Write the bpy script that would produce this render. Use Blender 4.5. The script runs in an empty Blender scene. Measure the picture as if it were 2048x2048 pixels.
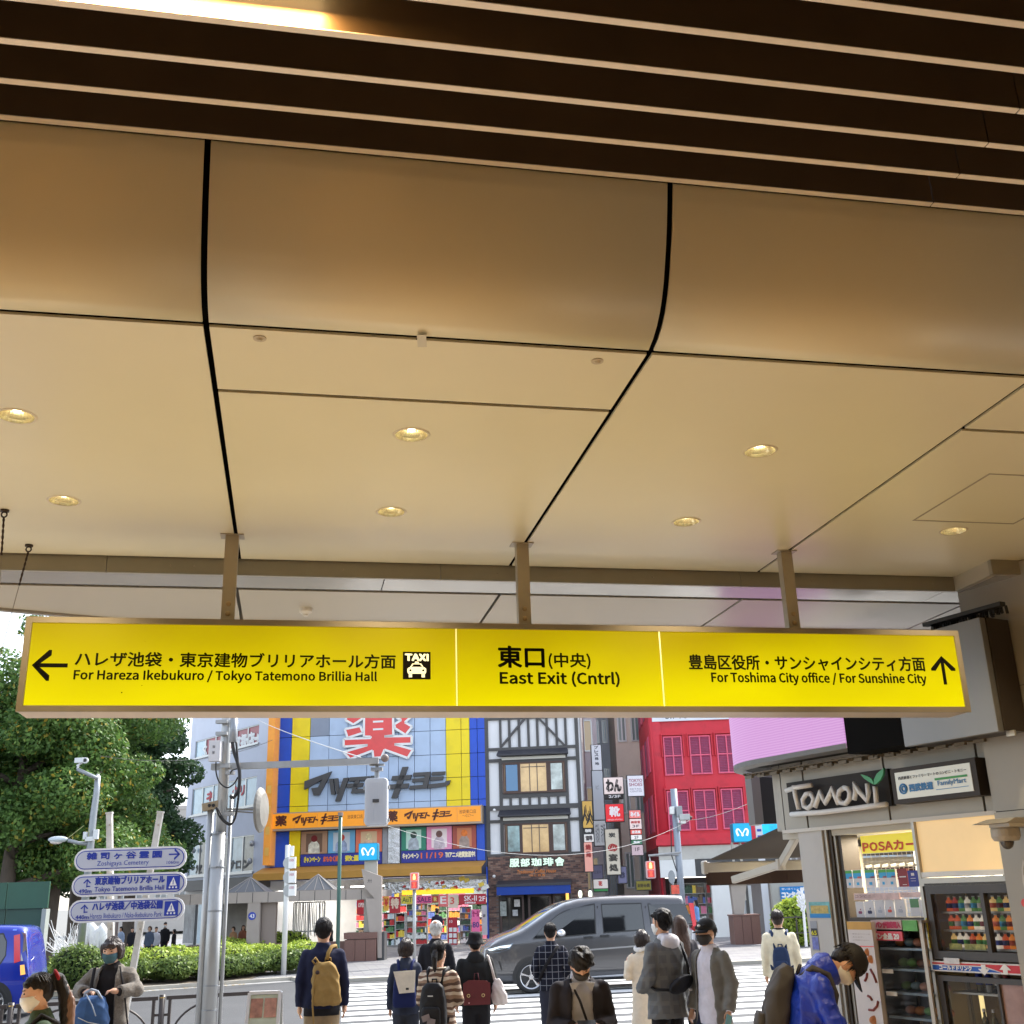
import bpy, bmesh, math, random, os
import numpy as np
from mathutils import Vector, Matrix, noise
from math import radians as R, sin, cos, pi
# ------------------------------------------------------------------ camera, world, sun, exposure
EXP = 1.8
SC = bpy.context.scene
F_, TH, PH, CH = 2216.0, R(19.08), R(1.77), 1.92       # focal length (px of a 2048 frame), pitch, roll, eye height
_f = Vector((0, cos(TH), sin(TH))); _r0 = Vector((1, 0, 0)); _u0 = Vector((0, -sin(TH), cos(TH)))
CR = _r0*cos(PH) - _u0*sin(PH); CU = _u0*cos(PH) + _r0*sin(PH); CF = _f
CAM = Vector((0, 0, CH))
cd = bpy.data.cameras.new('camera'); cam = bpy.data.objects.new('camera', cd)
SC.collection.objects.link(cam); SC.camera = cam
cd.sensor_width = 36; cd.lens = 36*F_/2048; cd.clip_end = 3000; cd.clip_start = .05
cam.matrix_world = Matrix(((CR.x, CU.x, -CF.x, CAM.x), (CR.y, CU.y, -CF.y, CAM.y), (CR.z, CU.z, -CF.z, CAM.z), (0, 0, 0, 1)))
SUN_EL, SUN_AZ = R(46), R(38)          # azimuth measured from +Y towards +X
w = bpy.data.worlds.new('World'); SC.world = w; w.use_nodes = True
nt = w.node_tree; bg = nt.nodes['Background']
sky = nt.nodes.new('ShaderNodeTexSky'); sky.sky_type = 'NISHITA'; sky.sun_disc = False
sky.sun_elevation = SUN_EL; sky.sun_rotation = SUN_AZ; sky.dust_density = 1.5; sky.air_density = 1.0; sky.ozone_density = .6
hs = nt.nodes.new('ShaderNodeHueSaturation'); hs.inputs['Saturation'].default_value = .5; nt.links.new(sky.outputs[0], hs.inputs['Color']); nt.links.new(hs.outputs[0], bg.inputs[0]); bg.inputs[1].default_value = .15
sl = bpy.data.lights.new('sun', 'SUN'); sl.energy = 2.1; sl.angle = R(.5); sl.color = (1, .95, .87)
so = bpy.data.objects.new('sun', sl); SC.collection.objects.link(so)
sd = Vector((sin(SUN_AZ)*cos(SUN_EL), cos(SUN_AZ)*cos(SUN_EL), sin(SUN_EL)))
so.rotation_euler = sd.to_track_quat('Z', 'Y').to_euler(); so.location = sd*60
SC.view_settings.view_transform = 'Standard'; SC.view_settings.look = 'None'
SC.view_settings.exposure = EXP; SC.view_settings.gamma = 1; SC.view_settings.use_curve_mapping = False
SC.render.engine = 'CYCLES'
SC.cycles.use_denoising = True; SC.cycles.max_bounces = 8; SC.cycles.transparent_max_bounces = 12
SC.cycles.sample_clamp_indirect = 6
# ------------------------------------------------------------------ helpers
random.seed(7)
K = 1932/2048.
def ray(x, y): return CF + CR*((x-1024)/F_) + CU*((1024-y)/F_)
def atZ(x, y, z): d = ray(x, y); return CAM + d*((z-CH)/d.z)
def atY(x, y, Y): d = ray(x, y); return CAM + d*(Y/d.y)
def atD(x, y, D, a=0): # depth D measured along direction rotated a left of +Y
 e = Vector((-sin(a), cos(a), 0)); d = ray(x, y); return CAM + d*(D/d.dot(e))
def zc(x0, y0, s): return lambda x, y: (x0+x/s, y0+y/s)
class Fr:
 """local frame: u along a face, n out of it, v up"""
 def __init__(s, O, ang, flip=1, V=None):
  s.O = Vector(O); s.U = Vector((cos(ang), sin(ang), 0)); s.N = Vector((sin(ang), -cos(ang), 0))*flip; s.V = Vector(V) if V else Vector((0, 0, 1))
 def p(s, u, n, v): return s.O + s.U*u + s.N*n + s.V*v
 def at(s, x, y, n=0):
  d = ray(x, y); O = s.O + s.N*n; t = (O-CAM).dot(s.N)/d.dot(s.N); q = CAM + d*t - O
  return q.dot(s.U), q.dot(s.V)
 def rect(s, x0, y0, x1, y1, n=0):
  a = s.at(x0, y0, n); b = s.at(x1, y1, n); c = s.at(x0, y1, n); e = s.at(x1, y0, n)
  return ((a[0]+c[0])/2, (b[0]+e[0])/2, (b[1]+c[1])/2, (a[1]+e[1])/2)     # u0,u1,v0,v1
W = Fr((0, 0, 0), 0, -1)         # u = x, n = y, v = z
A0 = R(11.35)
E2 = Vector((cos(A0), sin(A0), 0)); E1 = Vector((-sin(A0), cos(A0), 0))
CN = Fr((0, 0, 0), A0, -1)       # the station's own grid: u along the sign, n away from the camera
wloc = {}
class MB:
 def __init__(s): s.v = []; s.f = []; s.m = []
 def add(s, vs, fs, mi=0):
  b = len(s.v); s.v += [tuple(v) for v in vs]; s.f += [tuple(i+b for i in f) for f in fs]; s.m += [mi]*len(fs); return s
 def box(s, fr, u0, u1, n0, n1, v0, v1, mi=0):
  P = [fr.p(a, b, c) for c in (v0, v1) for a, b in ((u0, n0), (u1, n0), (u1, n1), (u0, n1))]
  return s.add(P, [(0, 3, 2, 1), (4, 5, 6, 7), (0, 1, 5, 4), (1, 2, 6, 5), (2, 3, 7, 6), (3, 0, 4, 7)], mi)
 def bar(s, a, b, w, h, up=(0, 0, 1), mi=0):
  a = Vector(a); b = Vector(b); d = (b-a).normalized(); sd_ = d.cross(Vector(up))
  if sd_.length < 1e-4: sd_ = d.cross(Vector((1, 0, 0)))
  sd_.normalize(); u_ = sd_.cross(d)
  P = [q + sd_*i*w/2 + u_*j*h/2 for q in (a, b) for i, j in ((-1, -1), (1, -1), (1, 1), (-1, 1))]
  return s.add(P, [(0, 3, 2, 1), (4, 5, 6, 7), (0, 1, 5, 4), (1, 2, 6, 5), (2, 3, 7, 6), (3, 0, 4, 7)], mi)
 def tube(s, pts, r, n=8, mi=0, cap=True, sx=1.0):
  pts = [Vector(p) for p in pts]; k = len(pts); rs = r if isinstance(r, (list, tuple)) else [r]*k
  V = []; ref = None
  for i, p in enumerate(pts):
   d = (pts[min(i+1, k-1)]-pts[max(i-1, 0)]); d = d.normalized() if d.length > 1e-9 else Vector((0, 0, 1))
   if ref is None: ref = d.orthogonal().normalized() if abs(d.z) > .9 or True else ref
   a = (ref - d*ref.dot(d))
   a = a.normalized() if a.length > 1e-5 else d.orthogonal().normalized()
   ref = a; b = d.cross(a)
   V += [p + (a*cos(2*pi*j/n) + b*sin(2*pi*j/n)*sx)*rs[i] for j in range(n)]
  Fc = [(i*n+j, i*n+(j+1) % n, (i+1)*n+(j+1) % n, (i+1)*n+j) for i in range(k-1) for j in range(n)]
  if cap: Fc += [tuple(range(n))[::-1], tuple(range((k-1)*n, k*n))]
  return s.add(V, Fc, mi)
 def loft(s, rings, cap=True, mi=0):
  n = len(rings[0]); V = [p for r_ in rings for p in r_]
  Fc = [(i*n+j, i*n+(j+1) % n, (i+1)*n+(j+1) % n, (i+1)*n+j) for i in range(len(rings)-1) for j in range(n)]
  if cap: Fc += [tuple(range(n))[::-1], tuple(range((len(rings)-1)*n, len(rings)*n))]
  return s.add(V, Fc, mi)
 def ell(s, c, rx, ry, rz, nu=12, nv=8, rot=None, mi=0):
  c = Vector(c); V = []
  for i in range(nv+1):
   t = pi*i/nv; t = min(max(t, .02), pi-.02)
   for j in range(nu):
    q = Vector((rx*sin(t)*cos(2*pi*j/nu), ry*sin(t)*sin(2*pi*j/nu), rz*cos(t)))
    V.append(c + (rot @ q if rot else q))
  Fc = [(i*nu+j, (i+1)*nu+j, (i+1)*nu+(j+1) % nu, i*nu+(j+1) % nu) for i in range(nv) for j in range(nu)]
  Fc += [tuple(range(nu)), tuple(range(nv*nu, (nv+1)*nu))[::-1]]
  return s.add(V, Fc, mi)
 def poly(s, fr, pts, n0, n1, mi=0):
  k = len(pts); V = [fr.p(u, n0, v) for u, v in pts] + [fr.p(u, n1, v) for u, v in pts]
  Fc = [tuple(range(k))[::-1], tuple(range(k, 2*k))] + [(i, (i+1) % k, (i+1) % k+k, i+k) for i in range(k)]
  return s.add(V, Fc, mi)
 def disc(s, fr, u, v, r, n0, n1, k=20, ru=None, mi=0):
  return s.poly(fr, [(u+(ru or r)*cos(2*pi*i/k), v+r*sin(2*pi*i/k)) for i in range(k)], n0, n1, mi)
 def build(s, name, mats, parent=None, smooth=False, fix=True, bevel=0):
  o = None; off = wloc.get(parent.name, Vector()) if parent else Vector()
  me = bpy.data.meshes.new(name)
  me.from_pydata([(a-off.x, b-off.y, c-off.z) for a, b, c in s.v] if off.length else s.v, [], s.f)
  if not isinstance(mats, (list, tuple)): mats = [mats]
  for m_ in mats: me.materials.append(m_)
  if len(mats) > 1: me.polygons.foreach_set('material_index', s.m)
  if fix:
   bm = bmesh.new(); bm.from_mesh(me); bmesh.ops.recalc_face_normals(bm, faces=bm.faces)
   if bevel: bmesh.ops.bevel(bm, geom=[e for e in bm.edges if e.is_manifold and e.calc_face_angle(0) > .6], offset=bevel, segments=2, affect='EDGES', profile=.5)
   bm.to_mesh(me); bm.free()
  if smooth: me.shade_smooth()
  me.update()
  return link(name, me, parent)
def link(name, data, parent=None):
 o = bpy.data.objects.new(name, data); SC.collection.objects.link(o)
 if parent: o.parent = parent; wloc[o.name] = wloc.get(parent.name, Vector())
 else: wloc[o.name] = Vector()
 return o
def tag(o, label=None, cat=None, group=None, kind=None):
 if label: o['label'] = label
 if cat: o['category'] = cat
 if group: o['group'] = group
 if kind: o['kind'] = kind
 return o
def thing(name, loc, label, cat, group=None):
 o = bpy.data.objects.new(name, None); SC.collection.objects.link(o); o.location = loc; o.empty_display_size = .2
 wloc[o.name] = Vector(loc); return tag(o, label, cat, group)
def copyobj(root, loc, rz=None, label=None):
 c = root.copy(); SC.collection.objects.link(c); c.location = loc; wloc[c.name] = Vector(loc)
 if rz is not None: c.rotation_euler = (0, 0, rz)
 if label: c['label'] = label
 for ch in root.children:
  d = ch.copy(); SC.collection.objects.link(d); d.parent = c
  for g in ch.children:
   e = g.copy(); SC.collection.objects.link(e); e.parent = d
 return c
MATS = {}
def mat(name, col, rough=.6, metal=0., spec=.5, bump=None, var=None, emit=None, coat=0., alpha=1., dirt=None, trans=0., sub=0., wave=None, stretch=None, ior=None):
 if name in MATS: return MATS[name]
 m = bpy.data.materials.new(name); m.use_nodes = True; t = m.node_tree; b = t.nodes['Principled BSDF']
 b.inputs['Base Color'].default_value = (*col, 1); b.inputs['Roughness'].default_value = rough
 b.inputs['Metallic'].default_value = metal; b.inputs['Specular IOR Level'].default_value = spec
 b.inputs['Coat Weight'].default_value = coat; b.inputs['Alpha'].default_value = alpha
 b.inputs['Transmission Weight'].default_value = trans
 if ior: b.inputs['IOR'].default_value = ior
 if sub: b.inputs['Subsurface Weight'].default_value = sub; b.inputs['Subsurface Radius'].default_value = (.02, .008, .004)
 co = t.nodes.new('ShaderNodeTexCoord'); src = co.outputs['Object']
 if stretch:
  mp = t.nodes.new('ShaderNodeMapping'); mp.inputs['Scale'].default_value = stretch; t.links.new(src, mp.inputs[0]); src = mp.outputs[0]
 if var:
  sc_, am = var; n = t.nodes.new('ShaderNodeTexNoise'); n.inputs['Scale'].default_value = sc_; n.inputs['Detail'].default_value = 6
  n.inputs['Roughness'].default_value = .6
  t.links.new(src, n.inputs['Vector']); r_ = t.nodes.new('ShaderNodeValToRGB'); e = r_.color_ramp.elements
  e[0].position = .3; e[1].position = .7
  e[0].color = (*[max(0, c*(1-am)) for c in col], 1); e[1].color = (*[min(1, c*(1+am)) for c in col], 1)
  t.links.new(n.outputs['Fac'], r_.inputs[0]); last = r_.outputs[0]
  if dirt:
   n2 = t.nodes.new('ShaderNodeTexNoise'); n2.inputs['Scale'].default_value = dirt[0]; n2.inputs['Detail'].default_value = 8
   t.links.new(src, n2.inputs['Vector']); r2 = t.nodes.new('ShaderNodeValToRGB'); r2.color_ramp.elements[0].position = .5; r2.color_ramp.elements[1].position = .8
   r2.color_ramp.elements[1].color = (dirt[1],)*3+(1,)
   t.links.new(n2.outputs['Fac'], r2.inputs[0]); mx = t.nodes.new('ShaderNodeMix'); mx.data_type = 'RGBA'
   t.links.new(r2.outputs[0], mx.inputs[0]); t.links.new(last, mx.inputs[6]); mx.inputs[7].default_value = (*dirt[2], 1); last = mx.outputs[2]
  t.links.new(last, b.inputs['Base Color'])
  mr = t.nodes.new('ShaderNodeMapRange'); mr.inputs[3].default_value = max(.02, rough*.85); mr.inputs[4].default_value = min(1, rough*1.15)
  t.links.new(n.outputs['Fac'], mr.inputs[0]); t.links.new(mr.outputs[0], b.inputs['Roughness'])
 if bump or wave:
  bp = t.nodes.new('ShaderNodeBump')
  if wave:
   wv = t.nodes.new('ShaderNodeTexWave'); wv.bands_direction = wave[2] if len(wave) > 2 else 'Z'; wv.inputs['Scale'].default_value = wave[0]; wv.inputs['Distortion'].default_value = 0
   t.links.new(src, wv.inputs['Vector']); t.links.new(wv.outputs['Fac'], bp.inputs['Height']); bp.inputs['Strength'].default_value = wave[1]
  else:
   n = t.nodes.new('ShaderNodeTexNoise'); n.inputs['Scale'].default_value = bump[0]; n.inputs['Detail'].default_value = 4
   t.links.new(src, n.inputs['Vector']); t.links.new(n.outputs['Fac'], bp.inputs['Height']); bp.inputs['Strength'].default_value = bump[1]
  bp.inputs['Distance'].default_value = bump[2] if bump and len(bump) > 2 else .02
  t.links.new(bp.outputs[0], b.inputs['Normal'])
 if emit:
  b.inputs['Emission Color'].default_value = (*emit[0], 1); b.inputs['Emission Strength'].default_value = emit[1]*2**-EXP
 MATS[name] = m; return m
def glow(name, col, s=1.): return mat(name, (.02, .02, .02), .5, emit=(col, s))
def srgb(r, g, b): return tuple((c/255/12.92 if c/255 <= .04045 else ((c/255+.055)/1.055)**2.4) for c in (r, g, b))
def bundled_font():
 try:
  import os
  p = os.path.join(bpy.utils.resource_path('LOCAL'), 'datafiles', 'fonts', 'Noto Sans CJK Regular.woff2')
  return bpy.data.fonts.load(p) if os.path.exists(p) else None
 except Exception: return None
FONT2 = bundled_font()      # Blender's own bundled sans (falls back to the built-in face)
TCURVE = bpy.data.curves.new('tmp', 'FONT'); TOBJ = bpy.data.objects.new('tmp', TCURVE)
BFONT = TCURVE.font
def text(body, fr, rc, n, m, parent=None, name='lettering', bold=0., shear=0., depth=.002, space=1., font=None):
 """one string as a thin raised mesh, fitted to the rectangle rc = (u0,u1,v0,v1) of the frame"""
 c = TCURVE; c.font = (FONT2 if (FONT2 and (font or not body.isascii())) else BFONT); c.body = body; c.shear = shear; c.space_character = space; c.resolution_u = 2
 me0 = bpy.data.meshes.new_from_object(TOBJ); nv = len(me0.vertices)
 co = np.empty(nv*3); me0.vertices.foreach_get('co', co); co = co.reshape(-1, 3)
 off = wloc.get(parent.name, Vector()) if parent else Vector(); O = np.array(fr.O + fr.N*(n+depth) - off)
 U_, V_, N_ = np.array(fr.U), np.array(fr.V), np.array(fr.N); a, b = co.min(0), co.max(0); u0, u1, v0, v1 = rc
 bb = abs(bold)*.8; k_ = (v1-v0)/max(b[1]-a[1], 1e-6) if bold else 0; fs = [tuple(p.vertices) for p in me0.polygons]; VV, FF = [], []
 sh = [(0, 0)] if not bold else [(x*bb*k_, y*bb*k_) for x, y in ((-1, -.5), (1, .5), (-.5, 1), (.5, -1), (-1, .5), (1, -.5))]
 for i, (du, dv) in enumerate(sh):     # bold faces are the same outline laid side by side, each a hair above the last
  uu = u0+(co[:, 0]-a[0])/(b[0]-a[0])*(u1-u0)+du; vv = v0+(co[:, 1]-a[1])/max(b[1]-a[1], 1e-6)*(v1-v0)+dv
  VV.append(O+np.outer(uu, U_)+np.outer(vv, V_)+N_*(.0004+.02*bb*k_)*i); FF += [tuple(q+i*nv for q in f_) for f_ in fs]
 me = bpy.data.meshes.new(name); me.from_pydata(np.concatenate(VV).tolist(), [], FF); me.materials.append(m); bpy.data.meshes.remove(me0); me.update()
 return link(name, me, parent)
# ------------------------------------------------------------------ station canopy
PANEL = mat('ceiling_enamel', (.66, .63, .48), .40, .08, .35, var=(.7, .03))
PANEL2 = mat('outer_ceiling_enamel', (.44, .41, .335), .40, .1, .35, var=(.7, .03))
BLACK = mat('black_gap', (.002, .002, .002), .9, spec=.05)
SLAT = mat('dark_bronze_slat', (.10, .074, .048), .45, .1, .4, var=(3, .12))
SLATB = mat('slat_edge_floorlit', (.78, .76, .73), .42, .1, .5, var=(4, .04))  # lower slat edges: light from the floor is put into this pale colour
OLIVE = mat('olive_flashing', (.30, .28, .22), .42, .3, .5, var=(2, .08))
STRIP = mat('satin_steel_strip', (.40, .385, .34), .25, .35, .5, var=(1.5, .04), bump=(2.5, .05, .1))
ZC = 4.2
G = .016
ceil = MB()
prof = [(3.835, 4.797), (3.855, 4.72), (3.885, 4.62), (3.915, 4.54), (3.95, 4.46), (3.982, 4.395), (4.02, 4.337), (4.06, 4.293), (4.11, 4.255), (4.17, 4.225), (4.243, 4.205)]
seams = [-.42+1.93*k for k in range(-4, 5)]
slab = tag(MB().box(CN, -9, 12, 4.30, 8.85, 4.42, 5.2).build('canopy_slab', BLACK), kind='structure')
pn = tag(MB().box(CN, -8.2, 9.4, 4.24, 7.66, 4.30, 4.33).build('ceiling', BLACK), kind='structure')
def panel(u0, u1, n0, n1, z, m, par, th=.012):
 b = MB().box(CN, u0+.013, u1-.013, n0+G, n1-G, z, z+th); return b.build('ceiling_panel', m, par)
for i in range(len(seams)-1):
 u0, u1 = seams[i], seams[i+1]; g = .013
 rings = []
 a = [CN.p(u, n, z) for n, z in prof for u in ()]
 V = [];
 for n, z in prof: V += [CN.p(u0+g, n, z), CN.p(u1-g, n, z)]
 for n, z in prof: V += [CN.p(u0+g, n+.012, z+.012), CN.p(u1-g, n+.012, z+.012)]
 k = len(prof); Fc = []
 for j in range(k-1):
  Fc += [(2*j, 2*j+1, 2*j+3, 2*j+2), (2*k+2*j, 2*k+2*j+2, 2*k+2*j+3, 2*k+2*j+1), (2*j, 2*j+2, 2*k+2*j+2, 2*k+2*j), (2*j+1, 2*k+2*j+1, 2*k+2*j+3, 2*j+3)]
 Fc += [(0, 2*k, 2*k+1, 1), (2*k-2, 2*k-1, 4*k-1, 4*k-2)]
 MB().add(V, Fc).build('fascia_panel', PANEL, pn, smooth=True)
 if (i % 2) == 0:
  panel(u0, u1, 4.256, 4.89, ZC, PANEL, pn); panel(u0, u1, 4.89, 7.66, ZC, PANEL, pn)
 else:
  panel(u0, u1, 4.256, 7.66, ZC, PANEL, pn)
V = []
for n, z in prof: V += [CN.p(-8.2, n+.03, z+.03), CN.p(9.4, n+.03, z+.03)]
MB().add(V, [(2*j, 2*j+1, 2*j+3, 2*j+2) for j in range(k-1)]).build('backing_sheet', BLACK, pn)
for k in range(8):   # screws and hairline joints on the flashing band are small: one band per 3.86 m
 u0, u1 = -8.2+k*2.3, -8.2+(k+1)*2.3-.004
 if u0 > 5.0: break
 b = MB().box(CN, u0, min(u1, 5.09), 7.662, 7.69, 4.087, 4.205)
 b.build('flashing_strip', OLIVE, pn)
 s_ = MB()
 for q in (.12, .28, 1.3):
  c = CN.p(u0+q+.3, 7.66, 4.145); s_.ell(c, .008, .006, .008, 8, 5)
 s_.build('rivet', mat('rivet_grey', (.35, .32, .26), .35, .7), pn)
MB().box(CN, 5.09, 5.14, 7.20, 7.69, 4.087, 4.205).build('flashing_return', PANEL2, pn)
MB().box(CN, 5.09, 9.4, 7.16, 7.20, 4.087, 4.205).build('flashing_return', OLIVE, pn)
for k in range(4):
 u0 = -8.2+k*4.4
 MB().box(CN, u0, u0+4.392, 7.69, 7.995, 4.087, 4.10).build('soffit_strip', STRIP, pn)
MB().box(CN, 5.14, 9.4, 7.20, 7.69, 4.087, 4.10).build('soffit_strip', STRIP, pn)
MB().box(CN, -8.2, 9.4, 7.95, 8.12, 4.13, 4.16).build('joint_backing', BLACK, pn)
sx = [-8.2, -4.2, -2.9, -.45, 1.5, 3.45, 5.4, 7.4, 9.4]
pe = atZ(0, 1215, 4.085); pf = atZ(232, 1236, 4.085)
for i in range(len(sx)-1):
 u0, u1 = sx[i]+.013, sx[i+1]-.013
 def edge(u): # front edge bends towards the camera on the left
  k0, k1 = pf.dot(E2), pe.dot(E2); n0, n1 = pf.dot(E1), pe.dot(E1)
  return n0 if u > k0 else n0+(u-k0)/(k1-k0)*(n1-n0)
 cuts = [u0] + [q for q in (pf.dot(E2),) if u0 < q < u1] + [u1]
 V = [(u0, 8.05), (u1, 8.05)] + [(q, edge(q)) for q in cuts[::-1]]
 fr = Fr((0, 0, 4.08), A0, -1);
 P = [CN.p(a, b, 4.085) for a, b in V] + [CN.p(a, b, 4.097) for a, b in V]; k = len(V)
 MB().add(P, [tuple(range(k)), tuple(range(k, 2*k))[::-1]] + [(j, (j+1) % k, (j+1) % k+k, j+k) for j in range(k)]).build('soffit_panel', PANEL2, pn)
fe = MB()
us = [-8.2, pf.dot(E2), 9.4]
for a, b in zip(us[:-1], us[1:]):
 p0, p1 = CN.p(a, edge(a)+.03, 4.235), CN.p(b, edge(b)+.03, 4.235); fe.bar(p0, p1, .05, .34)
fe.build('canopy_edge', mat('edge_grey', (.32, .30, .27), .5, .2, var=(2, .06)), pn)
ha, hb, hc = atZ(1725/K, 982/K, ZC), atZ(1862/K, 893/K, ZC), atZ(2040, 957, ZC)
b = MB()
q0 = [(ha.dot(E2), ha.dot(E1)), (hb.dot(E2), hb.dot(E1))]
uA = (q0[0][0]+q0[1][0])/2; nA, nB = q0[0][1], q0[1][1]
b.box(CN, uA, uA+.012, nB, nA, ZC-.003, ZC+.002); b.box(CN, uA+.012, uA+.75, nA-.012, nA, ZC-.003, ZC+.002); b.box(CN, uA+.012, uA+.75, nB, nB+.012, ZC-.003, ZC+.002)
b.box(CN, uA+.738, uA+.75, nB+.012, nA-.012, ZC-.003, ZC+.002)
b.build('hatch_trim', mat('trim_grey', (.32, .29, .23), .5), pn)
MB().box(CN, -8.2, 9.4, 3.84, 4.3, 4.81, 4.84).build('backing_sheet', BLACK, pn)  # unseen board added to stop lamp light leaking in above the fascia
lv = thing('slat_louvre', CN.p(0, 3.8, 4.8), 'dark bronze ceiling louvre with pale lower edges, above the curved fascia', 'louvre')
j0 = atZ(1856, 418, 4.8).dot(E2)
zs = 4.8; sp = .2117
for k in range(18):
 n = 3.828 - sp*k - .0275
 ju = [5.3, 3.84, 3.06, 2.62, 2.3][0] if False else j0
 segs = [(-8.2, j0-.003-4.9), (j0-4.897, j0-.003), (j0+.003, 9.4)]
 for u0, u1 in segs:
  o = MB().box(CN, u0, u1, n, n+.0275, zs+.004, zs+.20).build('slat', SLAT, lv)
  MB().box(CN, u0, u1, n-.001, n+.0285, zs, zs+.004).build('slat_edge', SLATB, o)
tag(MB().box(CN, -14.2, 14.2, -16.4, 4.3, 5.35, 5.4).build('upper_ceiling', mat('void_brown', (.05, .04, .03), .8)), kind='structure')
TUBE = mat('warm_tube', (.8, .8, .7), .4, emit=((1., .78, .42), 5.5))
def tube_lamp(u0, u1, n, lab, grp='tube lamps above the louvre'):
 c = CN.p((u0+u1)/2, n, 4.98); o = thing('tube_lamp', c, lab, 'lamp', grp)
 MB().tube([CN.p(u0, n, 4.93), CN.p(u1, n, 4.93)], .045, 12).build('tube', TUBE, o, smooth=True)
 MB().box(CN, u0-.03, u1+.03, n-.04, n+.04, 4.98, 5.03).build('housing', mat('lamp_housing', (.5, .48, .42), .5), o)
 l = bpy.data.lights.new('tube_light', 'AREA'); l.shape = 'RECTANGLE'; l.size = u1-u0; l.size_y = .1; l.energy = 22; l.color = (1, .53, .17)
 lo = bpy.data.objects.new('tube_light', l); SC.collection.objects.link(lo); lo.location = (0, 0, -.1)
 lo.parent = o; lo.rotation_euler = (0, 0, A0)
ut = atZ(648, 40, 4.93); n_t = atZ(400, 18, 4.93).dot(E1)
n_t = 3.095
tube_lamp(ut.dot(E2)-1.2, ut.dot(E2), n_t, 'lit warm tube lamp shining between the slats at the top left')
for (uc, nk) in ((-4.5, 8), (5.4, 8), (.5, 11), (-3.5, 15), (4.5, 15)):
 tube_lamp(uc-.6, uc+.6, n_t-sp*nk, 'warm tube lamp above the louvre, further back over the concourse')
DLR = mat('downlight_rim', (.62, .56, .44), .35, .2)
DLI = mat('downlight_reflector', (.85, .72, .5), .22, .85, var=(22, .5), emit=((1, .72, .35), .10))
DLB = mat('downlight_bulb', (.8, .8, .8), .4, emit=((1, .86, .5), 14))
def downlight(u, n, lab):
 c = CN.p(u, n, ZC); o = thing('downlight', c, lab, 'downlight', 'recessed downlights in the canopy ceiling')
 def ring(r, z): return [c+Vector((r*cos(2*pi*j/28), r*sin(2*pi*j/28), z)) for j in range(28)]
 MB().loft([ring(.083, -.002), ring(.092, -.005), ring(.098, .0), ring(.098, .003)], cap=False).build('rim', DLR, o, smooth=True)
 b = MB()
 b.loft([ring(.083, -.003), ring(.079, .015), ring(.066, .05), ring(.035, .08)], cap=False); b.build('reflector', DLI, o, smooth=False)
 MB().tube([c+Vector((-.0, 0, .03)), c+Vector((0, 0, .075))], .02, 10).build('bulb', DLB, o, smooth=True)
 l = bpy.data.lights.new('downlight_beam', 'SPOT'); l.energy = 34; l.color = (1, .80, .48); l.spot_size = R(110); l.spot_blend = .8; l.shadow_soft_size = .04
 lo = bpy.data.objects.new('downlight_beam', l); SC.collection.objects.link(lo); lo.location = (0, 0, -.012); lo.parent = o
desc = {(-3, 5.31): 0}
for uc, nm in ((-3.315, 'further left, out beyond the left seam'), (-1.385, 'in the left ceiling panel'), (.545, 'in the middle ceiling panel'), (2.475, 'in the panel right of centre'), (4.405, 'beside the access hatch')):
 for nn, nr in ((5.31, 'nearer row'), (6.54, 'row nearer the street')):
  if uc < -3 : continue
  if uc > 4 and nn < 6: continue
  downlight(uc, nn, 'lit downlight, %s, %s' % (nr, nm))
cut = MB()
for uc in (-1.385, .545, 2.475, 4.405):
 for nn in (5.31, 6.54):
  if uc > 4 and nn < 6: continue
  c = CN.p(uc, nn, ZC); cut.loft([[c+Vector((.09*cos(2*pi*j/28), .09*sin(2*pi*j/28), z)) for j in range(28)] for z in (-.05, .12)])
co_ = cut.build('cutter', BLACK)
for o in [pn] + [c for c in pn.children if c.name.startswith('ceiling_panel')]:
 md = o.modifiers.new('b', 'BOOLEAN'); md.object = co_; md.operation = 'DIFFERENCE'; md.solver = 'EXACT'
dg = bpy.context.evaluated_depsgraph_get()
for o in [pn] + [c for c in pn.children if c.name.startswith('ceiling_panel')]:
 me = bpy.data.meshes.new_from_object(o.evaluated_get(dg)); o.modifiers.clear(); o.data = me
bpy.data.objects.remove(co_)
for (x, y, lab) in ((490, 638, 'small round sprinkler cap near the left seam, below the fascia joint'), (1127, 681, 'small round sprinkler cap near the right seam, below the fascia joint')):
 c = atZ(x/K, y/K, ZC); o = tag(MB().tube([c+Vector((0, 0, -.004)), c+Vector((0, 0, 0.0))], .028, 16).tube([c+Vector((0, 0, -.012)), c+Vector((0, 0, -.004))], [.008, .016], 10).build('sprinkler_cap', mat('cap_beige', (.45, .4, .3), .4), smooth=False), lab, 'sprinkler', 'sprinkler caps on the ceiling')
c = atZ(577/K, 1148/K, 4.085);
tag(MB().tube([c+Vector((0, 0, -.045)), c+Vector((0, 0, -.03)), c+Vector((0, 0, 0))], [.03, .05, .055], 16).tube([c+Vector((0, 0, -.06)), c+Vector((0, 0, -.045))], [.018, .024], 12).build('smoke_detector', mat('detector_white', (.6, .58, .52), .45), smooth=False), 'pale round smoke detector on the outer soffit above the sign', 'smoke detector')
ta = atZ(796/K, 642/K, ZC); tp = MB().box(Fr((ta.x, ta.y, 0), A0-R(8), -1), -.02, .02, -.055, .055, ZC-.004, ZC-.002)
tag(tp.build('adhesive_tape', mat('clear_tape', (.7, .68, .58), .3, alpha=.75)), 'strip of clear tape stuck across the ceiling joint', 'tape')
IRON = mat('dark_iron', (.05, .035, .025), .5, .6)
CABLE = mat('steel_cable', (.28, .26, .22), .4, .7)
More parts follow.
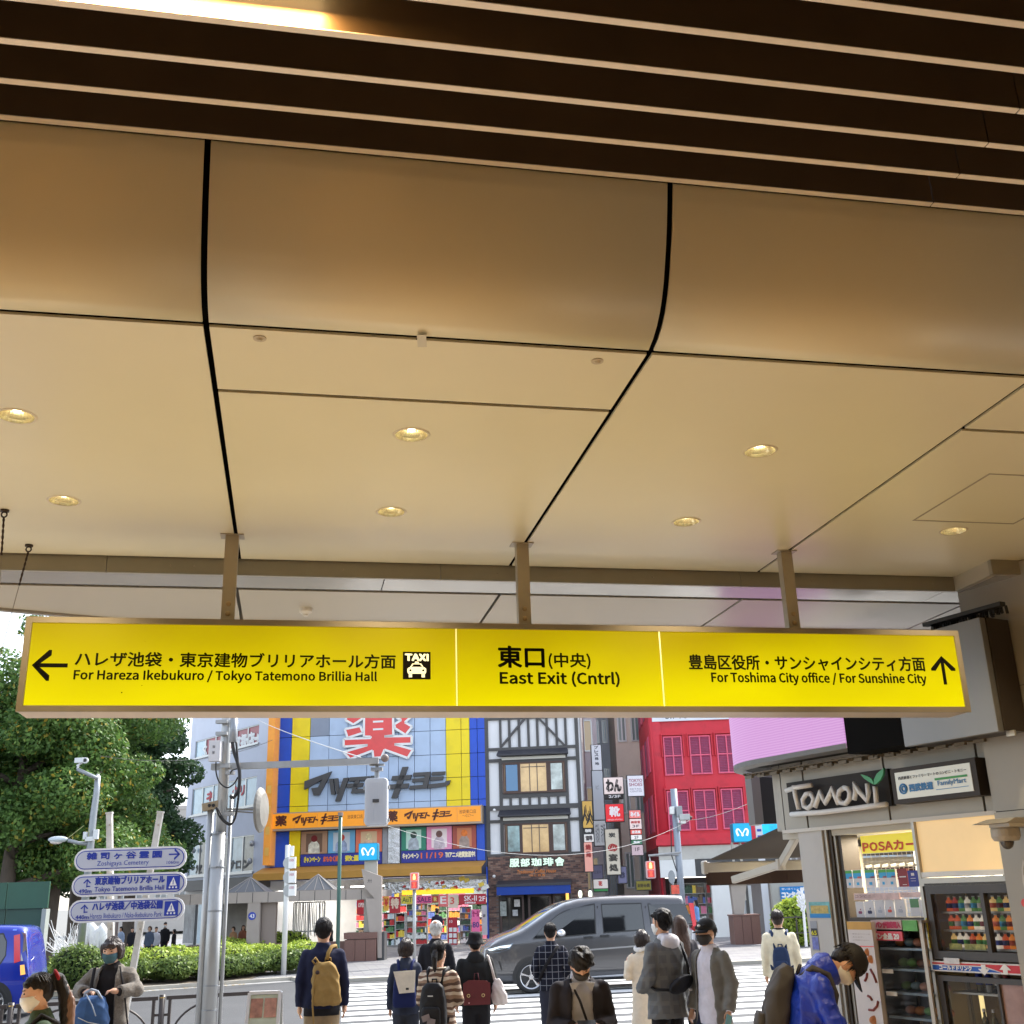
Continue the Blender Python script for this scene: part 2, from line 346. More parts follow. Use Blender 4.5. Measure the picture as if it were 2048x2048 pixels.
for (x, y, x2, y2, lab) in ((9, 962, -4, 1160, 'steel cable on a dark eye bolt at the left edge of the ceiling'), (55, 1028, 16, 1180, 'steel cable hanging from the dark eye bolt beside the left downlight')):
 c = atZ(x/K, y/K, ZC); e = Vector(c); t = thing('hanging_cable', c, lab, 'cable')
 D = c.dot(CF)
 dn = atD(x2/K, y2/K, c.dot(E1)+.15, A0)
 b = MB(); b.tube([c, c+Vector((0, 0, -.012))], .026, 12)
 b.tube([c+CR*.017*cos(a)+Vector((0, 0, -.03+.017*sin(a))) for a in [2*pi*i/14 for i in range(15)]], .005, 6)
 b.build('eye_bolt', IRON, t, smooth=True)
 d = (dn-c-Vector((0, 0, -.05))); L = d.length; d.normalize(); p0 = c+Vector((0, 0, -.045))
 b = MB(); pts = [p0+d*.01*i for i in range(24)]
 b.tube(pts, [.004+.004*abs(sin(i*.9)) for i in range(24)], 6); b.build('turnbuckle', IRON, t, smooth=True)
 MB().tube([p0+d*.2, p0+d*(L+.4)], .0025, 5).build('wire', CABLE, t)
# ------------------------------------------------------------------ the yellow sign
SG = Fr(CN.p(0, 7.0, 0), A0)          # n towards the camera
sign = thing('direction_sign', CN.p(1.5, 7.15, 3.03), 'long backlit yellow station direction sign hanging from three posts', 'sign')
FRM = mat('sign_frame_bronze', (.27, .235, .18), .42, .3, .5, var=(3, .06))
FRB = mat('sign_case_underside', (.50, .42, .34), .45, .3, var=(3, .05))
u0, u1, v0, v1 = -1.625, 4.62, 3.032, 3.61
ft = .037; D = -.28
b = MB()
b.box(SG, u0, u1, -.02, 0, v0, v0+ft); b.box(SG, u0, u1, -.02, 0, v1-ft, v1)
b.box(SG, u0, u0+ft, -.02, 0, v0+ft, v1-ft); b.box(SG, u1-ft, u1, -.02, 0, v0+ft, v1-ft); b.build('frame', FRM, sign)
MB().box(SG, u0+.004, u1-.004, D, -.021, v0+.004, v1-.004).build('case', FRB, sign)
def yellow():
 m = bpy.data.materials.new('backlit_yellow'); m.use_nodes = True; t = m.node_tree; p = t.nodes['Principled BSDF']
 p.inputs['Base Color'].default_value = (.75, .6, .0, 1); p.inputs['Roughness'].default_value = .3
 co = t.nodes.new('ShaderNodeTexCoord'); sp_ = t.nodes.new('ShaderNodeSeparateXYZ'); t.links.new(co.outputs['Object'], sp_.inputs[0])
 mr = t.nodes.new('ShaderNodeMapRange'); mr.inputs[1].default_value = 0.05; mr.inputs[2].default_value = .55; mr.inputs[3].default_value = 1.0; mr.inputs[4].default_value = .0
 t.links.new(sp_.outputs[2], mr.inputs[0])
 n = t.nodes.new('ShaderNodeTexNoise'); n.inputs['Scale'].default_value = 1.1; n.inputs['Detail'].default_value = 1.5
 mp = t.nodes.new('ShaderNodeMapping'); mp.inputs['Scale'].default_value = (1, 1, 1.6); t.links.new(co.outputs['Object'], mp.inputs[0]); t.links.new(mp.outputs[0], n.inputs['Vector'])
 ad = t.nodes.new('ShaderNodeMath'); ad.operation = 'MULTIPLY_ADD'; ad.inputs[1].default_value = .9; ad.inputs[2].default_value = -.45; t.links.new(n.outputs['Fac'], ad.inputs[0])
 a2 = t.nodes.new('ShaderNodeMath'); t.links.new(mr.outputs[0], a2.inputs[0]); t.links.new(ad.outputs[0], a2.inputs[1])
 rp = t.nodes.new('ShaderNodeValToRGB'); e = rp.color_ramp.elements
 e[0].color = (*srgb(182, 156, 0), 1); e[1].color = (*srgb(243, 226, 0), 1)
 t.links.new(a2.outputs[0], rp.inputs[0]); t.links.new(rp.outputs[0], p.inputs['Emission Color']); p.inputs['Emission Strength'].default_value = 1.0*2**-EXP
 p.inputs['Base Color'].default_value = (.04, .032, 0, 1)
 return m
YEL = yellow()
dv = [u0+ft+.001, 1.01, 2.391, u1-ft-.001]
for i in range(3): MB().box(SG, dv[i]+.002, dv[i+1]-.002, -.018, -.006, v0+ft+.001, v1-ft-.001).build('light_panel', YEL, sign)
DIV = mat('divider_cream', (.8, .75, .4), .4, emit=((1, .92, .4), .5))
for u in dv[1:3]: MB().box(SG, u-.004, u+.004, -.006, -.002, v0+ft+.001, v1-ft-.001).build('divider', DIV, sign)
INK = mat('sign_ink', (.003, .0025, .001), .8, spec=.1)
zs1 = zc(0, 1200, 1.932); zs2 = zc(1000, 1200, 1.8435)
def srect(z, x0, y0, x1, y1): a = z(x0, y0); b = z(x1, y1); return SG.rect(a[0], a[1], b[0], b[1])
def st(z, x0, y0, x1, y1, s, bold): text(s, SG, srect(z, x0, y0, x1, y1), -.005, INK, sign, bold=bold)
def sline(z, x0, yt0, yb0, x1, yt1, yb1, s, bold):
 """text between two end heights given in zoomed pixels"""
 a = SG.at(*z(x0, yt0)); b_ = SG.at(*z(x0, yb0)); c = SG.at(*z(x1, yt1)); d = SG.at(*z(x1, yb1))
 text(s, SG, ((a[0]+b_[0])/2, (c[0]+d[0])/2, (b_[1]+d[1])/2, (a[1]+c[1])/2), -.005, INK, sign, bold=bold, font=1)
sline(zs1, 291, 203, 258, 1528, 206, 262, 'ハレザ池袋・東京建物ブリリアホール方面', .010)
sline(zs1, 285, 274, 316, 1456, 272, 323, 'For Hareza Ikebukuro / Tokyo Tatemono Brillia Hall', .013)
z3 = zc(960, 1200, 1.9)
sline(zs2, -6, 170, 248, 162, 172, 248, '東口', .014)
sline(zs2, 180, 196, 254, 333, 196, 254, '(中央)', .010)
sline(zs2, 1, 266, 318, 440, 262, 320, 'East Exit (Cntrl)', .014)
sline(zs2, 697, 203, 256, 1566, 208, 262, '豊島区役所・サンシャインシティ方面', .010)
sline(zs2, 781, 268, 312, 1572, 268, 316, 'For Toshima City office / For Sunshine City', .013)
def arrow(cu, cv, s, rot, par, fr=SG, n0=-.006, n1=-.003, m=None):
 w = .13*s; b = MB()
 def T(pts): return [(cu+(x*cos(rot)-y*sin(rot))*s, cv+(x*sin(rot)+y*cos(rot))*s) for x, y in pts]
 b.poly(fr, T([(-.5, -.06), (.42, -.06), (.42, .06), (-.5, .06)]), n0, n1)
 b.poly(fr, T([(.5, 0), (.34, 0), (-.02, .30), (-.02, .46), (.06, .46), ]), n0, n1)
 b.poly(fr, T([(.5, 0), (.06, -.46), (-.02, -.46), (-.02, -.30), (.34, 0)]), n0, n1)
 return b.build('arrow', m or INK, par)
a = srect(zs1, 122, 198, 261, 306); arrow((a[0]+a[1])/2, (a[2]+a[3])/2, (a[1]-a[0]), pi, sign)
a = srect(zs2, 1595, 206, 1677, 311); arrow((a[0]+a[1])/2, (a[2]+a[3])/2, (a[3]-a[2]), pi/2, sign)
a = srect(zs1, 1557, 200, 1664, 306); U0, U1, V0, V1 = a
tb = MB().box(SG, U0, U1, -.006, -.003, V0, V1).build('taxi_pictogram', INK, sign)
ww = U1-U0; TW = mat('pictogram_cream', (.7, .68, .4), .4, emit=((1, .95, .62), .75))
text('TAXI', SG, (U0+.09*ww, U1-.09*ww, V1-.32*ww, V1-.09*ww), -.003, TW, tb, bold=.03, font=1)
b = MB(); P = lambda *q: [(U0+x*ww, V0+y*ww) for x, y in q]
b.poly(SG, P((.19, .2), (.81, .2), (.84, .26), (.84, .38), (.78, .43), (.22, .43), (.16, .38), (.16, .26)), -.003, -.001)
b.poly(SG, P((.25, .435), (.75, .435), (.66, .57), (.34, .57)), -.003, -.001)
b.poly(SG, P((.42, .58), (.58, .58), (.56, .64), (.44, .64)), -.003, -.001)
b.poly(SG, P((.21, .07), (.33, .07), (.33, .19), (.21, .19)), -.003, -.001); b.poly(SG, P((.67, .07), (.79, .07), (.79, .19), (.67, .19)), -.003, -.001)
b.build('taxi_symbol', TW, tb)
b = MB(); b.poly(SG, P((.31, .45), (.69, .45), (.62, .54), (.38, .54)), -.001, 0); b.disc(SG, U0+.27*ww, V0+.32*ww, .04*ww, -.001, 0, 10); b.disc(SG, U0+.73*ww, V0+.32*ww, .04*ww, -.001, 0, 10); b.build('taxi_symbol', INK, tb)
HG = mat('hanger_bronze', (.40, .365, .29), .45, .2, var=(4, .06)); BOLT = mat('bolt_bronze', (.45, .36, .24), .3, .8)
for uc in (-.443, 1.49, 3.42):
 h = MB().box(SG, uc-.042, uc+.042, -.16, -.09, v1, ZC-.006).build('hanger', HG, sign)
 MB().box(SG, uc-.075, uc+.075, -.18, -.07, ZC-.006, ZC-.001).build('hanger_plate', HG, h)
 for dz in (.06, .125):
  c = SG.p(uc, -.088, v1+dz); MB().tube([c, c+SG.N*.006, c+SG.N*.009], [.017, .015, .006], 10).build('bolt', BOLT, h)
 for du in (-.16, .16):
  c = SG.p(uc+du, -.12, v1+.005); MB().ell(c, .012, .012, .01, 8, 5).build('cap_nut', BOLT, sign)
b = MB()
for x, y, r in ((470, 357, .004), (548, 330, .0025), (1092, 424, .005), (390, 428, .004), (560, 160, .001), (900, 90, .002)):
 q = SG.at(*zs1(x, y)); b.disc(SG, q[0], q[1], r, -.0055, -.004, 8)
b.build('dirt_speck', INK, sign)
# ------------------------------------------------------------------ ground, road, crosswalk, pavements
def sheet(name, pts, z, m, kind='structure'):
 b = MB().add([(x, y, z) for x, y in pts], [tuple(range(len(pts)))]); return tag(b.build(name, m, fix=False), kind=kind)
ASPH = mat('asphalt', (.055, .057, .06), .8, var=(1.2, .14), bump=(140, .35, .01), dirt=(.35, .5, (.08, .08, .08)))
def pavemat():
 m = mat('pavement_blocks', (.32, .31, .31), .55, bump=(50, .1, .01)); t = m.node_tree; b = t.nodes['Principled BSDF']
 co = t.nodes.new('ShaderNodeTexCoord'); mp = t.nodes.new('ShaderNodeMapping'); mp.inputs['Rotation'].default_value = (0, 0, -A0)
 br = t.nodes.new('ShaderNodeTexBrick'); br.inputs['Scale'].default_value = 1.0; br.inputs['Mortar Size'].default_value = .012
 br.inputs['Brick Width'].default_value = .6; br.inputs['Row Height'].default_value = .3
 br.inputs['Color1'].default_value = (.26, .255, .25, 1); br.inputs['Color2'].default_value = (.15, .15, .165, 1); br.inputs['Mortar'].default_value = (.09, .09, .09, 1)
 t.links.new(co.outputs['Object'], mp.inputs[0]); t.links.new(mp.outputs[0], br.inputs[0]); t.links.new(br.outputs[0], b.inputs['Base Color'])
 return m
PAVE = pavemat()
FLOOR = mat('station_floor_tile', (.62, .54, .42), .45, var=(1.1, .07))
RZ = -.08
P2 = lambda u, n: tuple(CN.p(u, n, 0))[:2]
sheet('ground', [(-900, -300), (900, -300), (900, 2500), (-900, 2500)], -.2, mat('ground_grey', (.16, .16, .15), .9, var=(.2, .1)))
sheet('concourse_floor', [P2(-14, -16), P2(14, -16), P2(14, 9.2), P2(-14, 9.2)], .004, FLOOR)
sheet('near_pavement', [P2(-60, -20), P2(60, -20), P2(60, 15.7), P2(-60, 15.7)], 0, PAVE)
sheet('road', [P2(-150, 15.8), P2(150, 15.8), P2(150, 60), P2(-150, 60)], RZ, ASPH)
FK = 31.45
kf = atZ(600, 1961, RZ)
hp = [atZ(x, y, RZ) for x, y in ((-60, 2006), (60, 1998), (119, 1991), (250, 1983), (380, 1974), (500, 1966), (585, 1960.5))]
far = [tuple(p)[:2] for p in hp] + [P2(.75, FK), P2(60, FK), P2(60, 75), P2(-60, 75), P2(-60, 24)]
FPAVE = sheet('far_pavement', far, 0, PAVE)
KERB = mat('kerb_concrete', (.42, .39, .33), .8, var=(2, .12), bump=(40, .2, .01))
def kerb(pts, label, m=KERB, w=.18):
 b = MB()
 for p, q in zip(pts[:-1], pts[1:]):
  p = Vector((p[0], p[1], -.075)); q = Vector((q[0], q[1], -.075)); b.bar(p, q+(q-p).normalized()*.01, w, .17)
 return tag(b.build('kerb', m), kind='structure')
kerb([P2(-60, 15.75), P2(60, 15.75)], 'near'); kerb([tuple(p) for p in hp], 'far'); kerb([tuple(hp[-1])[:2], P2(.75, FK), P2(60, FK)], 'far')
tag(MB().box(CN, .8, 60, FK+.1, FK+.55, 0, .006).build('tactile_strip', mat('tactile_beige', (.50, .45, .36), .7, var=(5, .15), bump=(30, .3, .01))), kind='structure')
gut = MB()
for p, q in zip(hp[:-1], hp[1:]):
 d = (q-p).normalized(); s_ = Vector((d.y, -d.x, 0)); a = .55
 gut.add([p+s_*.09+Vector((0, 0, .004)), q+s_*.09+Vector((0, 0, .004)), q+s_*a+Vector((0, 0, .004)), p+s_*a+Vector((0, 0, .004))], [(0, 1, 2, 3)])
tag(gut.build('gutter', mat('gutter_concrete', (.30, .30, .29), .7, var=(2, .1)), fix=False), kind='structure')
ea, eb = atZ(731, 2044.1, RZ).dot(E1), atZ(731, 1966.7, RZ).dot(E1); pit = (eb-ea)/9
ZEB = mat('road_paint_white', (.74, .74, .72), .6, var=(9, .06), dirt=(7, .5, (.45, .45, .45)))
uz = atZ(682, 2040, RZ).dot(E2); uz2 = atZ(684, 1978, RZ).dot(E2); e_a, e_b = atZ(682, 2040, RZ).dot(E1), atZ(684, 1978, RZ).dot(E1)
cw = thing('crosswalk', CN.p(7, 24, RZ), 'white zebra crossing stripes running across the road in front of the waiting people', 'crosswalk')
k = -4
while True:
 n0 = ea+pit*k+pit*.23; n1 = n0+pit*.56
 if n1 > FK-.35: break
 uu = lambda n: uz+(uz2-uz)*(n-e_a)/(e_b-e_a)
 MB().add([CN.p(uu(n0), n0, RZ+.005), CN.p(15, n0, RZ+.005), CN.p(15, n1, RZ+.005), CN.p(uu(n1), n1, RZ+.005)]+[CN.p(uu(n0), n0, RZ), CN.p(15, n0, RZ), CN.p(15, n1, RZ), CN.p(uu(n1), n1, RZ)], [(0, 1, 2, 3), (0, 4, 5, 1), (1, 5, 6, 2), (2, 6, 7, 3), (3, 7, 4, 0)]).build('stripe', ZEB, cw)
 k += 1
BWALL = mat('concourse_wall', (.36, .29, .20), .6, var=(.8, .05))
for u_ in (-14.2, 14):
 tag(MB().box(CN, u_, u_+.2, -16, 4.3, 0, 5.35).build('wall_side', BWALL), kind='structure')
tag(MB().box(CN, -14, 14, -16.4, -16, 0, 5.34).build('wall_back', BWALL), kind='structure')
# ------------------------------------------------------------------ far side of the street
GLASS = mat('window_glass', (.05, .06, .07), .06, .0, .8, coat=.3)
GLASSB = mat('window_glass_blue', (.10, .20, .25), .08, .0, .8)
CURT = mat('curtain_cream', (.62, .56, .42), .8, var=(6, .1), wave=(9, .4, 'X'))
ALU = mat('aluminium', (.45, .46, .47), .35, .7, var=(3, .05))
WHITE = mat('white_paint', (.78, .78, .76), .5, var=(1.2, .05))
DKGREY = mat('dark_grey', (.06, .06, .062), .5, var=(3, .1))
def solid(name, fr, u0, u1, depth, v0, v1, m, par, n=0.):
 return MB().box(fr, u0, u1, n-depth, n, v0, v1).build(name, m, par)
def frwin(fr, u0, u1, v0, v1, par, fm, gm=GLASS, t=.06, n=.03, mull=(), rails=(), name='window'):
 """recess-style window: pane, frame bars proud of it, mullions and rails"""
 b = MB()
 b.box(fr, u0, u1, 0.0, n+.03, v0, v0+t).box(fr, u0, u1, 0.0, n+.03, v1-t, v1).box(fr, u0, u0+t, 0.0, n+.03, v0+t, v1-t).box(fr, u1-t, u1, 0.0, n+.03, v0+t, v1-t)
 for q in mull: b.box(fr, u0+(u1-u0)*q-t/2, u0+(u1-u0)*q+t/2, .0, n+.02, v0+t, v1-t)
 for q in rails: b.box(fr, u0+t, u1-t, .0, n+.015, v0+(v1-v0)*q-t/3, v0+(v1-v0)*q+t/3)
 o = b.build(name, fm, par)
 MB().box(fr, u0+t, u1-t, .0, .012, v0+t, v1-t).build('pane', gm, o)
 return o
# ---- drugstore with blue, yellow and pale blue panel front
dO = atZ(850, 1890, 0); DF = Fr(dO, R(-6.5))
zd = zc(540, 1420, 4.39); zs = zc(640, 1640, 5.367)
def dr(x0, y0, x1, y1, z=zd, n=0): a = z(x0, y0); b = z(x1, y1); return DF.rect(a[0], a[1], b[0], b[1], n)
drug = thing('drugstore_building', DF.p(0, -3, 0), 'drugstore building clad in blue, yellow and pale blue panels with a big red sign character', 'building')
BLUE = mat('panel_blue', srgb(38, 84, 200), .4, spec=.4, var=(1.1, .10), dirt=(1.5, .25, srgb(60, 70, 110)))
YELP = mat('panel_yellow', srgb(246, 218, 24), .4, spec=.4, var=(1.1, .06), dirt=(1.5, .25, srgb(150, 130, 50)))
PALE = mat('panel_pale_blue', srgb(182, 200, 226), .4, spec=.4, var=(1.1, .05), dirt=(1.2, .25, srgb(120, 130, 150)))
xs = [0, 190, 350, 505, 680, 845, 1045, 1130, 1265, 1405, 1545, 1755, 1890]
U = [DF.at(*zd(x, 420))[0] for x in [30, 185, 347, 515, 680, 850, 1043, 1128, 1268, 1406, 1545, 1680, 1755, 1822, 1890]]
Vr = [DF.at(*zd(950, y))[1] for y in (880, 818, 620, 415, 205, 0, -205, -410)]
uL, uR = DF.at(*zd(0, 1200))[0], U[-1]
vtop = Vr[-1]+.2
solid('wall', DF, uL, uR-.02, 9, DF.at(*zs(1200, 600))[1]-.0, vtop+.3, mat('wall_core', (.10, .12, .2), .7), drug, n=-.12)
MB().box(DF, uL, uR-.02, -9.1, -.02, vtop+.3, vtop+.45).build('parapet', ALU, drug)
cols = [BLUE, YELP, PALE, PALE, PALE, PALE, PALE, PALE, PALE, PALE, YELP, YELP, BLUE, BLUE]
vlow = DF.at(*zd(950, 880))[1]
for i in range(14):
 for j in range(len(Vr)-1):
  m = cols[i]
  if i == 2 and j == 4: m = mat('panel_grey_patch', srgb(140, 148, 165), .5, var=(2, .05))
  MB().box(DF, U[i]+.012, U[i+1]-.012, -.1, -.0 - random.random()*.012, Vr[j]+.012, Vr[j+1]-.012).build('panel', m, drug)
RED = mat('sign_red', srgb(225, 62, 62), .3, spec=.6, var=(1.6, .10)); WHT = mat('sign_white', (.82, .82, .82), .4)
GL = [[(835, -90), (1085, -95), (1090, 228), (1012, 236), (1250, 232), (1250, 300), (1100, 305), (1262, 350), (1215, 425), (1012, 352), (985, 420), (915, 425), (908, 360), (710, 435), (655, 372), (865, 312), (655, 325), (655, 258), (895, 250), (890, 238), (832, 238)],
 [(665, 172), (800, 145), (825, 205), (690, 248)], [(670, 92), (720, -30), (818, -35), (820, 80), (740, 132)], [(1098, 130), (1160, 92), (1115, 72), (1120, -40), (1235, -35), (1240, 70), (1190, 112), (1255, 150), (1197, 222), (1104, 165)]]
for P in GL:
 q = [DF.at(*zd(x, y)) for x, y in P]; g = MB().poly(DF, q, .12, .17).build('sign_character', RED, drug)
 b = MB(); [b.bar(DF.p(q[i][0], .13, q[i][1]), DF.p(q[(i+1) % len(q)][0], .13, q[(i+1) % len(q)][1]), .10, .085, up=DF.N) for i in range(len(q))]; b.build('sign_outline', WHT, g)
for y in (98, 165):
 r_ = dr(912, y, 1002, y+16); MB().box(DF, r_[0], r_[1], .171, .175, r_[2], r_[3]).build('sign_outline', WHT, drug)
LOGO = [[(310, 612), (550, 522), (445, 748), (395, 748), (372, 680), (432, 672), (468, 598), (310, 692)],
 [(527, 594), (563, 592), (585, 742), (550, 744)], [(570, 592), (606, 590), (622, 735), (596, 740)], [(655, 590), (703, 586), (632, 808), (585, 810)],
 [(712, 585), (885, 577), (872, 612), (703, 620)], [(692, 645), (832, 640), (822, 675), (682, 682)], [(760, 612), (800, 610), (770, 698), (850, 697), (838, 735), (722, 737)],
 [(895, 575), (935, 573), (880, 740), (842, 742)], [(925, 630), (1000, 655), (985, 690), (912, 668)],
 [(1172, 498), (1222, 496), (1128, 790), (1076, 792)], [(1085, 582), (1252, 575), (1240, 618), (1075, 625)], [(1062, 662), (1230, 655), (1218, 700), (1052, 705)],
 [(1270, 555), (1420, 550), (1388, 705), (1228, 712), (1238, 678), (1350, 672), (1357, 640), (1255, 645), (1262, 612), (1365, 607), (1370, 585), (1262, 590)],
 [(1432, 553), (1545, 550), (1538, 580), (1425, 583)], [(1420, 600), (1530, 597), (1522, 630), (1412, 633)], [(1400, 668), (1540, 655), (1548, 640), (1590, 635), (1578, 672), (1550, 690), (1395, 708)]]
def logo(fr, rc, n0, n1, m, par, name='logo_character'):
 for P in LOGO:
  pts = [(rc[0]+(x-310)/1280*(rc[1]-rc[0]), rc[3]-(y-496+(x-950)*.02)/314*(rc[3]-rc[2])) for x, y in P]
  MB().poly(fr, pts, n0, n1).build(name, m, par)
CHAR = mat('logo_charcoal', (.07, .065, .065), .5)
a = DF.at(*zd(310, 650)); b_ = DF.at(*zd(1590, 650)); c1 = DF.at(*zd(1200, 496)); c2 = DF.at(*zd(600, 810))
logo(DF, (a[0], b_[0], c2[1], c1[1]), .02, .16, CHAR, drug)
ORG = mat('orange_lightbox', srgb(235, 150, 35), .4, emit=(srgb(240, 150, 30), .35), var=(1.5, .08))
rb = dr(5, 915, 1862, 1030, n=.5); rb2 = dr(1862, 835, 1866, 985, n=.5)
uo0, uo1 = rb[0], rb[1]; vo0, vo1 = DF.at(*zd(950, 1010), .5)[1], DF.at(*zd(950, 868), .5)[1]
bx = MB().box(DF, uo0, uo1, .0, .49, vo0-.09, vo1).build('orange_sign_band', mat('band_case', (.42, .33, .24), .5, .2), drug)
wN = 9
for i in range(wN):
 q0 = uo0+.05+(uo1-uo0-.1)*i/wN; q1 = uo0+.05+(uo1-uo0-.1)*(i+1)/wN
 MB().box(DF, q0+.006, q1-.006, .49, .505, vo0+.0, vo1-.05).build('light_panel', ORG, bx)
BRN = mat('band_brown', srgb(85, 35, 20), .5)
def ob(x0, x1, f0, f1): # rectangle on the band by zoom x, height fractions
 return (DF.at(*zd(x0, 950), .5)[0], DF.at(*zd(x1, 950), .5)[0], vo0+(vo1-vo0)*f0, vo0+(vo1-vo0)*f1)
text('薬', DF, ob(52, 145, .18, .8), .506, BRN, bx, bold=.02); text('薬', DF, ob(1035, 1118, .18, .82), .506, BRN, bx, bold=.02)
logo(DF, ob(200, 620, .12, .86), .507, .52, BRN, bx, 'band_logo_character'); logo(DF, ob(1180, 1600, .12, .86), .507, .52, BRN, bx, 'band_logo_character')
text('池袋東口店', DF, ob(680, 815, .45, .70), .506, BRN, bx); text('池袋東口店', DF, ob(1660, 1812, .5, .74), .506, BRN, bx); text('〜017〜', DF, ob(1690, 1790, .28, .45), .506, BRN, bx)
v1_, v0_ = vo0-.10, DF.at(*zd(950, 1350))[1]
def lowp(x0, x1, m, nm='panel'): MB().box(DF, DF.at(*zd(x0, 1200))[0]+.01, DF.at(*zd(x1, 1200))[0]-.01, -.1, -.0, v0_, v1_).build(nm, m, drug)
lowp(0, 165, BLUE); lowp(165, 265, YELP); lowp(985, 1035, mat('pier_grey', (.3, .3, .33), .5, var=(3, .1))); lowp(1035, 1140, mat('metal_foil', (.42, .42, .46), .25, .8, bump=(5, .5))); lowp(1815, 1888, BLUE)
pc = [(268, 505, (180, 140, 110), (120, 90, 70)), (505, 748, (110, 175, 215), (200, 210, 220)), (748, 985, (225, 120, 90), (225, 190, 150)),
  (1150, 1372, (50, 135, 110), (190, 225, 210)), (1372, 1600, (235, 150, 190), (240, 225, 225)), (1600, 1815, (170, 80, 65), (210, 130, 90))]
pcx = [((120, 20, 20), (225, 215, 195)), ((205, 60, 40), (150, 165, 195)), ((235, 205, 160), (215, 180, 150)), ((50, 75, 65), (170, 180, 190)), ((120, 80, 75), (200, 185, 195)), ((240, 120, 40), (170, 150, 140))]
for (x0, x1, c0, c1), (c2, c3) in zip(pc, pcx):
 ua, ub = DF.at(*zd(x0, 1200))[0]+.02, DF.at(*zd(x1, 1200))[0]-.02; vb = v0_+.52
 ps = MB().box(DF, ua, ub, -.1, -.01, vb, v1_-.03).build('poster', mat('poster_%d' % x0, srgb(*c0), .5, var=(2, .05)), drug)
 um, hw, hh = (ua+ub)/2, (ub-ua)/2, (v1_-.03-vb)
 MB().box(DF, um-hw*.62, um+hw*.62, -.01, -.004, vb+hh*.08, v1_-.03-hh*.1).build('poster_patch', mat('poster_patch_%d' % x0, srgb(*c1), .5), ps)
 b = MB(); b.poly(DF, [(um+hw*x, vb+hh*y) for x, y in ((-.45, .02), (.45, .02), (.4, .4), (.2, .55), (-.2, .55), (-.42, .4))], -.004, .0); b.build('poster_shape', mat('poster_shape_%d' % x0, srgb(*c3), .5, var=(5, .4)), ps)
 MB().disc(DF, um, vb+hh*.67, hh*.15, -.004, .001, 18).build('poster_shape', mat('poster_head_%d' % x0, srgb(*c2), .5, var=(7, .4)), ps)
POSB = mat('poster_band_blue', srgb(48, 55, 150), .5)
CRM = mat('lettering_cream', srgb(245, 235, 200), .5); YLT = mat('lettering_yellow', srgb(240, 220, 70), .5); ORT = mat('lettering_orange', srgb(235, 110, 50), .5)
for x0, x1, ts in ((268, 985, ((300, 440, 'きゃンペーン', YLT), (470, 625, 'まもなく終了', ORT), (660, 960, '数量限定!', YLT))), (1150, 1815, ((1165, 1305, 'キャンペーン', CRM), (1325, 1520, '11/19', ORT), (1540, 1800, 'TVアニメ絶賛放送中!', CRM)))):
 ua, ub = DF.at(*zd(x0, 1200))[0]+.02, DF.at(*zd(x1, 1200))[0]-.02
 o = MB().box(DF, ua, ub, -.1, -.005, v0_, v0_+.5).build('poster_band', POSB, drug)
 for a, b_, s_, m in ts:
  text(s_, DF, (DF.at(*zd(a, 1300))[0], DF.at(*zd(b_, 1300))[0], v0_+.16, v0_+.40), -.004, m, o, bold=.02)
vaw1, vaw0 = v0_-.02, DF.at(*zs(1200, 600), 0)[1]
TAN = mat('awning_ochre', srgb(190, 140, 62), .75, var=(2, .10), bump=(3, .2, .03), dirt=(2, .3, srgb(150, 110, 60)))
ua, ub = DF.at(*zd(-60, 1380))[0], DF.at(*zd(1895, 1380))[0]
b = MB(); P = [DF.p(ua, .0, vaw1), DF.p(ub, .0, vaw1), DF.p(ub+.0, 1.3, vaw0+.30), DF.p(ua, 1.3, vaw0+.30)]
b.add(P+[p-Vector((0, 0, .04)) for p in P], [(0, 1, 2, 3), (7, 6, 5, 4), (0, 4, 5, 1), (3, 2, 6, 7), (0, 3, 7, 4), (1, 5, 6, 2)])
b.box(DF, ua, ub, 1.28, 1.32, vaw0+.02, vaw0+.30)
b.build('awning', TAN, drug)
gl0, gl1 = DF.at(*zd(-60, 1380))[0], DF.at(*zs(1735, 900))[0]
vg = vaw0
SHOPI = mat('shop_interior', (.5, .5, .42), .7, var=(3, .3));
MB().box(DF, gl0, gl1, -4.2, -4.1, 0, vg).build('shop_back_wall', SHOPI, drug)
MB().box(DF, gl0, gl1, -4.1, -.15, -.08, .02).build('shop_floor', mat('shop_floor', (.4, .38, .34), .4), drug)
lm = MB()
for i in range(6): q = gl0+.6+(gl1-gl0-1)*i/6; lm.box(DF, q, q+1.1, -2.0, -1.8, vg-.35, vg-.3)
lm.build('ceiling_lamp', mat('shop_lamp', (.8, .8, .8), .4, emit=((1, .97, .88), 9)), drug)
rnd = random.Random(3)
GC = [mat('goods_%d' % i, srgb(*c), .5) for i, c in enumerate(((200, 60, 60), (235, 205, 80), (240, 240, 235), (90, 140, 90), (90, 110, 180), (225, 130, 160), (235, 150, 60), (120, 100, 80), (60, 90, 70), (200, 215, 220)))]
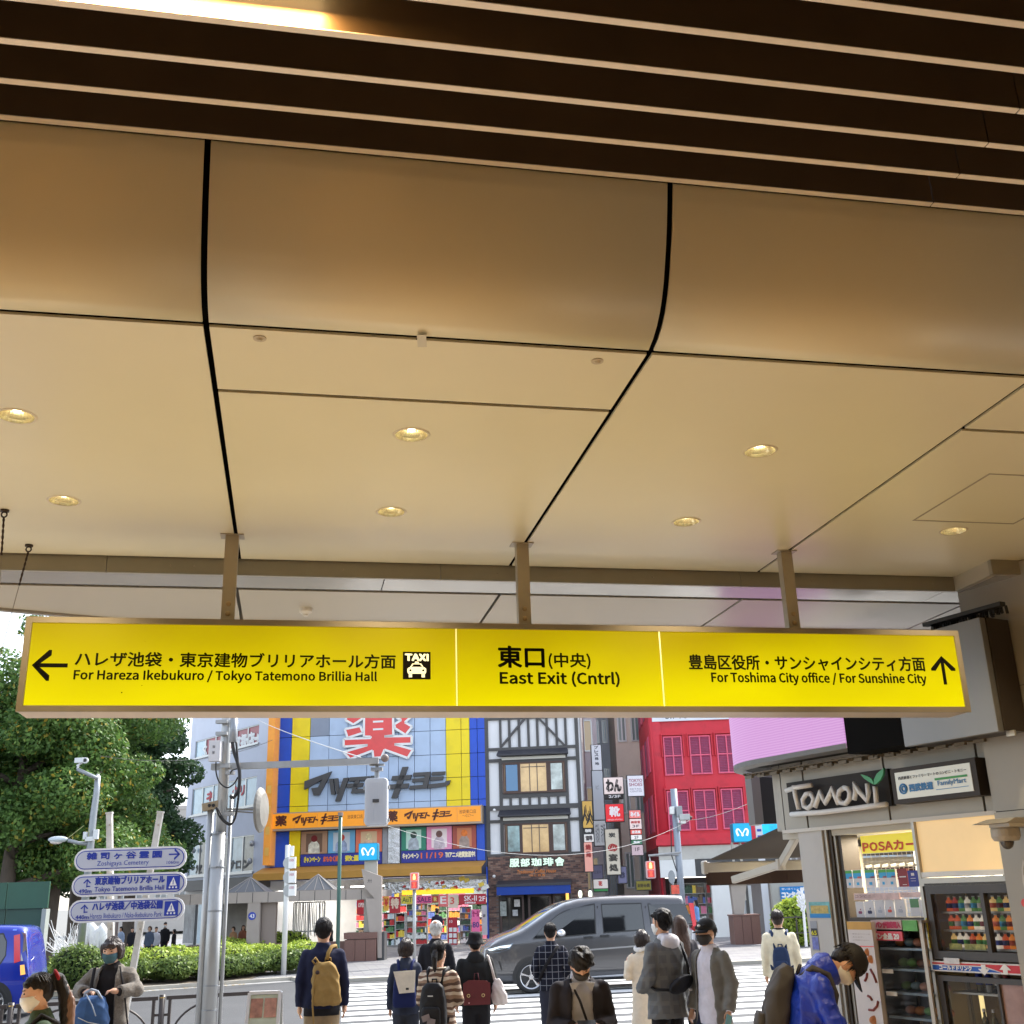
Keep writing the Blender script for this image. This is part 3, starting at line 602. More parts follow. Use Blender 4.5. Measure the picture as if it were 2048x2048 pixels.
def shelf(fr, u0, u1, n0, n1, v0, v1, rows, par, seed=1, dens=.1, fm=None):
 o = MB(); t = .02
 o.box(fr, u0, u1, n0-.02, n0, v0, v1).box(fr, u0-t, u0, n0, n1, v0, v1).box(fr, u1, u1+t, n0, n1, v0, v1)
 for i in range(rows+1): q = v0+(v1-v0-.02)*i/rows; o.box(fr, u0, u1, n0, n1, q, q+.02)
 o = o.build('shelf', fm or mat('shelf_grey', (.5, .5, .48), .5), par)
 r = random.Random(seed); g = [MB() for _ in GC]
 for i in range(rows):
  q = v0+(v1-v0-.02)*i/rows+.021; h = (v1-v0)/rows; u = u0+.01
  k = r.randrange(len(GC))
  while u < u1-.05:
   wd = dens*r.uniform(.6, 1.4)
   if r.random() < .4: k = r.randrange(len(GC))
   hh = h*r.uniform(.5, .85); g[k].box(fr, u, min(u+wd*.92, u1), n0+.02+(n1-n0)*.2, n1-.02, q, q+hh); u += wd
 for i, q in enumerate(g):
  if q.v: tag(q.build('goods', GC[i], o), kind='stuff')
 return o
for i in range(5):
 q0 = gl0+.1+(gl1-gl0-.3)*i/5; shelf(DF, q0, q0+(gl1-gl0-.3)/5-.1, -4.05, -3.7, .05, vg-.55, 7, drug, i+1, .16)
def dz(x0, y0, x1, y1, n=.0): return dr(x0, y0, x1, y1, zs, n)
r_ = dz(690, 665, 1790, 770, .2);
MB().box(DF, r_[0], r_[1], -.1, .18, r_[2], r_[3]+.05).build('transom_band', mat('foil_band', (.45, .45, .47), .22, .85, bump=(6, .8, .05)), drug)
b = [MB(), MB(), MB()]
rr = random.Random(5)
for i in range(34):
 x = rr.uniform(890, 1760); y = rr.uniform(640, 740); a = dz(x, y, x+rr.uniform(14, 60), y+rr.uniform(14, 40), .25); k = i % 3
 u, v = a[0], a[2]; s_ = a[1]-a[0]
 b[k].poly(DF, [(u, v), (u+s_, v+s_*.4), (u+s_*.7, v+s_), (u-s_*.3, v+s_*.7)], .19+.01*k, .22+.01*k)
for q, m in zip(b, (GC[0], GC[2], GC[1])): tag(q.build('autumn_decoration', m, drug), kind='stuff')
LIT = lambda nm, c, s=.8: mat(nm, srgb(*c), .4, emit=(srgb(*c), s))
r_ = dz(878, 745, 1650, 795, .25); MB().box(DF, r_[0], r_[1], .18, .24, r_[2], r_[3]).build('yellow_light_strip', LIT('strip_yellow', (250, 200, 40), 1.0), drug)
def banner(x0, y0, x1, y1, c, words=(), n=.3, lab=None, z=dz, nm='banner'):
 r_ = z(x0, y0, x1, y1, n); o = MB().box(DF, r_[0], r_[1], n-.02, n, r_[2], r_[3]).build(nm, mat('banner_%d_%d_%d' % c, srgb(*c), .5, var=(3, .1)), drug)
 w_, h_ = r_[1]-r_[0], r_[3]-r_[2]
 for s_, fx0, fx1, fy0, fy1, mc in words:
  text(s_, DF, (r_[0]+w_*fx0, r_[0]+w_*fx1, r_[2]+h_*fy0, r_[2]+h_*fy1), n+.001, mat('letter_%d_%d_%d' % mc, srgb(*mc), .5), o, bold=.02)
 return o
banner(872, 812, 1022, 900, (225, 205, 70), (('AuTu', .08, .95, .2, .8, (90, 110, 60)),))
banner(1030, 812, 1200, 895, (235, 100, 150), (('SALE', .1, .95, .15, .8, (110, 40, 100)),))
banner(1204, 812, 1268, 885, (190, 60, 50), (('秋', .25, .75, .2, .8, (240, 220, 120)),))
banner(1272, 800, 1375, 930, (235, 120, 120), (('E', .2, .8, .25, .85, (250, 245, 240)),))
banner(1378, 800, 1482, 945, (225, 205, 185), (('3', .2, .6, .3, .8, (220, 90, 80)),))
banner(1488, 795, 1782, 905, (185, 40, 55), (('SK-II', .2, .66, .35, .85, (245, 235, 235)), ('正規取扱店', .22, .62, .08, .25, (245, 235, 235)), ('2F', .74, .97, .3, .75, (250, 240, 240))), nm='cosmetics_sign')
banner(682, 820, 740, 975, (240, 180, 70), (('¥', .2, .8, .35, .85, (210, 70, 50)),)); banner(745, 825, 862, 1000, (190, 50, 60), (('特', .15, .85, .3, .9, (240, 215, 190)),))
banner(395, 858, 495, 1015, (200, 45, 55), (('OPEN', .15, .85, .5, .8, (245, 230, 220)),))
banner(1630, 960, 1715, 1230, (235, 110, 160), (('セール', .1, .9, .72, .95, (170, 40, 100)), ('80', .1, .9, .28, .5, (40, 50, 120))), n=.5)
banner(1370, 1045, 1475, 1340, (175, 35, 50), (('10', .2, .5, .8, .9, (240, 220, 220)),), n=.45, nm='cosmetics_stand')
banner(1735, 915, 1795, 1235, (190, 188, 190), (('お', .3, .7, .6, .7, (60, 60, 60)),), n=.28, nm='notice_board')
rr = random.Random(9)
b = MB()
for i in range(3):
 for j in range(2):
  a = dz(1385+j*46, 1155+i*62, 1420+j*46, 1200+i*62, .46); b.box(DF, a[0], a[1], .451, .47, a[2], a[3])
b.build('price_card', WHITE, drug)
MB().box(DF, DF.at(*zs(1797, 1000))[0], uR, -.1, .1, 0, vg+.3).build('corner_pillar', BLUE, drug)
for i, (x0, x1, y0, y1, rows, sd_) in enumerate(((682, 800, 990, 1345, 5, 21), (812, 905, 1000, 1345, 4, 22), (915, 1130, 900, 1330, 7, 23), (1490, 1600, 930, 1335, 6, 24))):
 a = dz(x0, y0, x1, y1, .3); shelf(DF, a[0], a[1], -.25, .28 if i < 2 else -.05, .02, a[3], rows, drug, sd_, .09)
l = bpy.data.lights.new('shop_light', 'AREA'); l.shape = 'RECTANGLE'; l.size = 9; l.size_y = 1.5; l.energy = 120; l.color = (1, .95, .85)
lo = bpy.data.objects.new('shop_light', l); SC.collection.objects.link(lo); lo.location = DF.p((gl0+gl1)/2, -1.6, vg-.4)
rv = DF.rect(527, 1330, 545, 1737, .3)
zo = zc(360, 1400, 2.98)
ru = DF.at(*zo(525, 500), .6)[0], DF.at(*zo(558, 500), .6)[0]
vb, vt = DF.at(*zo(510, 985), .6)[1], DF.at(*zo(545, 60), .6)[1]
o = MB().box(DF, ru[0]-.05, ru[1]+.0, .05, .75, vb, vt+3).build('side_sign', mat('side_sign_orange', srgb(228, 150, 60), .45, emit=(srgb(228, 150, 60), .25), var=(1.2, .15)), drug)
MB().box(DF, ru[0]-.07, ru[1]+.02, .03, .04, vb-.05, vt+3.05).build('side_sign_frame', ALU, drug)
rs_ = random.Random(4); b = MB()
for i in range(4): b.box(DF, ru[0]+.02, ru[1]-.05, .751, .76, vb+.4+i*.9, vb+.75+i*.9)
b.build('side_sign_mark', mat('mark_amber', srgb(240, 185, 90), .5), drug)
# ---- coffee house: brick ground floor, half-timbered storeys
CO = DF.p(DF.at(*zd(1890, 700))[0]+.03, 0, 0); CO = Vector((CO.x, CO.y, 0)); CFr = Fr(CO, R(-4.8))
zg = zc(960, 1420, 4.83)
def cr(x0, y0, x1, y1, n=0): a = zg(x0, y0); b = zg(x1, y1); return CFr.rect(a[0], a[1], b[0], b[1], n)
cof = thing('coffee_house_building', CFr.p(2, -3, 0), 'narrow half-timbered building, white infill and dark grey beams above a brick coffee house', 'building')
TIM = mat('timber_grey', (.075, .072, .072), .6, var=(4, .12)); INF = mat('infill_white', (.80, .80, .82), .55, var=(1.5, .03))
cw = CFr.at(*zg(985, 700))[0]; vbr = CFr.at(*zg(550, 1393))[1]; vtp = CFr.at(*zg(550, 60))[1]+3
uw = CFr.at(*zg(1035, 1500))[0]
MB().box(CFr, .02, cw, -8, -.10, vbr, vtp).build('wall', INF, cof)
MB().box(CFr, .02, cw+.05, -8.05, -.02, vtp, vtp+.3).build('parapet', TIM, cof)
MB().box(CFr, cw, cw+.06, -8, -.1, vbr, vtp).build('side_wall', mat('side_grey', (.35, .35, .36), .7), cof)
def beam(x0, y0, x1, y1, w=26, n=.0):
 a = CFr.at(*zg(x0, y0)); b_ = CFr.at(*zg(x1, y1)); s_ = w/4.83/46.5
 MB().bar(CFr.p(a[0], n-.05, a[1]), CFr.p(b_[0], n-.05, b_[1]), .10+n*.3, s_, up=CFr.N).build('beam', TIM, cof)
def vb_(x0, y0, y1, w=26, x1=None): a = CFr.at(*zg(x0, (y0+y1)/2)); q = w/4.83/44/2*1.0; MB().box(CFr, a[0]-q, a[0]+q, -.099, 0, CFr.at(*zg(x0, y1))[1], CFr.at(*zg(x0, y0))[1]).build('beam', TIM, cof)
def hb_(x0, x1, y, w=26): v = CFr.at(*zg((x0+x1)/2, y))[1]; q = w/4.83/44/2; MB().box(CFr, CFr.at(*zg(x0, y))[0], CFr.at(*zg(x1, y))[0], -.098, .004, v-q, v+q).build('beam', TIM, cof)
for x in (68, 950): vb_(x, -200, 1395, 34)
vb_(192, -200, 370, 22); vb_(205, 480, 1380, 30); vb_(845, 340, 1380, 30); vb_(820, -200, 340, 24)
for x in (278, 372, 462, 548, 640, 732): vb_(x, -200, 358, 24)
for y in (372, 490, 915 + 10, 1060 + 0, ): pass
hb_(68, 950, 365, 26); hb_(68, 205, 490, 30); hb_(845, 960, 462, 30); hb_(68, 960, 935, 40); hb_(68, 205, 1078, 26); hb_(860, 975, 1050, 26); hb_(68, 985, 1392, 22); hb_(68, 950, 70, 22)
hb_(205, 845, 488, 44); hb_(205, 845, 815, 50); hb_(205, 860, 1073, 40)
for x in (295, 388, 480, 573, 666, 755): vb_(x, 830, 930, 24)
for (x0, y0, x1, y1) in ((208, 350, 440, 70), (560, 70, 815, 340)):
 a = CFr.at(*zg(x0, y0)); c = CFr.at(*zg(x1, y1)); MB().bar(CFr.p(a[0], -.04, a[1]), CFr.p(c[0], -.04, c[1]), .09, .15, up=CFr.N).build('brace', TIM, cof)
def cwin(x0, y0, x1, y1, awn, cols_):
 r_ = cr(x0, y0, x1, y1); BR = mat('window_brown', (.07, .03, .022), .4)
 f = frwin(CFr, *r_, cof, BR, mat('interior_amber', (.35, .25, .12), .15, spec=.8, emit=(srgb(190, 150, 90), .55), var=(1.2, .5)), t=.07, mull=(.27, .71), name='window')
 w_ = r_[1]-r_[0]
 MB().box(CFr, r_[0]+.08, r_[0]+w_*.26, .0125, .02, r_[2]+.07, r_[3]-.07).build('sash', BR, f); MB().box(CFr, r_[0]+w_*.72, r_[1]-.08, .0125, .02, r_[2]+.07, r_[3]-.07).build('sash', BR, f)
 MB().box(CFr, r_[0]+.14, r_[0]+w_*.235, .012, .03, r_[2]+.12, r_[3]-.1).build('side_pane', cols_[0], f)
 MB().box(CFr, r_[0]+w_*.77, r_[1]-.14, .012, .03, r_[2]+.12, r_[3]-.1).build('side_pane', cols_[1], f)
 b = MB()
 for q in (.43, .55): b.box(CFr, r_[0]+w_*q-.015, r_[0]+w_*q+.015, .012, .05, r_[2]+.08, r_[3]-.08)
 b.box(CFr, r_[0]+w_*.3, r_[0]+w_*.68, .012, .045, r_[2]+(r_[3]-r_[2])*.83, r_[2]+(r_[3]-r_[2])*.85); b.build('glazing_bar', DKGREY, f)
 ra = cr(*awn); b = MB(); U0, U1, V0, V1 = ra
 P = [CFr.p(U0, 0, V1), CFr.p(U1, 0, V1), CFr.p(U1+.05, .42, V0+.06), CFr.p(U0-.05, .42, V0+.06), CFr.p(U0-.05, .42, V0), CFr.p(U1+.05, .42, V0), CFr.p(U0, 0, V0), CFr.p(U1, 0, V0)]
 b.add(P, [(0, 1, 2, 3), (3, 2, 5, 4), (4, 5, 7, 6), (0, 3, 4, 6), (1, 7, 5, 2), (0, 6, 7, 1)]); b.build('canopy_hood', mat('hood_black', (.035, .035, .045), .5), cof)
 MB().box(CFr, U0+.15, U1-.1, .02, .10, V0-.16, V0-.03).build('hood_lintel', mat('lintel_cream', (.7, .68, .62), .5), cof)
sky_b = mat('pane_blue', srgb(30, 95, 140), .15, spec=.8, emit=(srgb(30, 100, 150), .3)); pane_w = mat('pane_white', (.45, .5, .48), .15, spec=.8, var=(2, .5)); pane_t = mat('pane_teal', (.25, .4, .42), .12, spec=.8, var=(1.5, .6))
cwin(222, 500, 825, 800, (178, 378, 845, 440), (sky_b, pane_w)); cwin(240, 1090, 850, 1388, (190, 958, 870, 1025), (pane_t, pane_w))
for x, y in ((138, 968), (135, 1607)):
 a = CFr.at(*zg(x, y), .15); MB().ell(CFr.p(a[0], .15, a[1]), .07, .07, .07, 12, 8).build('dome_camera', WHITE, cof, smooth=True)
BRK = [mat('brick_%d' % i, srgb(*c), .8, var=(20, .15)) for i, c in enumerate(((118, 92, 82), (96, 72, 66), (140, 112, 98), (82, 66, 64), (128, 96, 84)))]
MORT = mat('mortar', (.16, .14, .13), .9)
vblu1 = CFr.at(*zg(520, 1640))[1]; vdoor = CFr.at(*zg(520, 1775))[1]; ud0, ud1 = CFr.at(*zg(185, 1850))[0], CFr.at(*zg(875, 1850))[0]
def wallpiece(u0, u1, v0, v1): return MB().box(CFr, u0, u1, -.3, -.02, v0, v1)
mm = MB().box(CFr, .02, uw, -.3, -.02, vdoor, vbr).box(CFr, .02, ud0, -.3, -.02, -.1, vdoor).box(CFr, ud1, uw, -.3, -.02, -.1, vdoor); mm.build('brick_wall', MORT, cof)
bl, bh = .22, .075; bm_ = [bpy.data.meshes.new('brick') for _ in BRK]
proto = MB().box(Fr((0, 0, 0), R(-4.8)), 0, bl-.014, -.018, .0, 0, bh-.012)
for q, m in zip(bm_, BRK): q.from_pydata(proto.v, [], proto.f); q.materials.append(m)
nb = 0; stuff = [MB() for _ in BRK]; rr = random.Random(2); rows = int((vbr)/bh)
for j in range(rows):
 v = j*bh; u = .03-(bl/2 if j % 2 else 0)
 while u < uw-.02:
  ua_, ub_ = max(u, .02), min(u+bl-.014, uw)
  inside = (v+bh > vdoor) or ub_ < ud0 or ua_ > ud1
  if inside and ub_-ua_ > .04 and v > 0:
   k = rr.randrange(len(BRK)); full = (ub_-ua_) > bl-.02; n0_ = rr.uniform(-.004, .004)
   if full and v > vdoor+.25 and nb < 300 and v < vbr-.0:
    o = bpy.data.objects.new('brick', bm_[k]); SC.collection.objects.link(o); o.parent = cof; o.location = CFr.p(u, n0_, v)-wloc[cof.name]; nb += 1
   else: stuff[k].box(CFr, ua_, ub_, -.018, n0_, v, v+bh-.012)
  u += bl
for q, m in zip(stuff, BRK):
 if q.v: tag(q.build('brickwork', m, cof, fix=False), kind='stuff')
NEON = mat('sign_pale_green', srgb(205, 225, 205), .4, emit=(srgb(205, 230, 205), .6)); DKG = mat('sign_dark_green', srgb(30, 50, 40), .5)
for (x0, x1, y0, y1, s_) in ((290, 380, 1440, 1515, '服'), (395, 480, 1437, 1510, '部'), (500, 592, 1433, 1506, '珈'), (612, 708, 1430, 1503, '琲'), (728, 812, 1425, 1503, '舎')):
 r_ = cr(x0, y0, x1, y1); text(s_, CFr, r_, .06, NEON, cof, name='sign_character', bold=.02, depth=.03); text(s_, CFr, r_, .02, DKG, cof, name='sign_character', bold=.05, depth=.03)
AMB = mat('sign_amber', srgb(200, 120, 50), .5, emit=(srgb(200, 110, 40), .3))
text('Traditional Coffee House', CFr, cr(360, 1540, 735, 1575), .02, AMB, cof, shear=.3); text('味と豆香', CFr, cr(480, 1585, 632, 1608), .02, AMB, cof)
r_ = cr(172, 1640, 885, 1700); U0, U1, V0, V1 = r_
MB().add([CFr.p(U0, 0, V1), CFr.p(U1, 0, V1), CFr.p(U1, .8, V0+.1), CFr.p(U0, .8, V0+.1), CFr.p(U0, .8, V0), CFr.p(U1, .8, V0), CFr.p(U0, 0, V0), CFr.p(U1, 0, V0)], [(0, 1, 2, 3), (3, 2, 5, 4), (4, 5, 7, 6), (0, 3, 4, 6), (1, 7, 5, 2), (0, 6, 7, 1)]).build('canopy_hood', mat('hood_black', (.03, .03, .04), .5), cof)
MB().box(CFr, U0+.02, U1-.02, .72, .77, vdoor-.02, V0-.001).build('blue_valance', mat('valance_blue', srgb(20, 62, 150), .7, var=(3, .1)), cof)
DOOR = mat('door_brown', (.06, .028, .022), .4); DGL = mat('door_glass', (.018, .018, .018), .05, spec=.9)
MB().box(CFr, ud0, ud1, -.5, -.45, 0, vdoor).build('shopfront_back', mat('front_dark', (.03, .025, .02), .6), cof)
for x0, x1 in ((190, 425), (465, 690), (705, 870)):
 q0, q1 = CFr.at(*zg(x0, 1850))[0], CFr.at(*zg(x1, 1850))[0]; f = frwin(CFr, q0, q1, .05, vdoor-.03, cof, DOOR, DGL, t=.09, name='shop_door')
for (x0, x1, y0, y1, c) in ((195, 255, 1850, 1990, (150, 155, 150)), (330, 385, 1830, 1900, (190, 185, 180)), (315, 365, 1930, 1990, (170, 170, 170)), (192, 250, 1795, 1840, (40, 36, 34))):
 r_ = cr(x0, y0, x1, y1, .1); MB().box(CFr, r_[0], r_[1], .07, .10, r_[2], r_[3]).build('notice', mat('notice_%d' % c[0], srgb(*c), .5, var=(9, .4)), cof)
r_ = cr(830, 1760, 858, 1850, .1); MB().box(CFr, r_[0], r_[1], .06, .14, r_[2], r_[3]).build('lamp', mat('amber_lamp', (1, .5, .1), .4, emit=((1, .45, .08), 1.6)), cof)
for x in (968, 1065):
 a = CFr.at(*zg(x, 1778), .3); c = CFr.p(a[0], .3, a[1]); o = thing('wall_lantern', c, 'lit oval pale green lantern by the brick corner, %s of the two' % ('left' if x < 1000 else 'right'), 'lantern', 'oval lanterns by the coffee house')
 MB().ell(c, .09, .09, .17, 12, 8).build('globe', mat('lantern_glow', (.9, .95, .8), .4, emit=((.9, 1, .75), 1.3)), o, smooth=True)
 MB().tube([c+Vector((0, 0, .15)), c+Vector((0, 0, .22))], .05, 8).tube([c+Vector((0, 0, .2)), CFr.p(a[0], -.02, a[1]+.2)], .015, 6).build('bracket', DKGREY, o)
# ---- red building with shuttered windows
zh = zc(1240, 1420, 4.39)
rp = atY(zh(370, 800)[0], 1800, 50.5); RF = Fr((rp.x, rp.y, 0), R(-2.0))
def rr_(x0, y0, x1, y1, n=0): a = zh(x0, y0); b = zh(x1, y1); return RF.rect(a[0], a[1], b[0], b[1], n)
redb = thing('red_building', RF.p(2, -3, 0), 'weathered crimson building with shuttered windows at the corner of the alley', 'building')
RED2 = mat('render_crimson', srgb(205, 46, 62), .6, var=(.9, .10), dirt=(2.2, .45, srgb(130, 40, 50)), bump=(6, .15, .02)); REDF = mat('shutter_frame', srgb(222, 90, 120), .5, var=(4, .1)); REDS = mat('shutter_slat', srgb(160, 72, 104), .5, var=(8, .15))
ru1 = RF.at(*zh(1145, 800))[0]+1.2; vr0 = RF.at(*zh(700, 1190))[1]; vr1 = RF.at(*zh(700, 100))[1]
b = MB(); b.box(RF, 0, ru1, -12, -.02, vr0, vr1+3.0); b.build('wall', RED2, redb)
b = MB(); b.tube([RF.p(.28, -.26, vr0), RF.p(.28, -.26, vr1+3)], .33, 20); b.build('round_corner', RED2, redb, smooth=True)
MB().box(RF, -.1, ru1+.1, -.2, .16, vr0+.05, vr0+.32).build('cornice', RED2, redb)
MB().box(RF, -.05, ru1+.05, -.2, .10, vr0+.32, vr0+.5).build('cornice', RED2, redb)
MB().box(RF, .1, ru1, .0, .08, vr1+.05, vr1+1.6).build('billboard', mat('billboard_white', (.72, .74, .8), .5, var=(1, .04)), redb)
text('SIFTS  TEXT  0', RF, (.7, ru1-1.8, vr1+.15, vr1+.45), .081, mat('letter_dark', (.04, .04, .05), .5), redb)
WX = [((372, 232), (550, 575)), ((600, 225), (800, 565)), ((838, 215), (1030, 555)), ((405, 710), (608, 1062)), ((640, 700), (845, 1055)), ((880, 690), (1085, 1045))]
for (x0, y0), (x1, y1) in WX:
 U0, U1, V0, V1 = rr_(x0+14, y0, x1, y1)
 f = MB(); t = .055
 f.box(RF, U0, U1, 0, .07, V0, V0+t).box(RF, U0, U1, 0, .07, V1-t, V1).box(RF, U0, U0+t, 0, .07, V0+t, V1-t).box(RF, U1-t, U1, 0, .07, V0+t, V1-t)
 um = (U0+U1)/2; vm = V0+(V1-V0)*.5; f.box(RF, um-t/2, um+t/2, 0, .066, V0+t, V1-t).box(RF, U0+t, um-t/2, 0, .064, vm-t/2, vm+t/2).box(RF, um+t/2, U1-t, 0, .064, vm-t/2, vm+t/2)
 f = f.build('shutter', REDF, redb)
 s_ = MB(); kk = 22
 for i in range(kk):
  v = V0+t+(V1-V0-2*t)*(i+.5)/kk; h = (V1-V0-2*t)/kk
  for a_, b_ in ((U0+t, um-t/2), (um+t/2, U1-t)):
   s_.add([RF.p(a_, .045, v-h*.45), RF.p(b_, .045, v-h*.45), RF.p(b_, .01, v+h*.45), RF.p(a_, .01, v+h*.45)], [(0, 1, 2, 3)])
 tag(s_.build('louvre_slat', REDS, f, fix=False), kind='stuff')
 c = MB(); c.box(RF, U0-.09, U1+.09, -.02, .12, V1+.05, V1+.12); c.box(RF, U0-.09, U0-.04, -.02, .1, V1-.9, V1+.05); c.box(RF, U1+.04, U1+.09, -.02, .1, V1-.9, V1+.05); c.build('window_surround', RED2, redb)
SFr = Fr(RF.p(0, -.3, 0), R(90-2), 1)   # u goes away from the camera, n to the left
for i in range(5):
 for j in range(4):
  MB().box(SFr, .9+i*1.6, 1.7+i*1.6, -.04, .06, vr0+.7+j*2.62, vr0+2.3+j*2.62).build('side_shutter', REDS if i % 2 else REDF, redb)
b = MB()
for q in (.35, 1.0): b.tube([SFr.p(q, .1, 1.5), SFr.p(q, .1, vr1+3)], .05, 8)
b.build('drain_pipe', RED2, redb, smooth=True)
GW = mat('stained_white', (.55, .53, .48), .6, var=(1.5, .12), dirt=(3, .5, (.25, .24, .2)))
MB().box(RF, .0, ru1, -.3, -.0, RF.at(*zh(600, 1310))[1], vr0).build('fascia', GW, redb)
vf = RF.at(*zh(600, 1310))[1]; vf2 = RF.at(*zh(600, 1465))[1]
MB().box(RF, .0, RF.at(*zh(660, 1400))[0], -.1, .12, vf2, vf-.01).build('fascia_sign', WHITE, redb); MB().box(RF, RF.at(*zh(665, 1400))[0], ru1, -.1, .10, vf2, vf-.01).build('fascia_sign', DKGREY, redb)
MB().box(RF, .3, ru1, -4, -3.9, 0, vf2).build('shop_back_wall', mat('shop_dark', (.10, .095, .09), .7), redb); MB().box(RF, .1, ru1, -3.9, -.1, -.05, .02).build('shop_floor', PAVE, redb)
MB().box(RF, RF.at(*zh(800, 1600))[0], RF.at(*zh(985, 1600))[0], -.1, .3, 0, RF.at(*zh(880, 1540))[1]).build('white_shutter_door', WHITE, redb)
MB().box(RF, -.02, .25, -12, -.7, 0, vr0).build('alley_wall', mat('alley_red', srgb(120, 25, 35), .6, var=(2, .2)), redb)
shelf(RF, .5, 2.0, -1.6, -1.2, .05, 2.2, 5, redb, 31, .12); shelf(RF, 2.2, 3.4, -2.6, -2.2, .05, 2.2, 5, redb, 32, .12)
# ---- white corner building on the left
wp = DF.p(ru[0]-.25, -.2, 0); WF = Fr((wp.x, wp.y, 0), R(-50))  # u=0 at the right end, u negative to the left (away)
zw = zc(360, 1400, 2.98)
def wr(x0, y0, x1, y1, n=0): a = zw(x0, y0); b = zw(x1, y1); return WF.rect(a[0], a[1], b[0], b[1], n)
whi = thing('white_office_building', WF.p(-6, -3, 0), 'white rendered office building with ribbon windows, left of the drugstore', 'building')
WREN = mat('render_white', srgb(205, 210, 225), .6, var=(.7, .04), dirt=(1.2, .3, srgb(170, 172, 185)), bump=(5, .06, .02))
wu0 = WF.at(*zw(35, 700))[0]; vW = WF.at(*zw(300, 60))[1]+4
vgf = WF.at(*zw(300, 1060))[1]
MB().box(WF, wu0, 0, -8, -.12, vgf, vW).build('wall', WREN, whi); MB().box(WF, wu0-.05, .0, -8.1, 0, vW, vW+.25).build('parapet', WREN, whi)
def wv(x, y): return WF.at(*zw(x, y))[1]
uc0, uc1 = WF.at(*zw(90, 300))[0], WF.at(*zw(470, 200))[0]
bands = []
for (xa, yt, yb) in ((280, 195, 300), (270, 490, 655), (250, 825, 1035)):
 bands.append((wv(xa, yb), wv(xa, yt)))
vs = [vgf] + [q for b_ in bands[::-1] for q in b_] + [vW]
vs.sort()
for i in range(0, len(vs)-1, 2): MB().box(WF, wu0, 0, -.12, 0, vs[i], vs[i+1]).build('spandrel', WREN, whi)
CWIN = mat('curtained_pane', srgb(175, 200, 215), .12, spec=.8, var=(2.5, .15)); RWIN = mat('red_film', srgb(150, 50, 65), .3, var=(3, .2)); DWIN = mat('dim_pane', srgb(120, 125, 130), .1, spec=.8, var=(2, .35))
for bi, (v0b, v1b) in enumerate(bands):
 MB().box(WF, wu0, uc0, -.12, 0, v0b, v1b).build('pier', WREN, whi); MB().box(WF, uc1, 0, -.12, 0, v0b, v1b).build('pier', WREN, whi)
 nW = 6
 for i in range(nW):
  q0 = uc0+(uc1-uc0)*i/nW; q1 = uc0+(uc1-uc0)*(i+1)/nW
  m = (RWIN if i != 0 else CWIN, CWIN, DWIN if i % 2 else CWIN)[bi]
  f = MB(); t = .05
  f.box(WF, q0, q1, -.10, -.03, v0b, v0b+t).box(WF, q0, q1, -.10, -.03, v1b-t, v1b).box(WF, q0, q0+t, -.1, -.03, v0b+t, v1b-t).box(WF, q1-t, q1, -.1, -.03, v0b+t, v1b-t)
  f = f.build('window', ALU, whi); MB().box(WF, q0+t, q1-t, -.09, -.07, v0b+t, v1b-t).build('pane', m, f)
 MB().box(WF, uc0-.1, uc1+.1, -.02, .09, v0b-.09, v0b-.01).build('sill', ALU, whi)
def wt(s_, x0, x1, y0, y1, m, bold=.03):
 a = WF.at(*zw(x0, y0)); c = WF.at(*zw(x1, y0)); d = WF.at(*zw((x0+x1)/2, y1)); e = WF.at(*zw((x0+x1)/2, y0)); text(s_, WF, (a[0], c[0], d[1], e[1]), -.05, m, whi, bold=bold)
REDT = mat('letter_red', srgb(190, 35, 60), .5); WHTT = mat('letter_white', (.8, .8, .8), .5); BLKT = mat('letter_black', (.03, .03, .035), .5)
wt('S', 132, 158, 275, 335, WHTT); wt('取扱店', 320, 438, 205, 285, WHTT); wt('→', 440, 466, 205, 250, WHTT)
wt('ネ', 155, 195, 548, 600, REDT); wt('クリ', 310, 378, 512, 570, REDT); wt('定', 92, 122, 980, 1032, BLKT); wt('サロン', 285, 405, 955, 1005, BLKT)
GFW = mat('ground_floor_white', (.5, .5, .5), .5, var=(2, .08))
MB().box(WF, wu0, 0, -8, -.3, 0, vgf).build('ground_floor_wall', GFW, whi)
MB().box(WF, wu0-.1, 0, -.3, .35, vgf-.5, vgf-.02).build('shop_fascia', DKGREY, whi)
for i, (a_, b_, m) in enumerate(((.06, .20, DWIN), (.24, .40, CWIN), (.45, .62, mat('shop_cream_light', (.6, .5, .35), .4, emit=((1, .85, .6), .8))), (.68, .92, DWIN))):
 q0, q1 = wu0*(1-a_), wu0*(1-b_); frwin(WF, q0, q1, .1, 2.3, whi, ALU, m, t=.06, n=-.25+.0, mull=(.5,), name='shop_window')
for (x, y) in ((75, 898), (422, 855), (70, 1000), (410, 960)):
 a = WF.at(*zw(x, y), .15); MB().ell(WF.p(a[0], .1, a[1]), .12, .12, .14, 10, 7).build('flood_lamp', ALU, whi, smooth=True)
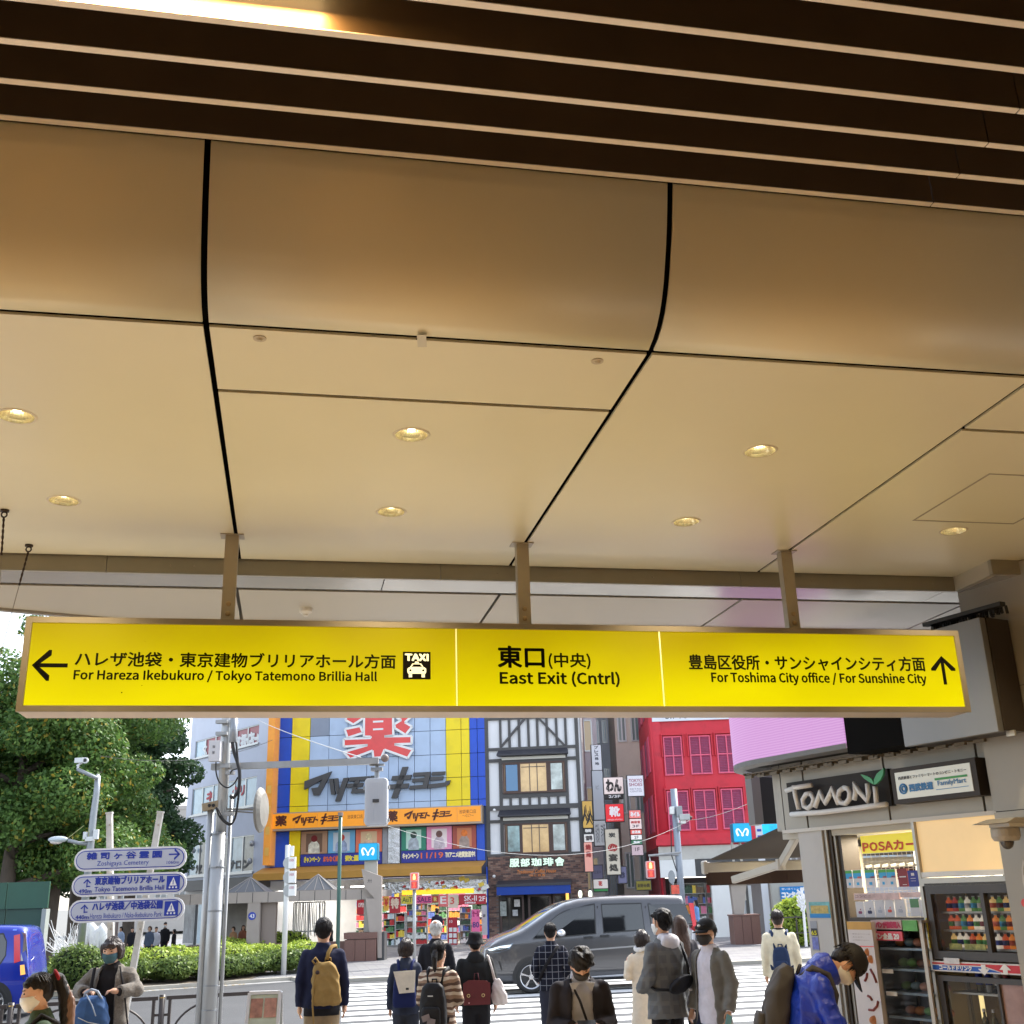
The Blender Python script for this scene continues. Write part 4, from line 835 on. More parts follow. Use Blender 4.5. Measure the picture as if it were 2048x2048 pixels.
# ---- buildings down the alley and behind, seen between the coffee house and the red building
def tower(name, px0, px1, Y, top, col, lab, rows, cols__, wm, depth=8, n_=.02, gap=.35, base=0):
 a = atY(px0, 1700, Y); b_ = atY(px1, 1700, Y); fr = Fr((a.x, Y, 0), 0); w_ = b_.x-a.x
 t = thing(name, (a.x+w_/2, Y+2, 0), lab, 'building'); m = mat('render_%s' % lab[:18].replace(' ', '_'), col, .6, var=(.8, .08), dirt=(1.5, .3, tuple(c*.7 for c in col)))
 MB().box(fr, 0, w_, -depth, 0, base, top).build('wall', m, t); MB().box(fr, -.05, w_+.05, -depth, .08, top, top+.3).build('parapet', m, t)
 if cols__:
  for j in range(rows):
   for i in range(cols__):
    q0 = w_*(i+gap/2)/cols__; q1 = w_*(i+1-gap/2)/cols__; h = (top-base-1)/rows; frwin(fr, q0, q1, base+1+j*h+h*.3, base+1+j*h+h*.78, t, ALU, wm, t=.07, mull=(.5,))
 return t, fr, w_
tower('alley_building', 1152, 1206, 56, 24, (.66, .66, .68), 'grey alley building with small windows next to the coffee house', 7, 1, mat('warm_pane', (.45, .36, .2), .2, spec=.7, emit=((1, .8, .5), .15)), depth=10)
tower('office_tower', 1197, 1247, 62, 30, (.62, .66, .74), 'tall blue grey tower far down the alley', 11, 3, CWIN, depth=3)
tower('slim_tower', 1190, 1199, 61, 40, (.8, .8, .8), 'slim bright white tower above the alley', 0, 0, CWIN, depth=8)
tower('slim_tower', 1236, 1248, 61.5, 40, (.8, .76, .78), 'pale narrow tower behind the beige alley building', 0, 0, CWIN, depth=2)
tower('alley_building', 1244, 1300, 58, 22.5, (.78, .72, .60), 'beige alley building touching the red building', 6, 2, mat('green_pane', (.2, .28, .27), .12, spec=.8), depth=12)
tower('far_building', 1192, 1250, 66, 7, (.5, .48, .44), 'low brown grey shop building closing the alley', 2, 2, DWIN, depth=6)
tower('shop_building', 1478, 1640, 54, 9, (.22, .20, .19), 'dark building behind the brown awning', 2, 4, DWIN, depth=8)
tower('glass_building', 1600, 1900, 60, 17, (.4, .42, .45), 'pale grey building behind the kiosk', 4, 6, CWIN, depth=8)
tower('park_side_building', 200, 420, 95, 9.5, (.5, .46, .42), 'low beige building behind the park trees', 2, 6, DWIN, depth=10)
def psign(px0, py0, px1, py1, Y, col, words, lab, th=.25, emit=.25, cat='sign'):
 a = atY(px0, py1, Y); b_ = atY(px1, py0, Y); fr = Fr((a.x, Y, 0), 0); w_, h_ = b_.x-a.x, b_.z-a.z
 o = thing('projecting_sign', (a.x+w_/2, Y, a.z), lab, cat); MB().box(fr, 0, w_, -th, 0, a.z, b_.z).build('sign_box', mat('signbox_%d_%d_%d' % col, srgb(*col), .5, emit=(srgb(*col), emit)), o)
 MB().box(fr, -.04, w_+.04, -th+.03, -th/2, a.z-.04, b_.z+.04).build('sign_rim', DKGREY, o)
 MB().bar(fr.p(w_/2, -th, a.z+h_*.6), fr.p(w_/2, -th-.8, a.z+h_*.6), .05, .05).build('bracket', DKGREY, o)
 for s_, x0, x1, y0, y1, c, bo in words: text(s_, fr, (w_*x0, w_*x1, a.z+h_*y0, a.z+h_*y1), .001, mat('sletter_%d_%d_%d' % c, srgb(*c), .5), o, bold=bo)
 return o
q = lambda x, y: zg(x, y)
def ps(x0, y0, x1, y1, *a, **k): p0 = zg(x0, y0); p1 = zg(x1, y1); return psign(p0[0], p0[1], p1[0], p1[1], *a, **k)
ps(1203, 650, 1378, 812, 51, (225, 205, 200), (('わん', .12, .88, .15, .88, (30, 18, 18), .02),), 'pale square sign with black brush hiragana over the alley')
ps(1210, 816, 1380, 855, 51.02, (35, 28, 28), (('2/3F', .2, .85, .15, .9, (230, 225, 225), .03),), 'small black floor sign below the brush lettered sign', emit=.05)
ps(1220, 908, 1382, 1078, 51, (225, 35, 45), (('靴', .22, .78, .3, .85, (245, 235, 235), .02), ('GINZA KUTSU', .08, .92, .06, .14, (245, 235, 235), .0)), 'red square sign with a white shoe shop character')
ps(1232, 1150, 1335, 1590, 51.3, (196, 188, 172), (('炭', .25, .75, .82, .92, (60, 60, 60), .02), ('の', .2, .8, .52, .66, (180, 40, 40), .05), ('宴', .2, .8, .30, .44, (60, 55, 50), .04), ('処', .2, .8, .08, .22, (60, 55, 50), .04)), 'tall grey beige vertical sign with a red ring in the alley')
ps(1088, 338, 1165, 580, 53, (205, 212, 222), (('プ', .3, .7, .85, .96, (70, 75, 90), .02), ('レ', .3, .7, .70, .81, (70, 75, 90), .02), ('ス', .3, .7, .55, .66, (70, 75, 90), .02), ('株', .3, .7, .40, .51, (70, 75, 90), .02), ('地', .3, .7, .2, .31, (70, 75, 90), .02)), 'tall pale blue vertical sign, uppermost on the white sign column')
ps(1105, 585, 1180, 1060, 53, (176, 186, 196), (('ビ', .3, .6, .62, .7, (120, 130, 140), .0),), 'plain grey blue vertical sign in the middle of the sign column')
ps(1112, 1068, 1215, 1310, 53, (200, 208, 214), (('新宿湖水', .1, .45, .1, .9, (90, 100, 110), .0), ('東京税理', .55, .9, .1, .9, (90, 100, 110), .0)), 'pale blue sign with small vertical writing, lowest on the sign column')
ps(1000, 880, 1078, 1138, 50.6, (190, 150, 70), (('人', .15, .85, .2, .75, (25, 20, 20), .08),), 'golden sign with a black brushed figure beside the coffee house')
ps(1005, 1140, 1085, 1192, 50.6, (30, 25, 25), (('珈琲', .15, .85, .2, .8, (220, 215, 210), .03),), 'small black sign with white coffee characters', emit=.05)
ps(1010, 1200, 1095, 1275, 50.4, (215, 210, 205), (('酒場', .15, .85, .2, .8, (70, 60, 60), .03),), 'small off white sign below the black coffee sign')
ps(1018, 1278, 1080, 1560, 50.4, (215, 150, 135), (('焼', .2, .8, .75, .92, (150, 30, 30), .04), ('鳥', .2, .8, .5, .68, (150, 30, 30), .04)), 'salmon coloured vertical sign at the coffee house corner')
ps(1340, 1515, 1410, 1672, 51.5, (120, 118, 150), (('定休', .2, .8, .3, .7, (60, 60, 90), .02),), 'faded violet banner hanging low in the alley', emit=.05)
ps(1090, 1500, 1180, 1640, 52, (118, 115, 145), (('営業中', .15, .85, .4, .65, (80, 80, 110), .0),), 'faded violet banner beside the white shop front', emit=.05)
ps(1100, 1635, 1232, 1725, 51.5, (215, 205, 200), (('花', .35, .6, .3, .8, (200, 60, 60), .03),), 'white shop front sign at street level in the alley')
ps(1105, 1727, 1235, 1752, 51.5, (50, 130, 70), (), 'green strip sign at the entrance of the alley')
def ph(x0, y0, x1, y1, *a, **k): p0 = zh(x0, y0); p1 = zh(x1, y1); return psign(p0[0], p0[1], p1[0], p1[1], *a, **k)
ph(75, 575, 200, 755, 50.2, (205, 202, 210), (('TOKYO', .08, .93, .68, .84, (150, 60, 90), .02), ('SHOES', .08, .93, .48, .64, (150, 60, 90), .02), ('RETAIL', .12, .9, .30, .38, (120, 110, 130), .0), ('CENTER', .12, .9, .18, .26, (120, 110, 130), .0)), 'lavender white sign with TOKYO in capitals against the red corner')
ph(85, 880, 178, 950, 50.3, (225, 120, 115), (('ネイル', .1, .9, .2, .8, (240, 235, 235), .03),), 'salmon sign at the top of the stacked alley signs')
ph(90, 955, 185, 1045, 50.3, (225, 200, 195), (('美容室', .1, .9, .55, .8, (190, 60, 60), .02), ('3F', .2, .8, .15, .4, (60, 60, 80), .02)), 'pale pink sign second in the stacked alley signs')
ph(95, 1050, 188, 1092, 50.3, (215, 75, 60), (('居酒屋', .1, .9, .2, .8, (245, 235, 230), .02),), 'orange red sign third in the stacked alley signs')
ph(100, 1096, 190, 1138, 50.3, (230, 225, 220), (('2F', .3, .7, .2, .8, (60, 60, 60), .02),), 'small white sign fourth in the stacked alley signs')
ph(103, 1142, 192, 1180, 50.3, (60, 110, 80), (('整体', .2, .8, .2, .8, (240, 240, 240), .02),), 'green sign fifth in the stacked alley signs')
ph(108, 1184, 198, 1275, 50.3, (190, 165, 170), (('1F', .3, .7, .4, .75, (70, 60, 70), .02),), 'dull rose sign lowest in the stacked alley signs')
ph(148, 1500, 268, 1580, 50.0, (130, 118, 30), (('お好み焼', .08, .92, .3, .7, (60, 50, 20), .02),), 'olive coloured shop cloth at the foot of the red corner', emit=.0)
# ------------------------------------------------------------------ street furniture
GALV = mat('galvanised_steel', (.40, .41, .41), .42, .55, var=(5, .12), stretch=(1, 1, .15))
STEELD = mat('grey_steel_paint', (.28, .30, .32), .45, .4, var=(4, .08))
BLK = mat('black_rubber', (.015, .015, .016), .5)
DKBR = mat('fence_brown', (.055, .045, .042), .45, .2, var=(4, .1))
def F0(Y): return Fr((0, Y, 0), 0)         # frontal frame at depth Y: u = x, n towards the camera
# --- finger signs on a splayed white post pair
f = F0(13.2); z3_ = zc(0, 1400, 2.98)
BLU = mat('sign_blue', srgb(35, 60, 165), .45); SGF = mat('sign_face_grey', srgb(188, 192, 205), .5, var=(2, .03)); POSTW = mat('post_offwhite', (.62, .60, .55), .5, var=(5, .1), dirt=(9, .6, (.25, .24, .2)))
gp = thing('guide_signpost', (f.at(260, 1900)[0], 13.2, 0), 'white splayed signpost carrying three rounded blue lettered direction boards', 'signpost')
def P_(x, y, n=0): a = f.at(x, y, n); return f.p(a[0], n, a[1])
for (x0, y0, x1, y1) in ((219, 1628, 222, 1895), (321, 1626, 262, 1962)):
 a, b_ = P_(x0, y0, -.08), P_(x1, y1, -.08); b_ = a+(b_-a)*((a.z)/(a.z-b_.z)); MB().bar(a, b_, .065, .05, up=f.N).build('post', POSTW, gp)
 MB().bar(a, a+(a-b_).normalized()*.02, .075, .06, up=f.N).build('post_cap', POSTW, gp)
 for yy in (1650, 1858): q = P_(x0+(x1-x0)*(yy-y0)/(y1-y0), yy, -.05); MB().tube([q, q+f.N*.01], .008, 8).build('bolt', BOLT, gp)
def stad(u0, u1, v0, v1, k=8):
 r = (v1-v0)/2; c = (v0+v1)/2
 return [(u1-r+r*cos(t), c+r*sin(t)) for t in [(-pi/2+pi*i/k) for i in range(k+1)]] + [(u0+r+r*cos(t), c+r*sin(t)) for t in [(pi/2+pi*i/k) for i in range(k+1)]]
SL = -.004
for bi, (x0, x1, y0, y1) in enumerate(((442, 1110, 886, 1010), (427, 1110, 1040, 1160), (410, 1098, 1192, 1315))):
 a = f.at(*z3_(x0, (y0+y1)/2+5)); b_ = f.at(*z3_(x1, (y0+y1)/2-8)); vc = (a[1]+b_[1])/2; hh = (y1-y0)/2.98/2/2216*13.2*1.0
 bf = Fr((0, 13.2, 0), 0); w_ = b_[0]-a[0]
 br = MB().poly(bf, stad(a[0], b_[0], vc-hh, vc+hh), -.03, 0).build('direction_board', mat('board_rim_white', (.75, .75, .76), .4), gp)
 MB().poly(bf, stad(a[0]+.022, b_[0]-.022, vc-hh+.022, vc+hh-.022), 0, .003).build('board_line', BLU, br)
 MB().poly(bf, stad(a[0]+.032, b_[0]-.032, vc-hh+.032, vc+hh-.032), .003, .006).build('board_face', SGF, br)
 T = lambda s_, fx0, fx1, fy0, fy1, bo=.02: text(s_, bf, (a[0]+w_*fx0, a[0]+w_*fx1, vc-hh+2*hh*fy0, vc-hh+2*hh*fy1), .006, BLU, br, bold=bo)
 if bi == 0:
  T('雑 司 ヶ 谷 霊 園', .115, .78, .52, .82); T('Zoshigaya Cemetery', .21, .67, .17, .44, .0); T('1060m', .83, .94, .22, .36, .0)
  arrow(a[0]+w_*.895, vc+hh*.28, w_*.10, 0, br, bf, .006, .009, BLU)
 else:
  if bi == 1: T('東京建物ブリリアホール', .205, .81, .52, .86); T('Tokyo Tatemono Brillia Hall', .205, .81, .15, .42, .012); T('490m', .07, .18, .16, .34)
  else: T('ハレザ池袋／中池袋公園', .205, .81, .52, .86); T('Hareza Ikebukuro / Naka-Ikebukuro Park', .19, .81, .17, .40, .0); T('440m', .065, .18, .16, .34)
  arrow(a[0]+w_*.135, vc+hh*.22, w_*.07, pi/2, br, bf, .006, .009, BLU)
  b = MB(); b.box(bf, a[0]+w_*.135, a[0]+w_*.165, .006, .009, vc-hh*.12, vc-hh*.02); b.build('arrow_foot', BLU, br)
  s0, s1 = a[0]+w_*.83, a[0]+w_*.83+hh*1.25; v0_s = vc-hh*.6; MB().box(bf, s0, s1, .006, .009, v0_s, v0_s+hh*1.25).build('museum_pictogram', BLU, br)
  h = hh*1.25; b = MB(); b.poly(bf, [(s0+h*.22, v0_s+h*.3), (s0+h*.78, v0_s+h*.3), (s0+h*.5, v0_s+h*.9)], .009, .011)
  for q in (.25, .5, .75): b.disc(bf, s0+h*q, v0_s+h*.17, h*.07, .009, .011, 10)
  b.build('pictogram_figure', WHT, br); MB().box(bf, s0+h*.47, s0+h*.53, .011, .012, v0_s+h*.38, v0_s+h*.7).build('pictogram_figure', BLU, br)
# --- big steel pole with bracket arm
g = F0(14.0); zq = zc(360, 1400, 2.98)
def Q(x, y, n=0): p0 = zq(x, y); a = g.at(*p0, n); return g.p(a[0], n, a[1])
pl = thing('utility_pole', (Q(178, 1700).x, 14, 0), 'tall galvanised steel pole with cable loops and a long bracket arm', 'pole')
def vline(p, z1): return [Vector((p.x, p.y, 0)), Vector((p.x, p.y, z1))]
pm = Q(200, 1400); zt_ = Q(240, 790).z; MB().tube(vline(pm, zt_), [.090, .086], 24).build('pole_shaft', GALV, pl, smooth=True)
b = MB()
for yy in (800, 1000, 1260, 1705, 1850): zz = Q(200, yy).z; b.tube([Vector((pm.x, pm.y, zz)), Vector((pm.x, pm.y, zz+.014))], .0925, 20)
b.build('steel_band', STEELD, pl)
MB().tube([Vector((pm.x+.02, pm.y, zt_)), Vector((pm.x+.02, pm.y, zt_+2.2))], .065, 18).build('upper_shaft', GALV, pl, smooth=True)
ps_ = Vector((pm.x-.125, pm.y+.03, 0)); MB().tube([ps_, Vector((ps_.x, ps_.y, Q(180, 650).z))], .042, 14).build('conduit', GALV, pl, smooth=True)
c = Q(212, 625, .0); MB().bar(c+Vector((-.15, 0, -.03)), c+Vector((.12, 0, .02)), .1, .09).build('conduit_head', mat('brass_brown', (.32, .25, .16), .5, .3), pl)
b = MB()
for dx in (-.06, -.01): b.tube([c+Vector((dx, -.055, -.01)), c+Vector((dx, -.065, -.01))], .02, 10)
b.build('conduit_hole', BLK, pl)
pc_ = Vector((pm.x+.115, pm.y+.05, 0)); MB().tube([pc_, pc_+Vector((0, 0, 3.2))], .022, 10).build('thin_conduit', GALV, pl, smooth=True)
a0, a1 = Q(190, 400), Q(1180, 372); a1 = P_ = None or Vector((g.at(757, 1520)[0], 14, g.at(757, 1522)[1]))
MB().bar(a0, a1, .09, .075).build('bracket_arm', GALV, pl)
for x, y, r in ((270, 395, .06), (300, 435, .05), (290, 680, .07), (250, 130, .07), (250, 200, .07), (320, 130, .05)): q = Q(x, y, .08); MB().box(Fr(q, 0), -r, r, -.04, .04, -.02, .02).build('clamp', GALV, pl)
c = Q(212, 305, .12); bx = MB().box(Fr(c, 0), -.07, .07, -.06, .06, -.125, .125).build('control_box', mat('box_white_grey', (.60, .60, .62), .5, var=(3, .04)), pl)
text('音', Fr(c, 0), (-.025, .01, .03, .065), .062, DKGREY, bx); text('響', Fr(c, 0), (-.025, .01, -.04, -.005), .062, DKGREY, bx)
cy = Q(318, 185, .1); MB().tube([cy+Vector((0, 0, -.14)), cy+Vector((0, 0, .16))], .045, 14).build('cylinder_unit', STEELD, pl, smooth=True)
def cab(pts, r=.014, n=.12):
 from mathutils.geometry import interpolate_bezier
 P = [Q(x, y, n) for x, y in pts]; out = []
 for i in range(len(P)-1):   # catmull-rom
  p0 = P[max(i-1, 0)]; p1 = P[i]; p2 = P[i+1]; p3 = P[min(i+2, len(P)-1)]
  for t in [j/6 for j in range(6)]: out.append(.5*((2*p1)+(p2-p0)*t+(2*p0-5*p1+4*p2-p3)*t*t+(3*p1-p0-3*p2+p3)*t**3))
 MB().tube(out+[P[-1]], r, 7).build('cable', BLK, pl, smooth=True)
cab([(312, 250), (322, 310), (345, 380), (355, 440), (350, 530), (320, 580), (300, 570)], .022); cab([(335, 250), (345, 360), (357, 470), (340, 640), (320, 720), (290, 742), (240, 700), (215, 640)], .014)
cab([(214, 370), (215, 430), (235, 490), (280, 522), (320, 500), (345, 460)], .009); cab([(225, 645), (262, 715), (300, 738)], .011, .14); cab([(300, 440), (310, 420), (340, 410)], .008)
c = Q(487, 655, .0); mr = thing('traffic_mirror', c, 'round traffic mirror seen almost edge-on, beside the galvanised pole', 'mirror')
d_ = Vector((cos(R(87)), sin(R(87)), 0)); e_ = d_.cross(Vector((0, 0, 1))).normalized()
def ringd(r, k): return [c+e_*k+(d_*cos(t)+Vector((0, 0, 1))*sin(t))*r for t in [2*pi*i/28 for i in range(28)]]
MB().loft([ringd(.05, .05), ringd(.2, .035), ringd(.262, 0), ringd(.272, -.02), ringd(.255, -.035)]).build('mirror_back', mat('mirror_beige', (.20, .19, .165), .5, var=(9, .15)), mr, smooth=False)
b = MB(); b.bar(Q(285, 650), c, .03, .02); b.bar(Q(285, 662), c+Vector((0, 0, -.04)), .02, .015); b.build('mirror_arm', mat('mirror_beige', (.5, .48, .42), .5), mr)
xa, ya, xb, yb = 729, 1557, 775, 1651
u0_, v1__ = g.at(xa, ya); u1_, v0__ = g.at(xb, yb)
hb = thing('hanging_equipment_box', (g.at(752, 1600)[0], 14, v0__), 'rounded pale grey equipment box hanging from the long bracket arm', 'equipment box')
uu0, uu1 = g.at(730, 1600)[0], g.at(775, 1600)[0]
def rrect(u0, u1, v0, v1, r, k=4):
 P = []
 for cx_, cy_, t0 in ((u1-r, v0+r, -pi/2), (u1-r, v1-r, 0), (u0+r, v1-r, pi/2), (u0+r, v0+r, pi)): P += [(cx_+r*cos(t0+pi/2*i/k), cy_+r*sin(t0+pi/2*i/k)) for i in range(k+1)]
 return P
MB().poly(g, rrect(uu0, uu1, v0__, v1__, .045), -.12, .04).build('box_shell', mat('box_pale_grey', (.50, .53, .57), .45, var=(3, .03)), hb, bevel=.012)
b = MB()
for i in range(7): q = uu0+.05+(uu1-uu0-.1)*i/6; b.box(g, q-.003, q+.003, .04, .045, v0__+.05, v1__-.05)
tag(b.build('rib', mat('box_pale_grey', (.50, .53, .57), .45), hb), kind='stuff')
um_ = (uu0+uu1)/2; lb = MB().box(g, um_-.04, um_+.04, .046, .05, (v0__+v1__)/2-.01, (v0__+v1__)/2+.03).build('maker_plate', DKGREY, hb)
b = MB(); top = g.p(um_, -.04, v1__); b.tube([top, top+Vector((0, 0, .09))], .03, 10); b.box(g, um_-.07, um_+.07, -.1, .02, v1__+.09, v1__+.13); b.tube([top+Vector((0, 0, .12)), top+Vector((0, 0, .22))], .022, 8); b.box(g, um_-.09, um_+.09, -.1, .0, v1__+.155, v1__+.175)
b.build('hanging_bracket', STEELD, hb); MB().ell(g.p(um_+.1, -.02, g.at(765, 1516)[1]), .05, .05, .05, 12, 8).build('pulley', mat('rust_brown', (.22, .17, .15), .6), hb, smooth=True)
for x, y in ((728, 1576), (777, 1574), (729, 1640), (776, 1640)):
 q = g.at(x, y); MB().box(g, q[0]-.012, q[0]+.012, -.06, -.02, q[1]-.02, q[1]+.02).build('latch', GALV, hb)
# --- brown railing along the near kerb
zt = .80; ra, rb_ = atZ(0, 2014, zt), atZ(560, 1983, zt)
ang = math.atan2(rb_.y-ra.y, rb_.x-ra.x); RFm = Fr((ra.x, ra.y, 0), ang)
def ru_(x): return RFm.at(x, 2005)[0]
posts = [ru_(23), ru_(324)]; pitch_ = posts[1]-posts[0]
fnc = thing('railing', (ra.x, ra.y, 0), 'dark brown steel railing with curved bars along the near kerb', 'railing')
for i in range(-1, 3):
 u = posts[0]+pitch_*i
 if i < 2 or False:
  MB().tube([RFm.p(u, 0, 0), RFm.p(u, 0, zt+.04)], .038, 14).build('post', DKBR, fnc, smooth=True)
  MB().tube([RFm.p(u, 0, zt+.0), RFm.p(u, 0, zt+.012)], .0395, 14).build('brass_ring', mat('brass', (.6, .42, .15), .3, .9), fnc)
 ue = u+pitch_ if i < 1 else ru_(548)
 if i >= 1 and i != 1: continue
 b = MB(); b.bar(RFm.p(u+.05, 0, zt), RFm.p(ue-.05, 0, zt), .05, .045); b.bar(RFm.p(u+.08, 0, .30), RFm.p(ue-.08, 0, .30), .04, .035); b.build('rail', DKBR, fnc)
 for q in (u+.1, ue-.1): MB().bar(RFm.p(q, 0, 0.05), RFm.p(q, 0, zt-.02), .035, .035).build('upright', DKBR, fnc)
 for sgn, q in ((1, u+.14), (-1, ue-.14)):
  if sgn < 0 and i == 1: continue
  pts = [RFm.p(q+sgn*(.55*(1-cos(t))+.0), 0, .32+.42*sin(t)) for t in [pi/2*j/10 for j in range(11)]]
  MB().tube(pts, .014, 8).build('curved_bar', DKBR, fnc, smooth=True)
 for s_ in (1, -1):
  if s_ < 0 or True:
   uq = u if s_ > 0 else ue
   MB().bar(RFm.p(uq, 0, .6), RFm.p(uq+s_*.1, 0, .6), .02, .03).build('hinge_clamp', DKBR, fnc)
# --- A-board
aY = 12.3; af = F0(aY); c0 = af.at(525, 1985);
uA0, uA1 = af.at(493, 2040)[0], af.at(553, 2040)[0]; vA = c0[1]
ab = thing('a_board', (c0[0], aY, 0), 'white framed pavement board with faded printed sheet at the railing end', 'sign board')
wA = (af.at(561, 1990)[0]-af.at(500, 1990)[0])/2; cx = (af.at(561, 1990)[0]+af.at(500, 1990)[0])/2; lean = .28
for s_ in (1, -1):
 tt = Vector((cx, aY-.02*s_, vA)); bb = Vector((cx-.0, aY-lean*s_, 0.02)); X = Vector((wA, 0, 0))
 def PP(f_, g_, o=0.): return tt+(bb-tt)*g_ + X*f_ + Vector((0, -s_*o, 0))
 b = MB()
 b.bar(PP(-1, 0), PP(-1, 1), .03, .03); b.bar(PP(1, 0), PP(1, 1), .03, .03); b.bar(PP(-1, 0), PP(1, 0), .03, .03); b.bar(PP(-1, .88), PP(1, .88), .03, .03); b.build('board_frame', mat('alu_white', (.7, .7, .7), .35, .3), ab)
 MB().add([PP(-.95, .02, .0), PP(.95, .02, .0), PP(.95, .87, .0), PP(-.95, .87, .0)], [(0, 1, 2, 3)]).build('sheet', mat('faded_sheet', srgb(190, 195, 170), .5, var=(4, .15)), ab, fix=False)
 if s_ == 1:
  for (x0, x1, y0, y1, c) in ((-.85, -.05, .05, .22, (170, 120, 100)), (.05, .85, .05, .22, (180, 130, 110)), (-.85, .85, .44, .52, (150, 185, 200)), (-.85, .85, .55, .62, (200, 170, 120))):
   MB().add([PP(x0, y0, .006), PP(x1, y0, .006), PP(x1, y1, .006), PP(x0, y1, .006)], [(0, 1, 2, 3)]).build('printed_picture', mat('print_%d' % c[0], srgb(*c), .5, var=(14, .35)), ab, fix=False)
  tf = Fr(tt, 0, V=(bb-tt).normalized()*-1); text('OPEN ROOM', tf, (-.8*wA, .8*wA, -.36*vA, -.29*vA), .012, mat('letter_olive', srgb(110, 125, 80), .5), ab, bold=.01)
# --- Metro signs (cube with white emblem)
MB_B = mat('metro_blue', srgb(0, 150, 200), .4, emit=(srgb(0, 155, 205), .55)); MB_S = mat('metro_blue_side', srgb(30, 120, 150), .5); EMB = mat('metro_white', (.85, .85, .85), .4, emit=((1, 1, 1), .35))
def metro(x0, y0, x1, y1, Y, lab, posts_):
 m = F0(Y); a = m.at(x0, (y0+y1)/2); b_ = m.at(x1, (y0+y1)/2); t_ = m.at((x0+x1)/2, y0); d = m.at((x0+x1)/2, y1)
 u0, u1, v0, v1 = a[0], b_[0], d[1], t_[1]; h = v1-v0; w_ = u1-u0
 o = thing('station_emblem_sign', ((u0+u1)/2, Y, 0), lab, 'sign')
 MB().poly(m, rrect(u0, u1, v0, v1, h*.06), -w_*.8, 0).build('sign_box', MB_S, o); MB().poly(m, rrect(u0+.02, u1-.02, v0+.02, v1-.02, h*.05), .0, .01).build('sign_face', MB_B, o)
 c = ((u0+u1)/2, (v0+v1)/2); S = w_*.31
 pts = []
 for i in range(41):   # the ribbon M as a swept stroke
  t = i/40*2-1
  pts.append((c[0]+S*t*1.0, 0))
 path = [(-.72, -.55), (-.88, -.2), (-.98, .2), (-.88, .52), (-.62, .56), (-.38, .3), (-.12, -.12), (.12, -.42), (.0, -.56), (-.12, -.42), (.12, -.12), (.38, .3), (.62, .56), (.88, .52), (.98, .2), (.88, -.2), (.72, -.55)]
 P = [Vector((c[0]+x*S, c[1]+y*S, 0)) for x, y in path]; out = []
 for i in range(len(P)-1):
  p0 = P[max(i-1, 0)]; p1 = P[i]; p2 = P[i+1]; p3 = P[min(i+2, len(P)-1)]
  for t in [j/4 for j in range(4)]: out.append(.5*((2*p1)+(p2-p0)*t+(2*p0-5*p1+4*p2-p3)*t*t+(3*p1-p0-3*p2+p3)*t**3))
 out.append(P[-1]); b = MB(); n_ = len(out); V = []
 for i, p in enumerate(out):
  d_ = (out[min(i+1, n_-1)]-out[max(i-1, 0)]).normalized(); nn = Vector((-d_.y, d_.x, 0)); e = abs(i/(n_-1)*2-1); wd = S*(.10+.16*max(0, e-.35))
  V += [m.p(p.x+nn.x*wd, .012, p.y+nn.y*wd), m.p(p.x-nn.x*wd, .012, p.y-nn.y*wd)]
 b.add(V, [(2*i, 2*i+1, 2*i+3, 2*i+2) for i in range(n_-1)]); b.build('emblem', EMB, o, fix=False)
 for px_, r in posts_:
  q = m.at(px_, y1+4)[0]; MB().box(m, q-r, q+r, -w_*.6, -w_*.3, 0 if r > .1 else 1.5, v0).build('post', mat('post_beige', (.42, .40, .36), .5), o)
metro(717, 1686, 755, 1721, 40.2, 'bright blue square sign with white ribbon emblem above the granite station entrance', ((740, .22),))
metro(1466, 1646, 1503, 1684, 43.0, 'bright blue square sign with white ribbon emblem in front of the red building', ((1467, .03), (1483, .03)))
# --- granite station entrance on the left
SH = F0(40.0); GRB = mat('stone_beige', (.36, .31, .275), .55, var=(1.6, .06)); GRR = mat('granite_red', (.17, .085, .068), .45, var=(40, .25)); SHD = mat('stone_shade', (.22, .20, .19), .6, var=(2, .06))
se = thing('station_entrance', (SH.at(600, 1850)[0], 38, 0), 'low beige stone station entrance with glass pyramids and a red granite base', 'station entrance')
def sh(x0, y0, x1, y1, n=0): return SH.rect(x0, y0, x1, y1, n)
vb0, vb1 = SH.at(560, 1804)[1], SH.at(560, 1783)[1]
ue0, ue1 = SH.at(350, 1790)[0], SH.at(754, 1790)[0]
nP = 13
for i in range(nP): q0 = ue0+(ue1-ue0)*i/nP; q1 = ue0+(ue1-ue0)*(i+1)/nP; MB().box(SH, q0+.012, q1-.012, -.3, .0, vb0, vb1).build('stone_panel', GRB, se)
MB().box(SH, ue0, ue1, -4.5, -.31, vb1-.25, vb1-.02).build('roof_slab', SHD, se); MB().box(SH, ue0, ue1, -.29, -.02, vb0+.01, vb1-.01).build('panel_backing', DKGREY, se)
GP = mat('pyramid_glass', (.085, .09, .10), .45, .0, .4)
